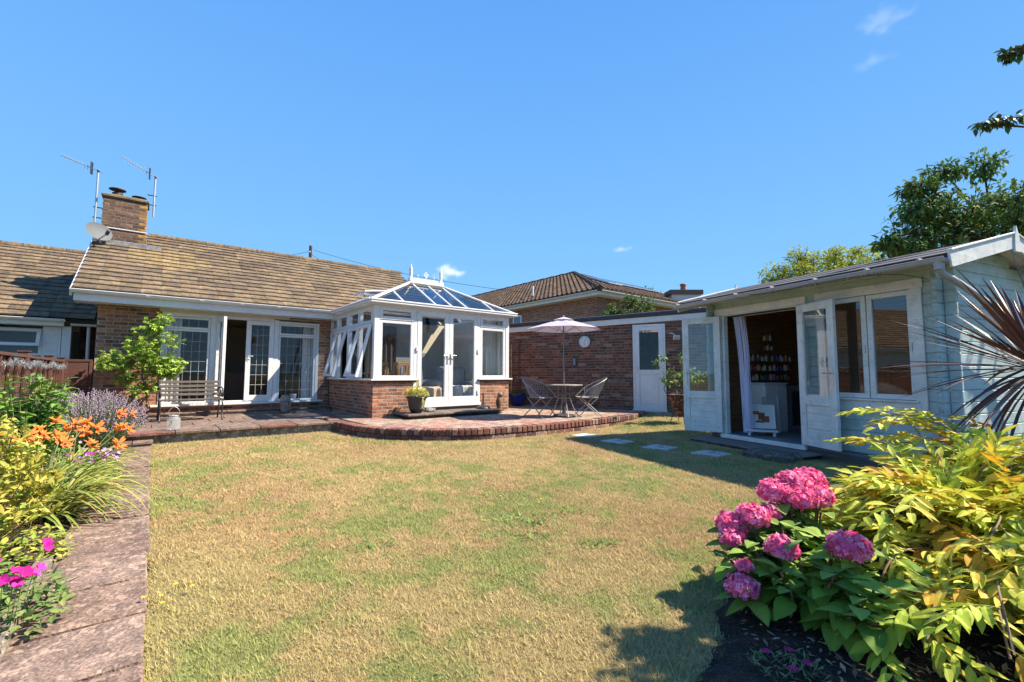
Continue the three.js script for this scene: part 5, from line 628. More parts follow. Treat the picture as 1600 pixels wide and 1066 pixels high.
// ================================================================== patio furniture and ornaments
const HF = FR.house;
{
  const wire = mat(0.33, 0.32, 0.31, { roughness: 0.45, metalness: 0.25, map: T.faint });
  const tc = [3.49, 2.13], t = thing('bistro_table', 'small round grey bistro table under the parasol', 'table', HF, [tc[0], PY, tc[1]]);
  part('table_top', [lathe([[0.02, 0.675], [0.40, 0.675], [0.415, 0.685], [0.415, 0.695], [0.40, 0.70], [0.02, 0.70]], 40)], mat(0.34, 0.32, 0.30, { map: T.fine, roughness: 0.4 }), t); for (let k = 0; k < 4; k++) { const a = k * Math.PI / 2 + 0.5; part('leg', [tube([[Math.cos(a) * 0.12, 0.67, Math.sin(a) * 0.12], [Math.cos(a) * 0.14, 0.4, Math.sin(a) * 0.14], [Math.cos(a) * 0.24, 0.14, Math.sin(a) * 0.24], [Math.cos(a) * 0.33, 0.012, Math.sin(a) * 0.33]], 0.012, 16, 7)], wire, t); } part('ring', place(new THREE.TorusGeometry(0.14, 0.009, 6, 24), 0, 0.4, 0, Math.PI / 2), wire, t); part('lower_shelf', [lathe([[0.03, 0.50], [0.22, 0.50], [0.22, 0.51], [0.03, 0.51]], 24)], wire, t);
  const p = thing('garden_parasol', 'open pale lilac parasol through the bistro table', 'parasol', HF, [tc[0], PY, tc[1]], 0.2), pm = mat(0.35, 0.31, 0.41, { phys: 1, transmission: 0.25, thickness: 0, roughness: 0.95 }), n = 8, R = 0.84;
  part('base', [lathe([[0, 0], [0.24, 0], [0.25, 0.02], [0.22, 0.045], [0.06, 0.06], [0.035, 0.11], [0.03, 0.30], [0.02, 0.30]], 28)], mat(0.05, 0.05, 0.052, { roughness: 0.6 }), p); part('pole', [rod([0, 0.02, 0], [0, 1.15, 0], 0.0165), rod([0, 1.1, 0], [0, 2.17, 0], 0.014)], mat(0.20, 0.185, 0.18, { roughness: 0.35, metalness: 0.5 }), p);
  const ring = (a, rr, y) => [Math.cos(a) * rr, y, Math.sin(a) * rr]; for (let k = 0; k < n; k++) { const a = k / n * 6.2832, b = (k + 1) / n * 6.2832, P = []; const S = 6; for (let i = 0; i < S; i++) { const r0 = 0.13 + (R - 0.13) * i / S, r1 = 0.13 + (R - 0.13) * (i + 1) / S, yy = (q) => 2.155 - 0.235 * Math.pow(q / R, 1.12), sag = (q) => 0.012 * Math.sin(Math.PI * q / R); const A = ring(a, r0, yy(r0)), B = ring(b, r0, yy(r0)), C = ring(b, r1, yy(r1)), D = ring(a, r1, yy(r1)), m0 = A.map((v, j) => (v + B[j]) / 2 - (j === 1 ? sag(r0) : 0)), m1 = D.map((v, j) => (v + C[j]) / 2 - (j === 1 ? sag(r1) : 0)); P.push(...A, ...m0, ...m1, ...A, ...m1, ...D, ...m0, ...B, ...C, ...m0, ...C, ...m1); } const g = new THREE.BufferGeometry(); g.setAttribute('position', new THREE.Float32BufferAttribute(P, 3)); g.computeVertexNormals(); part('canopy_panel', g, pm, p); part('rib', [rod([0, 2.13, 0], ring(a, R, 1.912), 0.006, 0.006, 5), rod([0, 1.85, 0], ring(a, R * 0.55, 2.02), 0.005, 0.005, 5)], wire, p); }
  part('vent_cap', [place(new THREE.ConeGeometry(0.24, 0.075, 8, 1, true), 0, 2.165, 0)], pm, p); part('finial', [place(new THREE.SphereGeometry(0.022, 10, 8), 0, 2.215, 0)], pm, p);
  const chair = (label, u, n_, ry) => { const c = thing('rattan_chair', label, 'chair', HF, [u, PY, n_], ry, 'open weave chairs at the bistro table'), RR = 0.27;
    const arc = (k, rad, y, lean) => { const a = lerp(-0.25, Math.PI + 0.25, k); return [Math.cos(a) * rad, y, -Math.sin(a) * rad * 0.95 + lean]; };
    const topY = (k) => 0.60 + 0.24 * Math.pow(Math.sin(k * Math.PI), 1.0), topPts = [], botPts = []; for (let i = 0; i <= 16; i++) { const k = i / 16; topPts.push(arc(k, RR + 0.045, topY(k), -0.10 * Math.sin(k * Math.PI) + 0.0)); botPts.push(arc(k, RR - 0.05, 0.42, 0.02)); }
    part('back_rail', tube([[0.27, 0.42, 0.25], ...topPts.slice(1, -1), [-0.27, 0.42, 0.25]], 0.013, 50, 8), wire, c); part('seat_rail', tube([...botPts, [-0.2, 0.42, 0.22], [0, 0.42, 0.26], [0.2, 0.42, 0.22]], 0.011, 40, 7, true), wire, c);
    for (let i = 1; i < 26; i++) { const k = i / 26, a = arc(k, RR + 0.045, topY(k), -0.10 * Math.sin(k * Math.PI)), b = arc(k, RR - 0.05, 0.42, 0.02); part('back_strand', rod(a, b, 0.0055, 0.0055, 5), wire, c); } for (let i = -5; i <= 5; i++) { const x = i * 0.04, h = Math.sqrt(Math.max(0, 0.22 * 0.22 - x * x)); part('seat_strand', rod([x, 0.422, -h], [x, 0.422, 0.23], 0.006, 0.006, 5), wire, c); }
    for (const s of [-1, 1]) { part('leg', rod([s * 0.20, 0.42, 0.20], [s * 0.25, 0, -0.26], 0.011, 0.011, 7), wire, c); part('leg', rod([s * 0.20, 0.42, -0.17], [s * 0.25, 0, 0.29], 0.011, 0.011, 7), wire, c); } };
  chair('open weave grey chair on the conservatory side of the bistro table', 3.02, 1.85, 0.15); chair('open weave grey chair tilted towards the garage door side of the bistro table', 3.97, 2.42, -2.2);
}
{ // conservatory step, pots and ornaments
  const st = thing('door_step', 'long dark paved step below the conservatory doors', 'step', HF, [1.66, PY, 0.37]); part('riser', bx(-1.12, 1.14, 0, 0.06, -0.355, 0.30, 0.004), mat(0.10, 0.06, 0.05, { map: T.mottle }), st); for (let k = 0; k < 4; k++) part('tread', bx(-1.2 + k * 0.61, -0.595 + k * 0.61, 0.061, 0.10, -0.36, 0.37, 0.008), mat(0.27, 0.22, 0.19, { map: rep(T.slab, 1.2), roughness: 0.8 }), st);
  const sy = PY + 0.101, pot = thing('plant_pot', 'black plastic pot on the step at the conservatory doors', 'pot', HF, [0.80, sy, 0.42]); part('pot_wall', [lathe([[0, 0.02], [0.125, 0.02], [0.16, 0.10], [0.195, 0.30], [0.225, 0.31], [0.23, 0.345], [0.205, 0.345], [0.18, 0.30], [0, 0.28]], 30)], mat(0.035, 0.036, 0.042, { roughness: 0.5, map: T.faint }), pot); for (let k = 0; k < 3; k++) part('foot', place(new THREE.SphereGeometry(0.025, 8, 6), Math.cos(k * 2.1) * 0.09, 0.018, Math.sin(k * 2.1) * 0.09), M.black, pot); part('compost', place(new THREE.CylinderGeometry(0.178, 0.178, 0.01, 24), 0, 0.30, 0), M.soil, pot);
  const to = thing('tortoise_ornament', 'grey stone tortoise beside the black pot', 'ornament', HF, [1.17, sy, 0.30], 0.3), gm = mat(0.40, 0.39, 0.37, { map: rep(T.slab, 5), bumpMap: rep(T.bump, 6), bumpScale: 0.005 }); part('shell', new THREE.SphereGeometry(0.1, 18, 10, 0, 6.3, 0, 1.6).scale(1.15, 0.72, 0.85).translate(0, 0.022, 0), gm, to); part('head', [place(new THREE.SphereGeometry(0.034, 10, 8).scale(1.3, 1, 0.9), 0.14, 0.045, 0.0), rod([0.1, 0.035, 0], [0.135, 0.045, 0], 0.026)], gm, to); for (const [a, b] of [[0.07, 0.07], [0.07, -0.07], [-0.08, 0.07], [-0.08, -0.07]]) part('leg', place(new THREE.SphereGeometry(0.028, 8, 6).scale(1.2, 0.85, 1), a, 0.024, b), gm, to);
  const db = thing('door_stop', 'dark round based metal post standing on the step', 'ornament', HF, [2.62, sy, 0.28]); part('base', [lathe([[0, 0], [0.17, 0], [0.175, 0.02], [0.13, 0.055], [0.05, 0.08], [0, 0.082]], 26)], M.black, db); part('post', rod([0, 0.07, 0], [0, 0.37, 0], 0.019), mat(0.05, 0.03, 0.025, { roughness: 0.5 }), db);
  const fg = thing('carved_figure', 'small carved wooden bird figure at the right end of the step', 'ornament', HF, [2.90, PY, 0.55], 0.4), fm = mat(0.36, 0.22, 0.10, { map: rep(T.wood, 6), roughness: 0.6 }); part('body', [place(lathe([[0.0, 0.0], [0.07, 0.0], [0.075, 0.03], [0.055, 0.08], [0.07, 0.19], [0.085, 0.28], [0.06, 0.36], [0.045, 0.40]], 16), 0, 0, 0)], fm, fg); part('head', [place(new THREE.SphereGeometry(0.062, 14, 10).scale(1, 1, 1.1), 0.01, 0.43, 0.015), place(new THREE.ConeGeometry(0.02, 0.08, 8), 0.015, 0.42, 0.095, Math.PI / 2 + 0.2)], fm, fg); part('wing', [place(new THREE.SphereGeometry(0.07, 10, 8).scale(0.3, 1.5, 0.8), 0.065, 0.24, 0), place(new THREE.SphereGeometry(0.07, 10, 8).scale(0.3, 1.5, 0.8), -0.065, 0.24, 0)], mat(0.20, 0.10, 0.045, { map: T.wood }), fg);
  const bp = thing('blue_pot', 'cobalt blue glazed pot against the garage wall', 'pot', HF, [4.72, PY, -1.0]); part('pot_wall', [lathe([[0, 0.0], [0.15, 0.0], [0.21, 0.15], [0.235, 0.33], [0.25, 0.36], [0.215, 0.36], [0.2, 0.3], [0, 0.29]], 28)], mat(0.012, 0.025, 0.16, { roughness: 0.15 }), bp); part('compost', place(new THREE.CylinderGeometry(0.2, 0.2, 0.01, 20), 0, 0.315, 0), M.soil, bp);
}
{ // bench, lantern jar, stone head on the terrace
  const b = thing('garden_bench', 'garden bench with iron scroll ends and weathered slats', 'bench', HF, [-2.98, PY, -1.85], 0.04), wm = mat(0.15, 0.125, 0.105, { map: rep(T.wood, 1.5), bumpMap: rep(T.wood, 1.5), bumpScale: 0.003, roughness: 0.85 }), im = mat(0.055, 0.055, 0.06, { roughness: 0.5, metalness: 0.4 }), W = 0.50;
  for (let k = 0; k < 4; k++) part('back_slat', [place(cbox(2 * W - 0.02, 0.055, 0.022, 0.004), 0, 0.50 + k * 0.083, -0.225 - k * 0.03, -0.32)], wm, b); for (let k = 0; k < 5; k++) part('seat_slat', [place(cbox(2 * W + 0.04, 0.022, 0.065, 0.004), 0, 0.415 - Math.abs(k - 2.5) * 0.006, -0.16 + k * 0.085)], wm, b);
  for (const s of [-1, 1]) { const x = s * W; part('end_frame', [tube([[x, 0.80, -0.35], [x, 0.55, -0.255], [x, 0.40, -0.20], [x, 0.22, -0.22], [x, 0.06, -0.30], [x, 0.0, -0.34]], 0.016, 30, 7), tube([[x, 0.40, -0.2], [x, 0.385, 0.0], [x, 0.395, 0.18], [x, 0.30, 0.23], [x, 0.14, 0.20], [x, 0.03, 0.25], [x, 0.0, 0.29]], 0.016, 30, 7), tube([[x, 0.62, -0.28], [x, 0.64, -0.12], [x, 0.63, 0.10], [x, 0.56, 0.22], [x, 0.47, 0.20], [x, 0.46, 0.13], [x, 0.51, 0.12]], 0.014, 30, 7)], im, b); part('scroll', [place(new THREE.TorusGeometry(0.06, 0.009, 6, 20), x, 0.52, -0.02, 0, Math.PI / 2), place(new THREE.TorusGeometry(0.04, 0.008, 6, 18), x, 0.50, -0.12, 0, Math.PI / 2), place(new THREE.TorusGeometry(0.035, 0.008, 6, 18), x, 0.49, 0.07, 0, Math.PI / 2)], im, b); }
  const j = thing('lantern_jar', 'ribbed clear glass jar lantern on the terrace edge by the bench', 'lantern', HF, [-3.30, PY, -0.12]); part('glass_jar', [lathe([[0.0, 0.005], [0.085, 0.005], [0.095, 0.02], [0.09, 0.05], [0.096, 0.08], [0.09, 0.11], [0.096, 0.14], [0.09, 0.18], [0.062, 0.215], [0.062, 0.245]], 28)], mat(0.85, 0.88, 0.88, { phys: 1, transmission: 0.8, thickness: 0, roughness: 0.15 }), j); part('neck_ring', place(new THREE.TorusGeometry(0.064, 0.007, 6, 22), 0, 0.235, 0, Math.PI / 2), M.galv, j); part('handle', tube([[-0.065, 0.235, 0], [-0.07, 0.31, 0], [0, 0.38, 0], [0.07, 0.31, 0], [0.065, 0.235, 0]], 0.005, 24, 6), M.galv, j);
  const h = thing('stone_head', 'pale carved stone head standing by the patio doors', 'statue', HF, [-1.12, PY, -2.52], 0.25), sm = mat(0.62, 0.57, 0.49, { map: rep(T.slab, 4), bumpMap: rep(T.bump, 5), bumpScale: 0.006, roughness: 0.95 });
  part('head', [place(lathe([[0, 0], [0.10, 0], [0.105, 0.05], [0.115, 0.14], [0.13, 0.28], [0.125, 0.36], [0.09, 0.41], [0, 0.425]], 20).scale(0.82, 1, 1), 0, 0, 0), place(cbox(0.17, 0.035, 0.06, 0.014), 0, 0.285, 0.105)], sm, h); part('nose', [place(new THREE.ConeGeometry(0.034, 0.14, 4), 0, 0.215, 0.125, 0.12, Math.PI / 4)], sm, h); part('mouth', [place(cbox(0.09, 0.014, 0.03, 0.006), 0, 0.115, 0.10), place(cbox(0.08, 0.016, 0.03, 0.007), 0, 0.092, 0.098)], sm, h); for (const s of [-1, 1]) part('ear', place(cbox(0.02, 0.13, 0.045, 0.008), s * 0.107, 0.22, 0), sm, h);
}
{ // utility pole with cables, behind the bungalow
  const t = thing('utility_pole', 'wooden utility pole behind the bungalow roof', 'pole', FR.world, [-13.7, 0, -30]); part('post', [rod([0, -0.05, 0], [0, 9.75, 0], 0.13, 0.1, 10)], mat(0.10, 0.075, 0.05, { map: T.wood }), t); part('insulator', [rod([0, 9.3, 0.1], [0, 9.3, 0.22], 0.05), rod([0, 9.5, -0.1], [0, 9.5, -0.22], 0.05)], M.whitePaint, t);
  const cable = (a, b, sag) => { const P = []; for (let i = 0; i <= 14; i++) { const k = i / 14; P.push([lerp(a[0], b[0], k), lerp(a[1], b[1], k) - sag * 4 * k * (1 - k), lerp(a[2], b[2], k)]); } return tube(P, 0.012, 40, 4); };
  single('overhead_cable', 'thin overhead cable from the pole across to the house behind the garage', 'cable', cable([-13.7, 9.5, -29.8], [1.6, 5.5, -24.5], 0.4), M.dark); single('overhead_cable', 'thin overhead cable from the pole going left above the roof ridge', 'cable', cable([-13.7, 9.3, -29.8], [-32, 8.6, -34], 0.4), M.dark); single('overhead_cable', 'lower slack cable from the pole dropping behind the roof', 'cable', cable([-13.7, 9.2, -29.8], [-4, 5.0, -22], 0.5), M.dark);
}
// ================================================================== plants
function leafGeo(len, wid, o = {}) {      // blade along +z, upper side +y
  const { segs = 3, fold = 0.22, droop = 0.25, peak = 0.42, base = 0.06, tip = 0, wave = 0 } = o, P = [], rows = [];
  for (let i = 0; i <= segs; i++) { const t = i / segs, s = t < peak ? Math.sin(t / peak * Math.PI / 2) : Math.cos((t - peak) / (1 - peak) * Math.PI / 2), w = wid / 2 * Math.max(i === 0 ? base : i === segs ? tip : 0, Math.pow(s, 0.85)), z = len * t, y = -droop * len * t * t + wave * Math.sin(t * 7) * len; rows.push([[-w, y + fold * w, z], [0, y, z], [w, y + fold * w, z]]); }
  for (let i = 0; i < segs; i++) { const [a, b, c] = rows[i], [d, e, f] = rows[i + 1]; const tri = (p, q, r) => P.push(...p, ...q, ...r); tri(a, b, e); if (i < segs - 1 || tip) tri(a, e, d); tri(b, c, e); if (i < segs - 1 || tip) tri(c, f, e); }
  const g = new THREE.BufferGeometry(); g.setAttribute('position', new THREE.Float32BufferAttribute(P, 3)); g.computeVertexNormals(); g.setAttribute('uv', new THREE.Float32BufferAttribute(new Float32Array(P.length / 3 * 2), 2)); const C = []; for (let i = 0; i < P.length; i += 3) { const rib = Math.abs(P[i]) < 1e-6, e = hash2(Math.round(P[i] * 9999), Math.round(P[i + 2] * 9999), 7), k = rib ? 1.16 : 0.86 + 0.2 * e; C.push(k * (rib ? 1.03 : 1 + 0.1 * (e - 0.5)), k, k); } g.setAttribute('color', new THREE.Float32BufferAttribute(C, 3)); return g;
}
const _x = V3(), _y = V3(), _z = V3();
function aim(pos, dir, up, s = 1, roll = 0) { _z.copy(dir).normalize(); _x.crossVectors(up, _z); if (_x.lengthSq() < 1e-6) _x.set(1, 0, 0); _x.normalize(); _y.crossVectors(_z, _x); const m = new THREE.Matrix4().makeBasis(_x, _y, _z); if (roll) m.multiply(new THREE.Matrix4().makeRotationZ(roll)); m.scale(V3(s, s, s)); m.setPosition(pos); return m; }
function cloud(list, bases) {             // list: {m, c:[r,g,b], k}; one merged geometry
  let n = 0; for (const l of list) n += bases[l.k ?? 0].attributes.position.count;
  const P = new Float32Array(n * 3), N = new Float32Array(n * 3), C = new Float32Array(n * 3); let o = 0; const v = V3(), nm = new THREE.Matrix3();
  for (const l of list) { const b = bases[l.k ?? 0], p = b.attributes.position, q = b.attributes.normal; nm.getNormalMatrix(l.m); for (let i = 0; i < p.count; i++, o++) { v.fromBufferAttribute(p, i).applyMatrix4(l.m); P[o * 3] = v.x; P[o * 3 + 1] = v.y; P[o * 3 + 2] = v.z; v.fromBufferAttribute(q, i).applyMatrix3(nm).normalize(); N[o * 3] = v.x; N[o * 3 + 1] = v.y; N[o * 3 + 2] = v.z; const w = b.attributes.color; C[o * 3] = l.c[0] * (w ? w.getX(i) : 1); C[o * 3 + 1] = l.c[1] * (w ? w.getY(i) : 1); C[o * 3 + 2] = l.c[2] * (w ? w.getZ(i) : 1); } }
  const g = new THREE.BufferGeometry(); g.setAttribute('position', new THREE.BufferAttribute(P, 3)); g.setAttribute('normal', new THREE.BufferAttribute(N, 3)); g.setAttribute('color', new THREE.BufferAttribute(C, 3)); g.setAttribute('uv', new THREE.BufferAttribute(new Float32Array(n * 2), 2)); return g;
}
const leafMat = (tr = 0.35, rough = 0.6) => mat(1, 1, 1, { phys: 1, vertexColors: true, transmission: tr, thickness: 0, roughness: rough, specularIntensity: 0.4 });
M.leaf = leafMat(0.35, 0.75); M.leafGloss = leafMat(0.3, 0.5); M.petal = leafMat(0.3, 0.9); M.bark = mat(0.16, 0.115, 0.08, { map: rep(T.mottle, 4), bumpMap: rep(T.bump, 6), bumpScale: 0.01, roughness: 0.95 }); M.stem = mat(0.16, 0.20, 0.06, { roughness: 0.7 }); M.twig = mat(0.20, 0.13, 0.08, { roughness: 0.9 });
const pick = (r, pal, j = 0.18) => { const c = pal[Math.floor(r() * pal.length)], s = 1 + (r() - 0.5) * 2 * j; return c.map((v) => v * s); };
const sph = (r) => { const a = r() * 6.2832, y = r() * 2 - 1, q = Math.sqrt(1 - y * y); return V3(Math.cos(a) * q, y, Math.sin(a) * q); };
function addFoliage(t, name, list, bases, m = M.leaf) { const k = shadow(new THREE.Mesh(cloud(list, bases), m)); k.name = name; t.add(k); return k; }
// leaves as single parts (largest first), the rest joined
function addLeaves(t, name, list, bases, pal, m = M.leaf, max = 300) { const items = list.map((l) => { const ci = l.ci ?? 0, key = name + t.name + (l.k ?? 0) + '|' + ci; return { g: cached(key, () => tint(bases[l.k ?? 0].clone(), pal[ci])), m: l.m }; }); pieces(t, name, items, m, max, name + '_mass'); }
// A tree or shrub: limbs grow from the trunk into clumps; each clump carries twigs and leaves.
function growTree(t, o) {
  const { r, trunk, rad, clumps, leaf, pal, per, spread, twig = 0.5, mTrunk = M.bark, m = M.leaf, droop = 0.2 } = o, wood = [], list = [], B = Array.isArray(leaf) ? leaf : [leaf];
  wood.push(new THREE.TubeGeometry(new THREE.CatmullRomCurve3(trunk.map((p) => V3(...p))), 16, rad, 8)); { const g = wood[0], p = g.attributes.position, y0 = trunk[0][1], y1 = trunk[trunk.length - 1][1]; const c = new THREE.CatmullRomCurve3(trunk.map((q) => V3(...q))); for (let i = 0; i <= 16; i++) { const s = c.getPointAt(i / 16), k = lerp(1.15, 0.4, i / 16); for (let j = 0; j <= 8; j++) { const q = i * 9 + j; p.setXYZ(q, s.x + (p.getX(q) - s.x) * k, s.y + (p.getY(q) - s.y) * k, s.z + (p.getZ(q) - s.z) * k); } } }
  const curve = new THREE.CatmullRomCurve3(trunk.map((p) => V3(...p)));
  for (const [cx, cy, cz, cr, cf = 0.75] of clumps) {
    const c = V3(cx, cy, cz), s = curve.getPointAt(0.45 + 0.5 * r()), mid = s.clone().lerp(c, 0.55).add(V3((r() - 0.5) * 0.3, 0.12 * s.distanceTo(c), (r() - 0.5) * 0.3).multiplyScalar(Math.min(1, cr))); wood.push(tube([s.toArray(), mid.toArray(), c.toArray()], Math.max(0.006, rad * (o.limb ?? 0.28)), 8, 5));
    for (let k = 0; k < per; k++) {
      const d = sph(r), tipR = cr * Math.pow(r(), 0.4), tip = c.clone().add(V3(d.x * tipR, d.y * tipR * cf, d.z * tipR));
      if (k % 3 === 0 && twig) wood.push(rod(c.clone().lerp(tip, 0.1).toArray(), tip.toArray(), Math.max(0.0025, rad * 0.05), Math.max(0.001, rad * 0.02), 3));
      const nL = spread.n; for (let i = 0; i < nL; i++) { const b = tip.clone().add(sph(r).multiplyScalar(spread.s * r())), dir = d.clone().multiplyScalar(0.7).add(sph(r).multiplyScalar(0.9)); dir.y -= droop; list.push({ m: aim(b, dir, V3((r() - 0.5) * 0.9, 1, (r() - 0.5) * 0.9), 0.7 + r() * 0.6), c: pick(r, pal), k: Math.floor(r() * B.length) }); }
    }
  }
  part('trunk', wood, mTrunk, t); addFoliage(t, 'crown', list, B, m); return list;
}
const blobs = (r, n, c, rx, ry, rz, cr, bottom = -0.6) => Array.from({ length: n }, () => { let d; do d = sph(r); while (d.y < bottom); const q = Math.pow(r(), 0.33); return [c[0] + d.x * rx * q, c[1] + d.y * ry * q, c[2] + d.z * rz * q, cr * (0.7 + 0.6 * r())]; });
// ------------------------------------------------------------------ lawn grass
{
  const r = rng(900), P = [], blade = (a, lean, h, w, ox, oz) => { const c = Math.cos(a), s = Math.sin(a), tx = ox + c * lean, tz = oz + s * lean; P.push(ox - s * w, 0, oz + c * w, ox + s * w, 0, oz - c * w, tx, h, tz); };
  for (let k = 0; k < 12; k++) blade(r() * 6.28, 0.008 + r() * 0.024, 0.006 + r() * 0.018, 0.0012 + r() * 0.0014, (r() - 0.5) * 0.05, (r() - 0.5) * 0.05);
  const g = new THREE.BufferGeometry(); g.setAttribute('position', new THREE.Float32BufferAttribute(P, 3)); g.computeVertexNormals(); g.setAttribute('uv', new THREE.Float32BufferAttribute(new Float32Array(P.length / 3 * 2), 2));
  const rim = patioEdge.getSpacedPoints(60), poly = [...rim.map((p) => [p.x, p.z]), [7.2, 1.9], [4, -3], [-0.8, -3]], inP = (pl, x, z) => { let ins = false; for (let i = 0, j = pl.length - 1; i < pl.length; j = i++) { const [ax, az] = pl[j], [bx_, bz] = pl[i]; if ((az > z) !== (bz > z) && x < (bx_ - ax) * (z - az) / (bz - az) + ax) ins = !ins; } return ins; };
  const sf = FR.shed, inShed = (x, z) => { const dx = x - sf.x, dz = z - sf.z, c = Math.cos(sf.r), s = Math.sin(sf.r), u = dx * c - dz * s, n = dx * s + dz * c; return u > -0.36 && u < 3.1 && n < 0.56; };
  const stones = [[2.56, 3.60], [2.45, 4.39], [2.46, 5.18], [2.58, 5.92]], put = [];
  for (let tries = 0; put.length < 190000 && tries < 1500000; tries++) {
    const d = 1.3 * Math.pow(16 / 1.3, Math.pow(r(), 0.9)), az = (r() - 0.5) * 1.9, x = Math.sin(az) * d, z = -Math.cos(az) * d, [u, n] = toHouse(x, z);
    const jt = ((n - 0.47) % 0.46 + 0.46) % 0.46 > 0.437 && u > -4.0 && n > 0.5 && fbm(u * 4 + 9, n * 4, 0, 84, 2) > 0.47; if ((u < -3.60 + 0.09 * (fbm(n * 5 + 7, u, 0, 83, 3) - 0.35) && !jt) || u > 7.3 || n < 0.115 || inP(poly, u, n) || inShed(x, z) || stones.some(([a, b]) => Math.abs(u - a) < 0.205 && Math.abs(n - b) < 0.205)) continue; if (inP(bedPoly, x, z) && r() > 0.05) continue;
    put.push([x, lawnH(u, n), z, d, n]);
  }
  const im = new THREE.InstancedMesh(g, mat(1, 1, 1, { phys: 1, transmission: 0.35, thickness: 0, roughness: 0.9 }), put.length), c = new THREE.Color(); im.name = 'grass'; im.userData = { kind: 'stuff', label: 'short dry lawn grass, straw coloured with green patches' };
  put.forEach(([x, y, z, d], i) => { const s = (0.6 + 0.55 * r() + (r() < 0.05 ? 0.7 : 0)) * (0.78 + 0.07 * d); im.setMatrixAt(i, TM(x, y - 0.002, z, 0, r() * 6.28, 0, s)); const q = lawnColor(x, z, r()), k = 0.82 + 0.5 * r(); im.setColorAt(i, c.setRGB(q[0] * k, q[1] * k, q[2] * k)); }); shadow(im); scene.add(im);
}
{ // broad-leaved weeds and yellow flowers in the lawn
  const r = rng(910), lf = [leafGeo(0.085, 0.024, { droop: 0.15 }), leafGeo(0.06, 0.02, { droop: 0.1 })], wp = [[0.14, 0.25, 0.05], [0.18, 0.29, 0.06], [0.12, 0.21, 0.04]];
  [[-0.16, -4.25, 'weed rosette in the lawn well before the patio'], [0.05, -3.62, 'spreading weed patch in the middle of the lawn'], [0.22, -3.45, 'weed clump right of the middle of the lawn'], [0.5, -3.75, 'small weed tuft on the right side of the lawn'], [0.15, -3.2, 'weed rosette in the lawn nearest the middle'], [0.56, -3.05, 'bright green weed rosette towards the hydrangea'], [-3.0, -4.1, 'green weed tuft on the path edge of the lawn'], [-0.9, -3.0, 'low weed patch in the left middle lawn']].forEach(([x, z, l], q) => { const t = thing('lawn_weed', l, 'weed', FR.world, [x, 0.0, z]), L = []; for (let k = 0; k < (q === 1 ? 70 : 34); k++) { const a = r() * 6.28, s = Math.sqrt(r()) * (q === 1 ? 0.3 : 0.13); L.push({ m: aim(V3(Math.cos(a * 3) * s, 0.006, Math.sin(a * 3) * s * 0.7), V3(Math.cos(a), 0.1 + r() * 0.9, Math.sin(a)), V3(r() - 0.5, 1, r() - 0.5), 0.35 + 0.5 * r()), c: pick(r, wp), k: k % 2 }); } addFoliage(t, 'leaf_rosette', L, lf); });
  const yel = mat(0.72, 0.50, 0.02, { roughness: 0.8 }), fl = (x, z, l) => { const t = thing('dandelion', l, 'flower', FR.world, [x, 0, z], 0, 'yellow flowers in the lawn'); part('stem', rod([0, -0.005, 0], [0.004, 0.05, 0], 0.0018, 0.0015, 5), M.stem, t); const P = []; for (let k = 0; k < 14; k++) P.push(place(leafGeo(0.014, 0.005, { segs: 2, droop: -0.2 }), 0.004, 0.05, 0, -0.25, k * 0.449, 0)); part('flower', P, yel, t); };
  fl(-1.72, -2.38, 'yellow dandelion nearest the path in the group of five'); fl(-1.62, -2.36, 'yellow dandelion on the lawn side of the group of five'); fl(-1.77, -2.24, 'yellow dandelion left of the near pair by the path'); fl(-1.70, -2.26, 'yellow dandelion in the middle of the near pair by the path'); fl(-1.64, -2.19, 'yellow dandelion closest to the camera by the path'); fl(-0.1, -4.05, 'yellow dandelion alone in the middle lawn'); fl(0.25, -3.95, 'yellow dandelion right of the middle lawn weed');
}
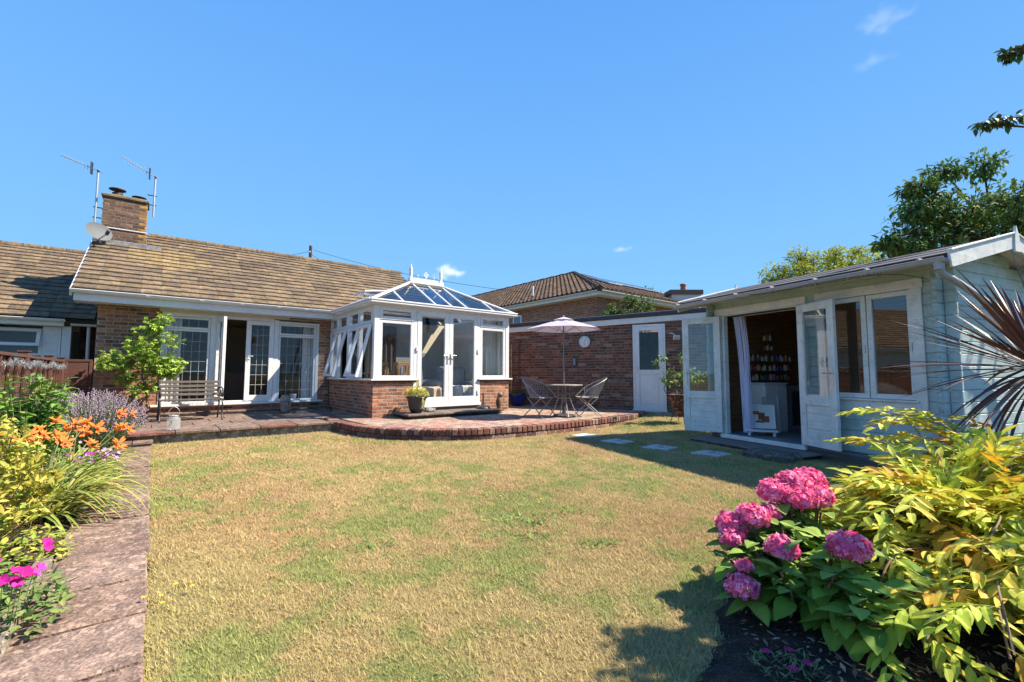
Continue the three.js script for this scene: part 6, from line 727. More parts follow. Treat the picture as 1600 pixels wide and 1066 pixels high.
// ------------------------------------------------------------------ left border
{
  const HW = (u, y, n) => toWorld(HF, u, y, n).toArray();
  { // tall green shrub against the fence
    const r = rng(920), t = thing('green_shrub', 'tall leafy green shrub growing against the brown fence', 'shrub', HF, [-4.58, 0.03, 2.55]), lf = [leafGeo(0.105, 0.05, { droop: 0.35, segs: 4 }), leafGeo(0.085, 0.038, { droop: 0.25, segs: 4 })], pal = [[0.10, 0.23, 0.035], [0.14, 0.29, 0.045], [0.075, 0.17, 0.03], [0.19, 0.34, 0.06], [0.24, 0.36, 0.07]];
    const stems = []; const L = []; for (let s = 0; s < 60; s++) { const a = r() * 6.28, q = Math.sqrt(r()) * 0.42, h = 0.55 + r() * 0.62 - q * 0.35, top = V3(Math.cos(a) * q * 0.85, h, Math.sin(a) * q * 1.5), b = V3(Math.cos(a) * 0.07, 0, Math.sin(a) * 0.07); stems.push(tube([b.toArray(), b.clone().lerp(top, 0.5).add(V3(0, 0.08, 0)).toArray(), top.toArray()], 0.005, 8, 4)); for (let k = 0; k < 26; k++) { const f = 0.2 + 0.8 * Math.pow(k / 26, 0.7), p = b.clone().lerp(top, f).add(V3(0, 0.3 * f * (1 - f), 0)), d = sph(r); d.y = Math.abs(d.y) * 0.4; L.push({ m: aim(p, d, V3((r() - 0.5) * 0.6, 1, (r() - 0.5) * 0.6), 0.7 + 0.6 * r()), k: k % 2, ci: Math.floor(r() * 5) }); } } part('stem', stems, M.stem, t); addLeaves(t, 'leaf', L, lf, pal, M.leafGloss);
  }
  { // yellow variegated shrub, near left
    const r = rng(921), t = thing('variegated_shrub', 'yellow variegated evergreen shrub at the left picture edge', 'shrub', HF, [-4.42, 0.03, 5.0]), lf = [leafGeo(0.045, 0.022, { droop: 0.15, segs: 3 })], pal = [[0.42, 0.40, 0.06], [0.50, 0.46, 0.10], [0.30, 0.34, 0.05], [0.20, 0.27, 0.04], [0.47, 0.42, 0.07]], L = [], stems = [];
    for (let s = 0; s < 330; s++) { const a = r() * 6.28, e = r(), q = 0.5 * Math.sqrt(e), top = V3(Math.cos(a) * q * 0.82, 0.15 + 0.75 * (1 - e * 0.75) * (0.5 + 0.5 * r()), Math.sin(a) * q * 1.45), b = top.clone().multiplyScalar(0.35); if (s % 2 === 0) stems.push(rod([b.x * 0.4, 0, b.z * 0.4], top.toArray(), 0.004, 0.0015, 4)); for (let k = 0; k < 15; k++) { const p = top.clone().lerp(b, Math.pow(k / 15, 1.3) * 0.55), d = sph(r); d.y = Math.abs(d.y); L.push({ m: aim(p, d, sph(r).add(V3(0, 1, 0)), 0.7 + 0.6 * r()), c: pick(r, pal), k: 0 }); } } part('stem', stems, M.twig, t); addFoliage(t, 'foliage', L, lf);
  }
  { // lavender
    const r = rng(922), t = thing('lavender_bush', 'wide lavender bush in flower beside the terrace step', 'shrub', HF, [-4.28, 0.02, 0.62]), S = [], L = [], F = [], lf = [leafGeo(0.06, 0.007, { segs: 2, droop: 0.2 })], fg = [new THREE.OctahedronGeometry(0.007).toNonIndexed()], gp = [[0.16, 0.23, 0.10], [0.22, 0.29, 0.14], [0.12, 0.19, 0.07]], fp = [[0.36, 0.29, 0.38], [0.42, 0.35, 0.42], [0.30, 0.23, 0.32], [0.46, 0.40, 0.44]]; fg[0].computeVertexNormals();
    for (let s = 0; s < 900; s++) { const a = r() * 6.28, e = Math.sqrt(r()), h = 0.62 + 0.28 * r() - 0.3 * e * e, tip = V3(Math.cos(a) * e * 0.66, h, Math.sin(a) * e * 0.72), b = V3(Math.cos(a) * e * 0.16, 0, Math.sin(a) * e * 0.16); S.push(rod(b.clone().lerp(tip, 0.35).toArray(), tip.toArray(), 0.0022, 0.0014, 3)); for (let k = 0; k < 12; k++) { const p = b.clone().lerp(tip, 0.2 + 0.6 * r()), d = tip.clone().sub(b).normalize().add(sph(r).multiplyScalar(0.8)); L.push({ m: aim(p, d, sph(r), 0.7 + 0.6 * r()), c: pick(r, gp) }); } const d = tip.clone().sub(b).normalize(); for (let k = 0; k < 8; k++) { const p = tip.clone().addScaledVector(d, -0.014 * k + 0.01).add(sph(r).multiplyScalar(0.008)); F.push({ m: new THREE.Matrix4().makeTranslation(p.x, p.y, p.z).scale(V3(1, 1.5, 1).multiplyScalar(0.7 + 0.5 * r())), c: pick(r, fp) }); } }
    part('stem', S, M.stem, t); addFoliage(t, 'foliage', L, lf); const f = addFoliage(t, 'flower_spikes', F, fg, M.petal);
  }
  const arch = (len, w, rise, fall, segs = 7) => { const P = [], rows = []; for (let i = 0; i <= segs; i++) { const s = i / segs, z = len * (s - 0.18 * s * s * fall), y = len * (rise * s - fall * s * s), ww = w / 2 * Math.min(1, 0.6 + s * 2) * (1 - Math.pow(s, 3)); rows.push([[-ww, y + ww * 0.5, z], [0, y, z], [ww, y + ww * 0.5, z]]); } for (let i = 0; i < segs; i++) { const [a, b, c] = rows[i], [d, e, f] = rows[i + 1]; P.push(...a, ...b, ...e, ...a, ...e, ...d, ...b, ...c, ...e, ...c, ...f, ...e); } const g = new THREE.BufferGeometry(); g.setAttribute('position', new THREE.Float32BufferAttribute(P, 3)); g.computeVertexNormals(); g.setAttribute('uv', new THREE.Float32BufferAttribute(new Float32Array(P.length / 3 * 2), 2)); return g; };
  { // daylilies
    const lf = [arch(0.68, 0.022, 1.15, 0.98), arch(0.82, 0.02, 0.95, 0.88), arch(0.5, 0.018, 1.4, 0.9), arch(0.6, 0.02, 0.7, 0.75)], pal = [[0.26, 0.34, 0.06], [0.33, 0.40, 0.08], [0.19, 0.28, 0.05], [0.42, 0.42, 0.12], [0.46, 0.36, 0.13]], orange = mat(0.70, 0.17, 0.01, { phys: 1, transmission: 0.25, thickness: 0, roughness: 0.8 }), throatM = mat(0.75, 0.40, 0.03);
    const petal = leafGeo(0.06, 0.02, { segs: 4, droop: -0.5, fold: 0.15, peak: 0.55, base: 0.25 });
    [[-4.22, 4.35, 'daylily clump with orange flowers spilling over the path'], [-4.30, 3.6, 'middle daylily clump with orange flowers behind the path clump'], [-4.22, 2.75, 'orange daylily clump nearest the lavender']].forEach(([u, n, label], q) => {
      const r = rng(930 + q), t = thing('daylily', label, 'daylily', HF, [u, 0.03, n]), L = []; for (let k = 0; k < (q === 0 ? 260 : 170); k++) { let a = r() * 6.28; if (k % 2) a = lerp(a, 1.3, 0.55); const d = V3(Math.sin(a), 0, Math.cos(a)); L.push({ m: aim(V3((r() - 0.5) * 0.2, 0, (r() - 0.5) * 0.28), d, V3((r() - 0.5) * 0.5, 1, (r() - 0.5) * 0.5), 0.7 + 0.5 * r()), k: Math.floor(r() * 4), ci: r() < 0.12 ? 4 : Math.floor(r() * 4) }); } addLeaves(t, 'leaf', L, lf, pal, M.leaf, 150);
      for (let k = 0; k < 8; k++) { const tip = V3((r() - 0.35) * 0.7, 0.46 + r() * 0.19, (r() - 0.5) * 0.7), o = new THREE.Group(); o.name = 'flower_stem'; t.add(o); part('stalk', tube([[tip.x * 0.15, 0, tip.z * 0.15], [tip.x * 0.5, tip.y * 0.6, tip.z * 0.5], tip.toArray()], 0.004, 10, 5), M.stem, o); const P = [], dir = V3(0.6 + (r() - 0.5), 0.75, 0.5 + (r() - 0.5)).normalize(); for (let j = 0; j < 12; j++) { const m = aim(tip.clone().add(V3((j % 2) * 0.035 * (r() - 0.3), (j % 2) * 0.03, (j % 2) * 0.03 * (r() - 0.5))), dir, V3(1, 0.1, 0.2)), g = petal.clone(); g.rotateX(-0.75 + 0.3 * r()); g.applyMatrix4(new THREE.Matrix4().makeRotationZ(j * 1.047 + (j > 5 ? 0.5 : 0))); g.applyMatrix4(m); P.push(g); } part('flower', P, orange, o); part('bud', [rod(tip.toArray(), tip.clone().add(V3((r() - 0.5) * 0.06, 0.07, (r() - 0.5) * 0.06)).toArray(), 0.006, 0.004, 6)], throatM, o); }
    });
  }
  const bedding = (label, name, u, n, seed, rad, h, cnt, fp, big, lp) => { const r = rng(seed), t = thing(name, label, 'flowers', HF, [u, 0.03, n]), L = [], lf = [leafGeo(0.045, 0.022, { droop: 0.2 })], F = [], pg = [leafGeo(big, big * 0.95, { segs: 3, droop: 0.25, fold: 0.15, peak: 0.6, base: 0.3, tip: 0.4 })], S = []; for (let k = 0; k < 420; k++) { const a = r() * 6.28, e = Math.sqrt(r()) * rad, p = V3(Math.cos(a) * e, r() * h * 0.85 * (1 - 0.4 * e / rad), Math.sin(a) * e * 1.3), d = sph(r); d.y = Math.abs(d.y) * 0.6; L.push({ m: aim(p, d, V3((r() - 0.5), 1, (r() - 0.5)), 0.7 + 0.7 * r()), c: pick(r, lp) }); } for (let k = 0; k < cnt; k++) { const a = r() * 6.28, e = Math.sqrt(r()) * rad, p = V3(Math.cos(a) * e, h * (0.75 + 0.35 * r()), Math.sin(a) * e * 1.3), ax = V3(0.5 + (r() - 0.5), 0.7, 0.5 + (r() - 0.5)).normalize(), c = pick(r, fp); S.push(rod([p.x * 0.6, 0, p.z * 0.6], p.toArray(), 0.002, 0.0015, 4)); for (let j = 0; j < 5; j++) { const m = aim(p, ax, V3(0.9, 0.2, 0.1)).multiply(new THREE.Matrix4().makeRotationZ(j * 1.257)).multiply(new THREE.Matrix4().makeRotationX(-1.15)); F.push({ m, c: c.map((v) => v * (0.85 + 0.3 * r())) }); } } part('stem', S, M.stem, t); addFoliage(t, 'foliage', L, lf); addFoliage(t, 'blooms', F, pg, M.petal); };
  bedding('magenta petunias in the near left corner beside the path', 'petunia', -4.08, 6.22, 940, 0.22, 0.26, 26, [[0.62, 0.02, 0.28], [0.50, 0.015, 0.24], [0.70, 0.05, 0.36]], 0.027, [[0.12, 0.20, 0.05], [0.16, 0.25, 0.06], [0.20, 0.26, 0.08]]);
  bedding('low green and yellow leaves spilling over the path under the variegated shrub', 'golden_groundcover', -4.2, 5.25, 944, 0.26, 0.2, 1, [[0.5, 0.4, 0.1]], 0.02, [[0.30, 0.36, 0.06], [0.22, 0.30, 0.05], [0.42, 0.42, 0.08]]);
  bedding('mixed green leaves between the daylily clumps', 'groundcover', -4.5, 3.9, 945, 0.36, 0.4, 3, [[0.55, 0.2, 0.1]], 0.02, [[0.16, 0.26, 0.05], [0.22, 0.32, 0.06], [0.12, 0.2, 0.04]]);
  bedding('small violet flowers under the orange daylilies', 'violet_bedding', -4.02, 3.1, 941, 0.20, 0.32, 26, [[0.40, 0.20, 0.55], [0.50, 0.34, 0.62], [0.34, 0.05, 0.30]], 0.022, [[0.14, 0.23, 0.06], [0.19, 0.28, 0.08]]);
  bedding('sprawling green groundcover between the shrub and the lavender', 'groundcover', -4.5, 1.6, 942, 0.34, 0.30, 4, [[0.55, 0.45, 0.5]], 0.02, [[0.12, 0.22, 0.05], [0.16, 0.28, 0.06], [0.09, 0.17, 0.04]]);
  bedding('low leafy groundcover under the variegated shrub', 'groundcover', -4.35, 5.75, 943, 0.26, 0.16, 2, [[0.5, 0.02, 0.25]], 0.02, [[0.11, 0.19, 0.05], [0.15, 0.24, 0.06]]);
  { // acer-like shrub on the house wall
    const r = rng(925), t = thing('wall_shrub', 'bright green maple leaved shrub trained on the bungalow wall', 'shrub', HF, [-3.78, PY, -2.42]), one = (() => { const P = []; for (const [a, l] of [[0, 1], [0.75, 0.82], [-0.75, 0.82], [1.5, 0.55], [-1.5, 0.55]]) { const g = leafGeo(0.075 * l, 0.028, { segs: 2, droop: 0.2, fold: 0.1 }); g.rotateY(a); P.push(g); } return merge(P); })();
    growTree(t, { r, trunk: [[0.12, 0, 0.05], [0.1, 0.5, 0], [0.0, 1.0, 0.02], [0.05, 1.6, 0]], rad: 0.016, clumps: [...blobs(r, 24, [0.02, 1.25, 0.0], 0.55, 0.66, 0.22, 0.2, -1), [0.45, 1.6, 0.05, 0.2], [0.3, 2.02, 0, 0.16], [-0.5, 1.1, 0, 0.16], [0.42, 1.15, 0.1, 0.18], [0.0, 0.62, 0.05, 0.2]], leaf: one, pal: [[0.25, 0.40, 0.05], [0.32, 0.46, 0.07], [0.19, 0.33, 0.045], [0.37, 0.47, 0.09]], per: 24, spread: { n: 3, s: 0.06 }, mTrunk: M.twig });
  }
}
// ------------------------------------------------------------------ right bed
{
  { // hydrangea
    const r = rng(950), t = thing('hydrangea', 'hydrangea bush with pink mophead flowers in the right foreground', 'shrub', FR.world, [1.42, 0.03, -2.28]), lf = [leafGeo(0.125, 0.08, { segs: 5, droop: 0.35, fold: 0.25, peak: 0.38, wave: 0.012 }), leafGeo(0.10, 0.062, { segs: 5, droop: 0.25, fold: 0.3, peak: 0.4 })], pal = [[0.15, 0.27, 0.03], [0.20, 0.33, 0.04], [0.11, 0.21, 0.025], [0.26, 0.38, 0.055]], L = [], S = [];
    const heads = [[1.42, 0.50, -2.46, 0.088], [1.53, 0.54, -2.48, 0.088], [1.63, 0.545, -2.52, 0.088], [1.50, 0.485, -2.38, 0.078], [1.60, 0.49, -2.40, 0.073], [1.22, 0.415, -2.33, 0.075], [1.13, 0.365, -2.36, 0.075], [1.35, 0.41, -2.40, 0.06], [1.225, 0.345, -2.10, 0.066], [1.43, 0.40, -1.96, 0.078], [1.02, 0.19, -2.06, 0.065], [1.06, 0.255, -2.12, 0.035], [1.10, 0.32, -2.30, 0.06]];
    const tips = []; for (let k = 0; k < 74; k++) { const a = r() * 6.28, e = Math.sqrt(r()); tips.push(V3(Math.cos(a) * e * 0.40, 0.11 + 0.21 * (1 - e * e * 0.8) + 0.06 * r(), Math.sin(a) * e * 0.48 + 0.1)); } for (const h of heads) tips.push(V3(h[0] - 1.42, h[1] - 0.03 - h[3] * 0.7, h[2] + 2.28)); for (let k = 0; k < 12; k++) tips.push(V3(0.02 + 0.22 * r(), 0.30 + 0.1 * r(), -0.08 - 0.22 * r()));
    for (const p of tips) { S.push(tube([[p.x * 0.25, 0, p.z * 0.25], [p.x * 0.75, p.y * 0.55, p.z * 0.75], p.toArray()], 0.005, 8, 5)); let a0 = r() * 6.28; for (let w = 0; w < 4; w++) for (const s of [0, 3.1416]) { const a = a0 + s + w * 1.57, d = V3(Math.cos(a), 0.25 - w * 0.18, Math.sin(a)), q = p.clone().lerp(V3(p.x * 0.6, p.y * 0.35, p.z * 0.6), w * 0.26); L.push({ m: aim(q.addScaledVector(d, 0.012), d, V3((r() - 0.5) * 0.4, 1, (r() - 0.5) * 0.4), 0.7 + 0.5 * r()), k: w > 1 ? 0 : Math.floor(r() * 2), ci: Math.floor(r() * 4) }); } } part('stem', S, M.twig, t); addLeaves(t, 'leaf', L, lf, pal, M.leaf);
    const fpet = (() => { const P = []; for (let j = 0; j < 4; j++) { const g = leafGeo(0.0115, 0.0125, { segs: 2, droop: 0.1, fold: 0.1, peak: 0.55, base: 0.3, tip: 0.5 }); g.rotateX(-0.15); g.rotateY(j * 1.5708); P.push(g); } return merge(P); })(), ico = new THREE.IcosahedronGeometry(1, 2), fp = [[0.80, 0.16, 0.34], [0.84, 0.24, 0.42], [0.70, 0.09, 0.25], [0.86, 0.34, 0.50]];
    for (const [x, y, z, q] of heads) { const F = [], n = Math.round(420 * (q / 0.09) ** 2); for (let k = 0; k < n; k++) { const d = sph(r); if (d.y < -0.55) continue; const rr = q * (0.84 + 0.24 * r()), p = V3(x - 1.42 + d.x * rr, y - 0.03 + d.y * rr * 0.72, z + 2.28 + d.z * rr), dn = d.clone().add(sph(r).multiplyScalar(0.5)); F.push({ m: aim(p, sph(r), dn, 0.85 + 0.4 * r()), c: pick(r, fp, 0.14) }); } F.push({ m: new THREE.Matrix4().makeTranslation(x - 1.42, y - 0.03, z + 2.28).scale(V3(q * 0.86, q * 0.62, q * 0.86)), c: fp[0], k: 1 }); addFoliage(t, 'flower_head', F, [fpet, ico], M.petal); }
  }
  { // arching yellow-green shrub with feather leaves
    const r = rng(960), t = thing('wisteria', 'yellowing wisteria with feather leaves sprawling in the right foreground', 'shrub', FR.world, [2.38, 0.03, -2.4]), lp = [[0.60, 0.60, 0.06], [0.50, 0.56, 0.055], [0.68, 0.65, 0.10], [0.41, 0.50, 0.05], [0.66, 0.52, 0.05], [0.60, 0.35, 0.035]];
    const frond = (seed, n, len, ll) => { const q = rng(seed), P = []; const pt = (s) => [0.03 * Math.sin(s * 3 + seed), len * (0.1 * s - 0.42 * s * s), len * s * (1 - 0.12 * s)]; const rp = []; for (let i = 0; i <= 8; i++) rp.push(pt(i / 8)); P.push(tint(tube(rp, 0.0017, 10, 3), [0.75, 0.7, 0.7])); for (let i = 0; i < n; i++) for (const sd of i === n - 1 ? [0] : [-1, 1]) { const s = 0.22 + 0.78 * i / (n - 1), p = pt(s), g = leafGeo(ll * (0.8 + 0.35 * q()), ll * (0.30 + 0.07 * q()), { segs: 4, droop: 0.12 + 0.3 * q(), fold: 0.18 + 0.25 * q(), peak: 0.4, wave: 0.012 }); g.rotateZ((q() - 0.5) * 0.9); g.rotateX(0.25 + (q() - 0.5) * 0.6); g.rotateY(sd * (0.75 + (q() - 0.5) * 0.5)); g.translate(...p); const kk = 0.75 + 0.4 * q(), br = q() < 0.1; P.push(tint(g, br ? [1.1, 0.8, 0.7] : [kk, kk * (0.97 + 0.08 * q()), kk])); } return merge(P); };
    const bases = [frond(1, 5, 0.25, 0.095), frond(2, 6, 0.30, 0.095), frond(3, 5, 0.23, 0.10), frond(4, 4, 0.19, 0.09), frond(5, 6, 0.28, 0.10)];
    const L = [], S = []; const cane = (pts, n, seed) => { S.push(tube(pts, 0.004, 24, 5)); const c = new THREE.CatmullRomCurve3(pts.map((p) => V3(...p))); for (let k = 0; k < n; k++) { const s = 0.2 + 0.8 * (k + r()) / n, p = c.getPointAt(Math.min(1, s)), tg = c.getTangentAt(Math.min(1, s)), side = (k % 2 ? 1 : -1), d = tg.clone().multiplyScalar(0.65).add(V3(tg.z * side, 0.15 + 0.25 * r(), -tg.x * side).multiplyScalar(0.8)).add(sph(r).multiplyScalar(0.35)); const q = r(); L.push({ m: aim(p, d, V3((r() - 0.5) * 0.8, 1, (r() - 0.5) * 0.8), 0.75 + 0.4 * r()), k: Math.floor(r() * 5), ci: q < 0.05 ? 5 : q < 0.15 ? 4 : Math.floor(r() * 4) }); } };
    for (let k = 0; k < 58; k++) { const a = k / 58 * 6.2832 * 3 + r() * 0.3, lf_ = Math.cos(a) < 0.25 && Math.sin(a + 0.3) < 0.25, R = (0.45 + 0.55 * r()) * (lf_ ? 0.62 : Math.cos(a) < -0.3 ? 0.85 : 1), h = (0.32 + 0.40 * r()) * (Math.cos(a) < 0 ? 0.72 : 1); cane([[0.05 * Math.cos(a), 0, 0.05 * Math.sin(a)], [0.35 * R * Math.cos(a), h * 0.85, 0.35 * R * Math.sin(a)], [0.75 * R * Math.cos(a + 0.2), h, 0.75 * R * Math.sin(a + 0.2)], [R * 1.05 * Math.cos(a + 0.35), h * 0.72, R * 1.05 * Math.sin(a + 0.35)]], 11); }
    cane([[0, 0, 0], [0.1, 0.42, -0.35], [0.2, 0.62, -0.7], [0.18, 0.60, -0.95]], 14); cane([[0, 0, 0], [0.25, 0.5, -0.4], [0.42, 0.76, -0.8], [0.45, 0.82, -1.1]], 14); cane([[0, 0, 0], [0.4, 0.5, -0.4], [0.75, 0.72, -0.75], [0.9, 0.75, -1.1]], 14); cane([[0, 0, 0], [-0.35, 0.25, 0.2], [-0.75, 0.32, 0.42], [-0.98, 0.12, 0.55]], 12); cane([[0, 0, 0], [-0.2, 0.3, 0.4], [-0.45, 0.4, 0.72], [-0.6, 0.3, 0.85]], 12); cane([[0, 0, 0], [-0.1, 0.3, 0.4], [-0.25, 0.36, 0.75], [-0.35, 0.2, 0.95]], 14); cane([[0, 0, 0], [0.1, 0.35, 0.4], [0.05, 0.42, 0.75], [0.0, 0.25, 0.98]], 14); cane([[0, 0, 0], [-0.4, 0.2, 0.35], [-0.8, 0.22, 0.6], [-1.05, 0.08, 0.68]], 12); cane([[0, 0, 0], [0.5, 0.5, 0.1], [0.8, 0.62, 0.2], [1.0, 0.5, 0.3]], 12); cane([[0, 0, 0], [0.3, 0.55, -0.2], [0.4, 0.75, -0.45], [0.3, 0.82, -0.7]], 14); 
    for (let k = 0; k < 16; k++) { const x = lerp(-1.0, 0.55, (k + r()) / 16), z = 0.62 + 0.38 * r(), h = 0.12 + 0.24 * r() + 0.12 * clamp(x + 0.5); cane([[0, 0, 0], [x * 0.4, h * 0.9, z * 0.45], [x * 0.8, h * 1.15, z * 0.8], [x, h * 0.8, z]], 8); }
    part('cane', S, M.twig, t); addLeaves(t, 'feather_leaf', L, bases, lp, leafMat(0.42, 0.75), 300);
  }
  { // cordyline
    const r = rng(970), t = thing('cordyline', 'purple leaved cordyline with long sword leaves at the right edge', 'palm', FR.world, [3.56, 0.0, -3.02]), g = (len, droop) => leafGeo(len, 0.034, { segs: 7, droop, fold: 0.35, peak: 0.45, base: 0.5 }), lf = [g(0.82, 0.05), g(0.92, 0.14), g(0.72, 0.02), g(0.86, 0.3)], pal = [[0.07, 0.033, 0.033], [0.09, 0.04, 0.034], [0.12, 0.05, 0.035], [0.06, 0.034, 0.036], [0.20, 0.095, 0.06]];
    part('trunk', [rod([0, -0.02, 0], [0.02, 1.12, 0], 0.055, 0.04, 10)], M.bark, t); const L = []; for (let k = 0; k < 150; k++) { const d = sph(r); d.y = d.y * 0.95 + 0.28; if (d.y < -0.5) d.y = -0.5; L.push({ m: aim(V3(0.02 + d.x * 0.03, 1.14 + 0.05 * r(), d.z * 0.03), d, V3((r() - 0.5) * 0.3, 1, (r() - 0.5) * 0.3), 0.8 + 0.3 * r()), k: d.y > 0.3 ? (k % 2 ? 0 : 2) : 1 + 2 * (k % 2), ci: Math.floor(r() * 5) }); } addLeaves(t, 'sword_leaf', L, lf, pal, mat(1, 1, 1, { vertexColors: true, roughness: 0.38 }));
  }
  { // dark shrub behind
    const r = rng(975), t = thing('dark_shrub', 'dark green shrub behind the wisteria under the cordyline', 'shrub', FR.world, [3.25, 0.03, -2.75]); growTree(t, { r, trunk: [[0, 0, 0], [0.02, 0.3, 0], [0, 0.6, 0]], rad: 0.03, clumps: blobs(r, 14, [0, 0.42, 0], 0.55, 0.3, 0.5, 0.2, -0.8), leaf: leafGeo(0.08, 0.035, { droop: 0.3 }), pal: [[0.05, 0.115, 0.025], [0.07, 0.15, 0.03], [0.09, 0.17, 0.035], [0.16, 0.22, 0.04]], per: 22, spread: { n: 3, s: 0.06 } });
    const ss = thing('standard_shrub', 'tall clipped shrub just beyond the right picture edge', 'shrub', FR.world, [3.0, 0.03, -1.9]); growTree(ss, { r, trunk: [[0, 0, 0], [0.02, 1.2, 0], [0, 2.5, 0]], rad: 0.025, clumps: blobs(r, 16, [0, 2.65, 0], 0.3, 0.26, 0.26, 0.15, -1), leaf: leafGeo(0.07, 0.04, {}), pal: [[0.1, 0.19, 0.04], [0.14, 0.24, 0.05]], per: 26, spread: { n: 3, s: 0.06 } });
    const b = thing('grey_bowl', 'shallow grey bowl half hidden under the wisteria', 'bowl', FR.world, [2.05, 0.035, -2.15]); part('bowl', [lathe([[0, 0.02], [0.12, 0.02], [0.2, 0.09], [0.2, 0.13], [0.185, 0.13], [0.18, 0.09], [0, 0.045]], 28)], mat(0.16, 0.18, 0.2, { roughness: 0.5 }), b); part('foot', [lathe([[0.09, -0.03], [0.085, 0.02]], 18)], mat(0.16, 0.18, 0.2), b);
    const q = thing('pink_dianthus', 'low crimson pink flowers on the dug soil in front of the hydrangea', 'flowers', FR.world, [1.0, 0.045, -1.72]), L = [], F = []; for (let k = 0; k < 130; k++) { const a = r() * 6.28; L.push({ m: aim(V3((r() - 0.5) * 0.22, 0.01 + 0.02 * r(), (r() - 0.5) * 0.16), V3(Math.cos(a), 0.8, Math.sin(a)), V3(0, 1, 0.1), 0.6 + 0.6 * r()), c: pick(r, [[0.14, 0.2, 0.07], [0.2, 0.25, 0.09]]) }); } addFoliage(q, 'foliage', L, [leafGeo(0.04, 0.006, { segs: 2 })]); for (const [x, z] of [[-0.04, -0.05], [0.05, -0.06], [0.07, 0.02], [0.0, 0.05]]) for (let j = 0; j < 7; j++) F.push({ m: aim(V3(x, 0.045, z), V3(Math.cos(j * 0.9), 0.35, Math.sin(j * 0.9)), V3(0, 1, 0)), c: pick(r, [[0.55, 0.01, 0.12], [0.62, 0.03, 0.2]]) }); addFoliage(q, 'blooms', F, [leafGeo(0.016, 0.013, { segs: 2, peak: 0.7, tip: 0.5 })], M.petal);
    // dry leaf litter on the dug bed
    const lg = leafGeo(0.035, 0.016, { segs: 2, fold: 0.5, droop: -0.3 }), n = 2600, im = new THREE.InstancedMesh(lg, mat(1, 1, 1, { roughness: 0.9 }), n), c = new THREE.Color(); for (let i = 0; i < n; i++) { let x, z; do { x = 0.6 + r() * 2.6; z = -1.4 - r() * 2.4; } while (z < -1.75 - (x - 0.72) * 1.25 || x < 0.74); im.setMatrixAt(i, TM(x, 0.055 + (fbm(x * 9 + 30, z * 9 + 60, 0, 82, 4) - 0.5) * 0.07 + (x < 0.95 ? -0.04 : 0), z, (r() - 0.5) * 0.7, r() * 6.28, (r() - 0.5) * 0.7, 0.4 + r() * 0.8)); const q2 = pick(r, [[0.34, 0.22, 0.14], [0.26, 0.15, 0.09], [0.42, 0.31, 0.2], [0.2, 0.1, 0.06]]); im.setColorAt(i, c.setRGB(...q2)); } im.name = 'leaf_litter'; im.userData = { kind: 'stuff', label: 'dry brown leaf litter scattered over the dug bed' }; scene.add(shadow(im));
  }
}
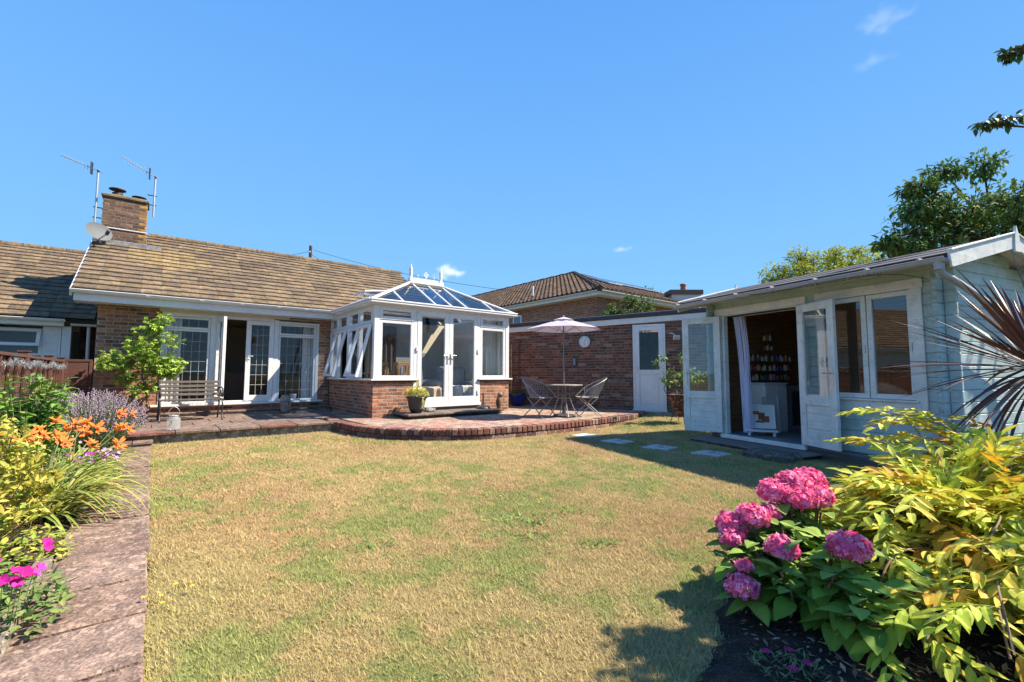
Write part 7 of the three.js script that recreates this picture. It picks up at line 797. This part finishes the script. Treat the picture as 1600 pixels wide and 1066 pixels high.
// ------------------------------------------------------------------ potted plants
{
  const potFill = (t, seed, y, rad, h, n, pal, lf, fl) => { const r = rng(seed), L = [], S = []; for (let k = 0; k < n; k++) { const a = r() * 6.28, e = Math.sqrt(r()), p = V3(Math.cos(a) * e * rad, y + h * (1 - 0.55 * e * e) * (0.35 + 0.65 * r()), Math.sin(a) * e * rad); if (k % 6 === 0) S.push(rod([p.x * 0.3, y - 0.02, p.z * 0.3], p.toArray(), 0.003, 0.0015, 4)); const d = V3(Math.cos(a), 0.3 + r() * 0.6, Math.sin(a)).add(sph(r).multiplyScalar(0.7)); L.push({ m: aim(p, d, V3((r() - 0.5), 1, (r() - 0.5)), 0.7 + 0.6 * r()), c: pick(r, pal) }); } if (fl) for (let k = 0; k < fl.n; k++) { const a = r() * 6.28, p = V3(Math.cos(a) * rad * 0.6 * r(), y + h * (0.8 + 0.3 * r()), Math.sin(a) * rad * 0.6); for (let j = 0; j < 8; j++) L.push({ m: aim(p, V3(Math.cos(j * 0.8), 0.4, Math.sin(j * 0.8)), V3(0, 1, 0), 0.9), c: pick(r, fl.c) }); } part('stem', S, M.stem, t); addFoliage(t, 'foliage', L, [lf], M.leaf); };
  const a = thing('golden_plant', 'golden yellow foliage plant filling the black pot on the step', 'plant', HF, [0.80, PY + 0.4, 0.42]); potFill(a, 980, 0.02, 0.24, 0.24, 520, [[0.52, 0.47, 0.06], [0.44, 0.44, 0.06], [0.60, 0.55, 0.15], [0.33, 0.38, 0.06]], leafGeo(0.05, 0.028, {})); { const r = rng(981), L = []; for (let k = 0; k < 60; k++) L.push({ m: aim(V3(0.02 + (r() - 0.5) * 0.06, 0.05 - k * 0.004, 0.225 + (r() - 0.5) * 0.03), V3((r() - 0.5), -0.3, 1), V3(0, 1, 0.4), 0.8), c: pick(r, [[0.42, 0.44, 0.12], [0.5, 0.5, 0.2]]) }); addFoliage(a, 'trailing_shoot', L, [leafGeo(0.04, 0.022)]); const U = []; for (let k = 0; k < 40; k++) U.push({ m: aim(V3(0.03 + (r() - 0.5) * 0.03, 0.2 + k * 0.0045, (r() - 0.5) * 0.03), V3((r() - 0.5), 1.4, (r() - 0.5)), V3(r() - 0.5, 0.1, r() - 0.5), 0.9), c: pick(r, [[0.62, 0.5, 0.04], [0.55, 0.46, 0.05]]) }); addFoliage(a, 'upright_shoot', U, [leafGeo(0.055, 0.02)]); }
  const b = thing('marigolds', 'orange flowers and trailing green leaves in the blue pot', 'plant', HF, [4.72, PY + 0.31, -1.0]); potFill(b, 982, 0.02, 0.25, 0.16, 260, [[0.08, 0.17, 0.04], [0.12, 0.22, 0.05]], leafGeo(0.05, 0.022), { n: 9, c: [[0.62, 0.16, 0.01], [0.55, 0.1, 0.01]] });
  // plant on an iron stand by the garage door
  const c = thing('plant_stand', 'rusty iron plant stand holding a bark filled basket near the garage door', 'plant stand', FR.world, [3.72, 0.03, -9.95], 0.3), rust = mat(0.13, 0.065, 0.045, { roughness: 0.8, map: T.mottle }); for (let k = 0; k < 4; k++) { const q = k * 1.571 + 0.4, x = Math.cos(q), z = Math.sin(q); part('leg', tube([[x * 0.26, -0.04, z * 0.26], [x * 0.17, 0.25, z * 0.17], [x * 0.17, 0.45, z * 0.17], [x * 0.30, 0.66, z * 0.30], [x * 0.36, 0.78, z * 0.36], [x * 0.32, 0.84, z * 0.32]], 0.008, 22, 6), M.black, c); } part('ring', [place(new THREE.TorusGeometry(0.28, 0.007, 6, 26), 0, 0.64, 0, Math.PI / 2), place(new THREE.TorusGeometry(0.175, 0.007, 6, 22), 0, 0.3, 0, Math.PI / 2)], M.black, c);
  part('basket', [lathe([[0.03, 0.16], [0.08, 0.2], [0.13, 0.36], [0.2, 0.5], [0.265, 0.64], [0.24, 0.64], [0.0, 0.58]], 18)], rust, c); { const r = rng(984), L = []; for (let k = 0; k < 160; k++) { const q = r() * 6.28, y = 0.22 + r() * 0.42, rr = 0.1 + 0.16 * (y - 0.2) / 0.44 + 0.012; L.push({ m: aim(V3(Math.cos(q) * rr, y, Math.sin(q) * rr), V3(Math.cos(q + 1.2), r() - 0.5, Math.sin(q + 1.2)), V3(Math.cos(q), 0.1, Math.sin(q)), 0.7 + 0.6 * r()), c: pick(r, [[0.30, 0.12, 0.06], [0.40, 0.2, 0.11], [0.18, 0.08, 0.05]]) }); } addFoliage(c, 'bark_flakes', L, [leafGeo(0.07, 0.035, { fold: 0.4 })], mat(1, 1, 1, { vertexColors: true, roughness: 0.9 })); }
  const d = thing('potted_shrub', 'spreading green shrub growing from the iron plant stand', 'plant', FR.world, [3.72, 0.62, -9.95]), rr = rng(985); growTree(d, { r: rr, trunk: [[0, 0, 0], [0.02, 0.2, 0], [0, 0.45, 0]], rad: 0.012, clumps: [...blobs(rr, 12, [0.02, 0.4, 0], 0.42, 0.24, 0.3, 0.15, -0.8), [-0.5, 0.72, 0, 0.1], [-0.4, 0.85, 0.05, 0.09], [0.05, 0.85, 0, 0.1], [0.5, 0.45, 0.1, 0.13]], leaf: leafGeo(0.075, 0.038, {}), pal: [[0.13, 0.25, 0.045], [0.18, 0.31, 0.06], [0.10, 0.2, 0.035], [0.25, 0.36, 0.08]], per: 14, spread: { n: 2, s: 0.05 }, mTrunk: M.twig });
}
// ------------------------------------------------------------------ trees beyond
{
  const pl = (len, w) => leafGeo(len, w, { segs: 3, droop: 0.3 });
  { const r = rng(990), t = thing('dark_tree', 'large dark leafy tree rising behind the summerhouse roof', 'tree', FR.world, [10.9, 0, -9.8]); growTree(t, { r, trunk: [[0, -0.1, 0], [0.1, 1.2, 0], [-0.1, 2.6, 0.1], [0.1, 4.4, 0]], rad: 0.2, clumps: [...blobs(r, 70, [0.1, 3.9, 0.2], 2.5, 1.75, 1.9, 0.55, -0.9), [-2.6, 3.75, 0.6, 0.3, 0.4], [-3.05, 3.85, 0.7, 0.22, 0.4], [-2.3, 4.6, 0.5, 0.35, 0.5], [-2.2, 5.15, 0.4, 0.3, 0.5], [-1.7, 3.3, 0.9, 0.4], [-2.0, 3.0, 1.0, 0.35, 0.5], [-1.4, 5.6, 0.2, 0.35, 0.5], [-0.4, 5.75, 0.1, 0.4]], leaf: [pl(0.13, 0.058), pl(0.11, 0.048)], pal: [[0.09, 0.17, 0.03], [0.12, 0.22, 0.04], [0.16, 0.27, 0.05], [0.06, 0.12, 0.025], [0.18, 0.21, 0.06]], per: 110, spread: { n: 3, s: 0.12 }, limb: 0.1, m: M.leaf, droop: 0.35 }); }
  { const r = rng(989), t = thing('overhanging_tree', 'leafy branch tips of a tree hanging in at the top right corner', 'tree', FR.world, [10.6, 0, -4.9]); growTree(t, { r, trunk: [[0, -0.1, 0], [0.1, 2, 0], [0, 4.5, 0.1], [0.1, 6.2, 0]], rad: 0.16, limb: 0.09, clumps: [[-3.7, 4.68, -1.15, 0.16, 0.3], [-3.95, 4.66, -1.2, 0.1, 0.25], [-3.5, 5.68, -1.1, 0.1, 0.4], [-3.62, 5.62, -1.1, 0.07, 0.4], [-1.5, 5.5, -0.4, 0.5], [-0.6, 6.2, 0, 0.6], [-1.8, 4.6, -0.2, 0.4]], leaf: [pl(0.11, 0.05), pl(0.09, 0.04)], pal: [[0.06, 0.12, 0.025], [0.09, 0.15, 0.03], [0.12, 0.09, 0.03]], per: 26, spread: { n: 2, s: 0.08 }, m: M.leafGloss, droop: 0.6 }); }
  { const r = rng(991), t = thing('golden_tree', 'yellow green tree showing above the middle of the summerhouse roof', 'tree', FR.world, [11.4, 0, -16]); growTree(t, { r, trunk: [[0, -0.1, 0], [0, 2, 0], [0.1, 4.6, 0]], rad: 0.15, clumps: [...blobs(r, 46, [0, 4.6, 0], 2.2, 0.95, 1.5, 0.42, -0.7), [1.1, 5.55, 0, 0.25], [1.8, 5.7, 0, 0.2, 0.4], [-2.1, 4.5, 0, 0.35]], leaf: pl(0.10, 0.05), pal: [[0.40, 0.43, 0.045], [0.33, 0.39, 0.04], [0.48, 0.48, 0.06], [0.20, 0.28, 0.035]], per: 75, spread: { n: 3, s: 0.12 }, limb: 0.12 }); }
  { const r = rng(992), t = thing('roof_shrub', 'dense green shrub showing above the garage roof', 'shrub', FR.world, [4.2, 0, -15.6]); growTree(t, { r, trunk: [[0, -0.1, 0], [0, 1.5, 0], [0.1, 3.1, 0]], rad: 0.07, clumps: [...blobs(r, 26, [0.05, 3.2, 0], 1.0, 0.55, 0.6, 0.26, -1), ...blobs(r, 10, [0.05, 2.2, 0], 0.9, 0.8, 0.6, 0.3, -1)], leaf: pl(0.09, 0.045), pal: [[0.05, 0.12, 0.025], [0.08, 0.16, 0.03], [0.11, 0.18, 0.04], [0.16, 0.2, 0.06]], per: 45, spread: { n: 3, s: 0.08 } }); }
  { const r = rng(993), t = thing('far_tree', 'small far tree top between the solar panels and the white chimney', 'tree', FR.world, [12.9, 0, -40]); growTree(t, { r, trunk: [[0, -0.1, 0], [0, 4, 0], [0, 7.5, 0]], rad: 0.2, clumps: blobs(r, 16, [0, 7.7, 0], 1.5, 1.0, 1.2, 0.5, -1), leaf: pl(0.2, 0.1), pal: [[0.06, 0.12, 0.03], [0.09, 0.16, 0.035]], per: 40, spread: { n: 3, s: 0.15 } }); }
}
renderer.render(scene, camera);
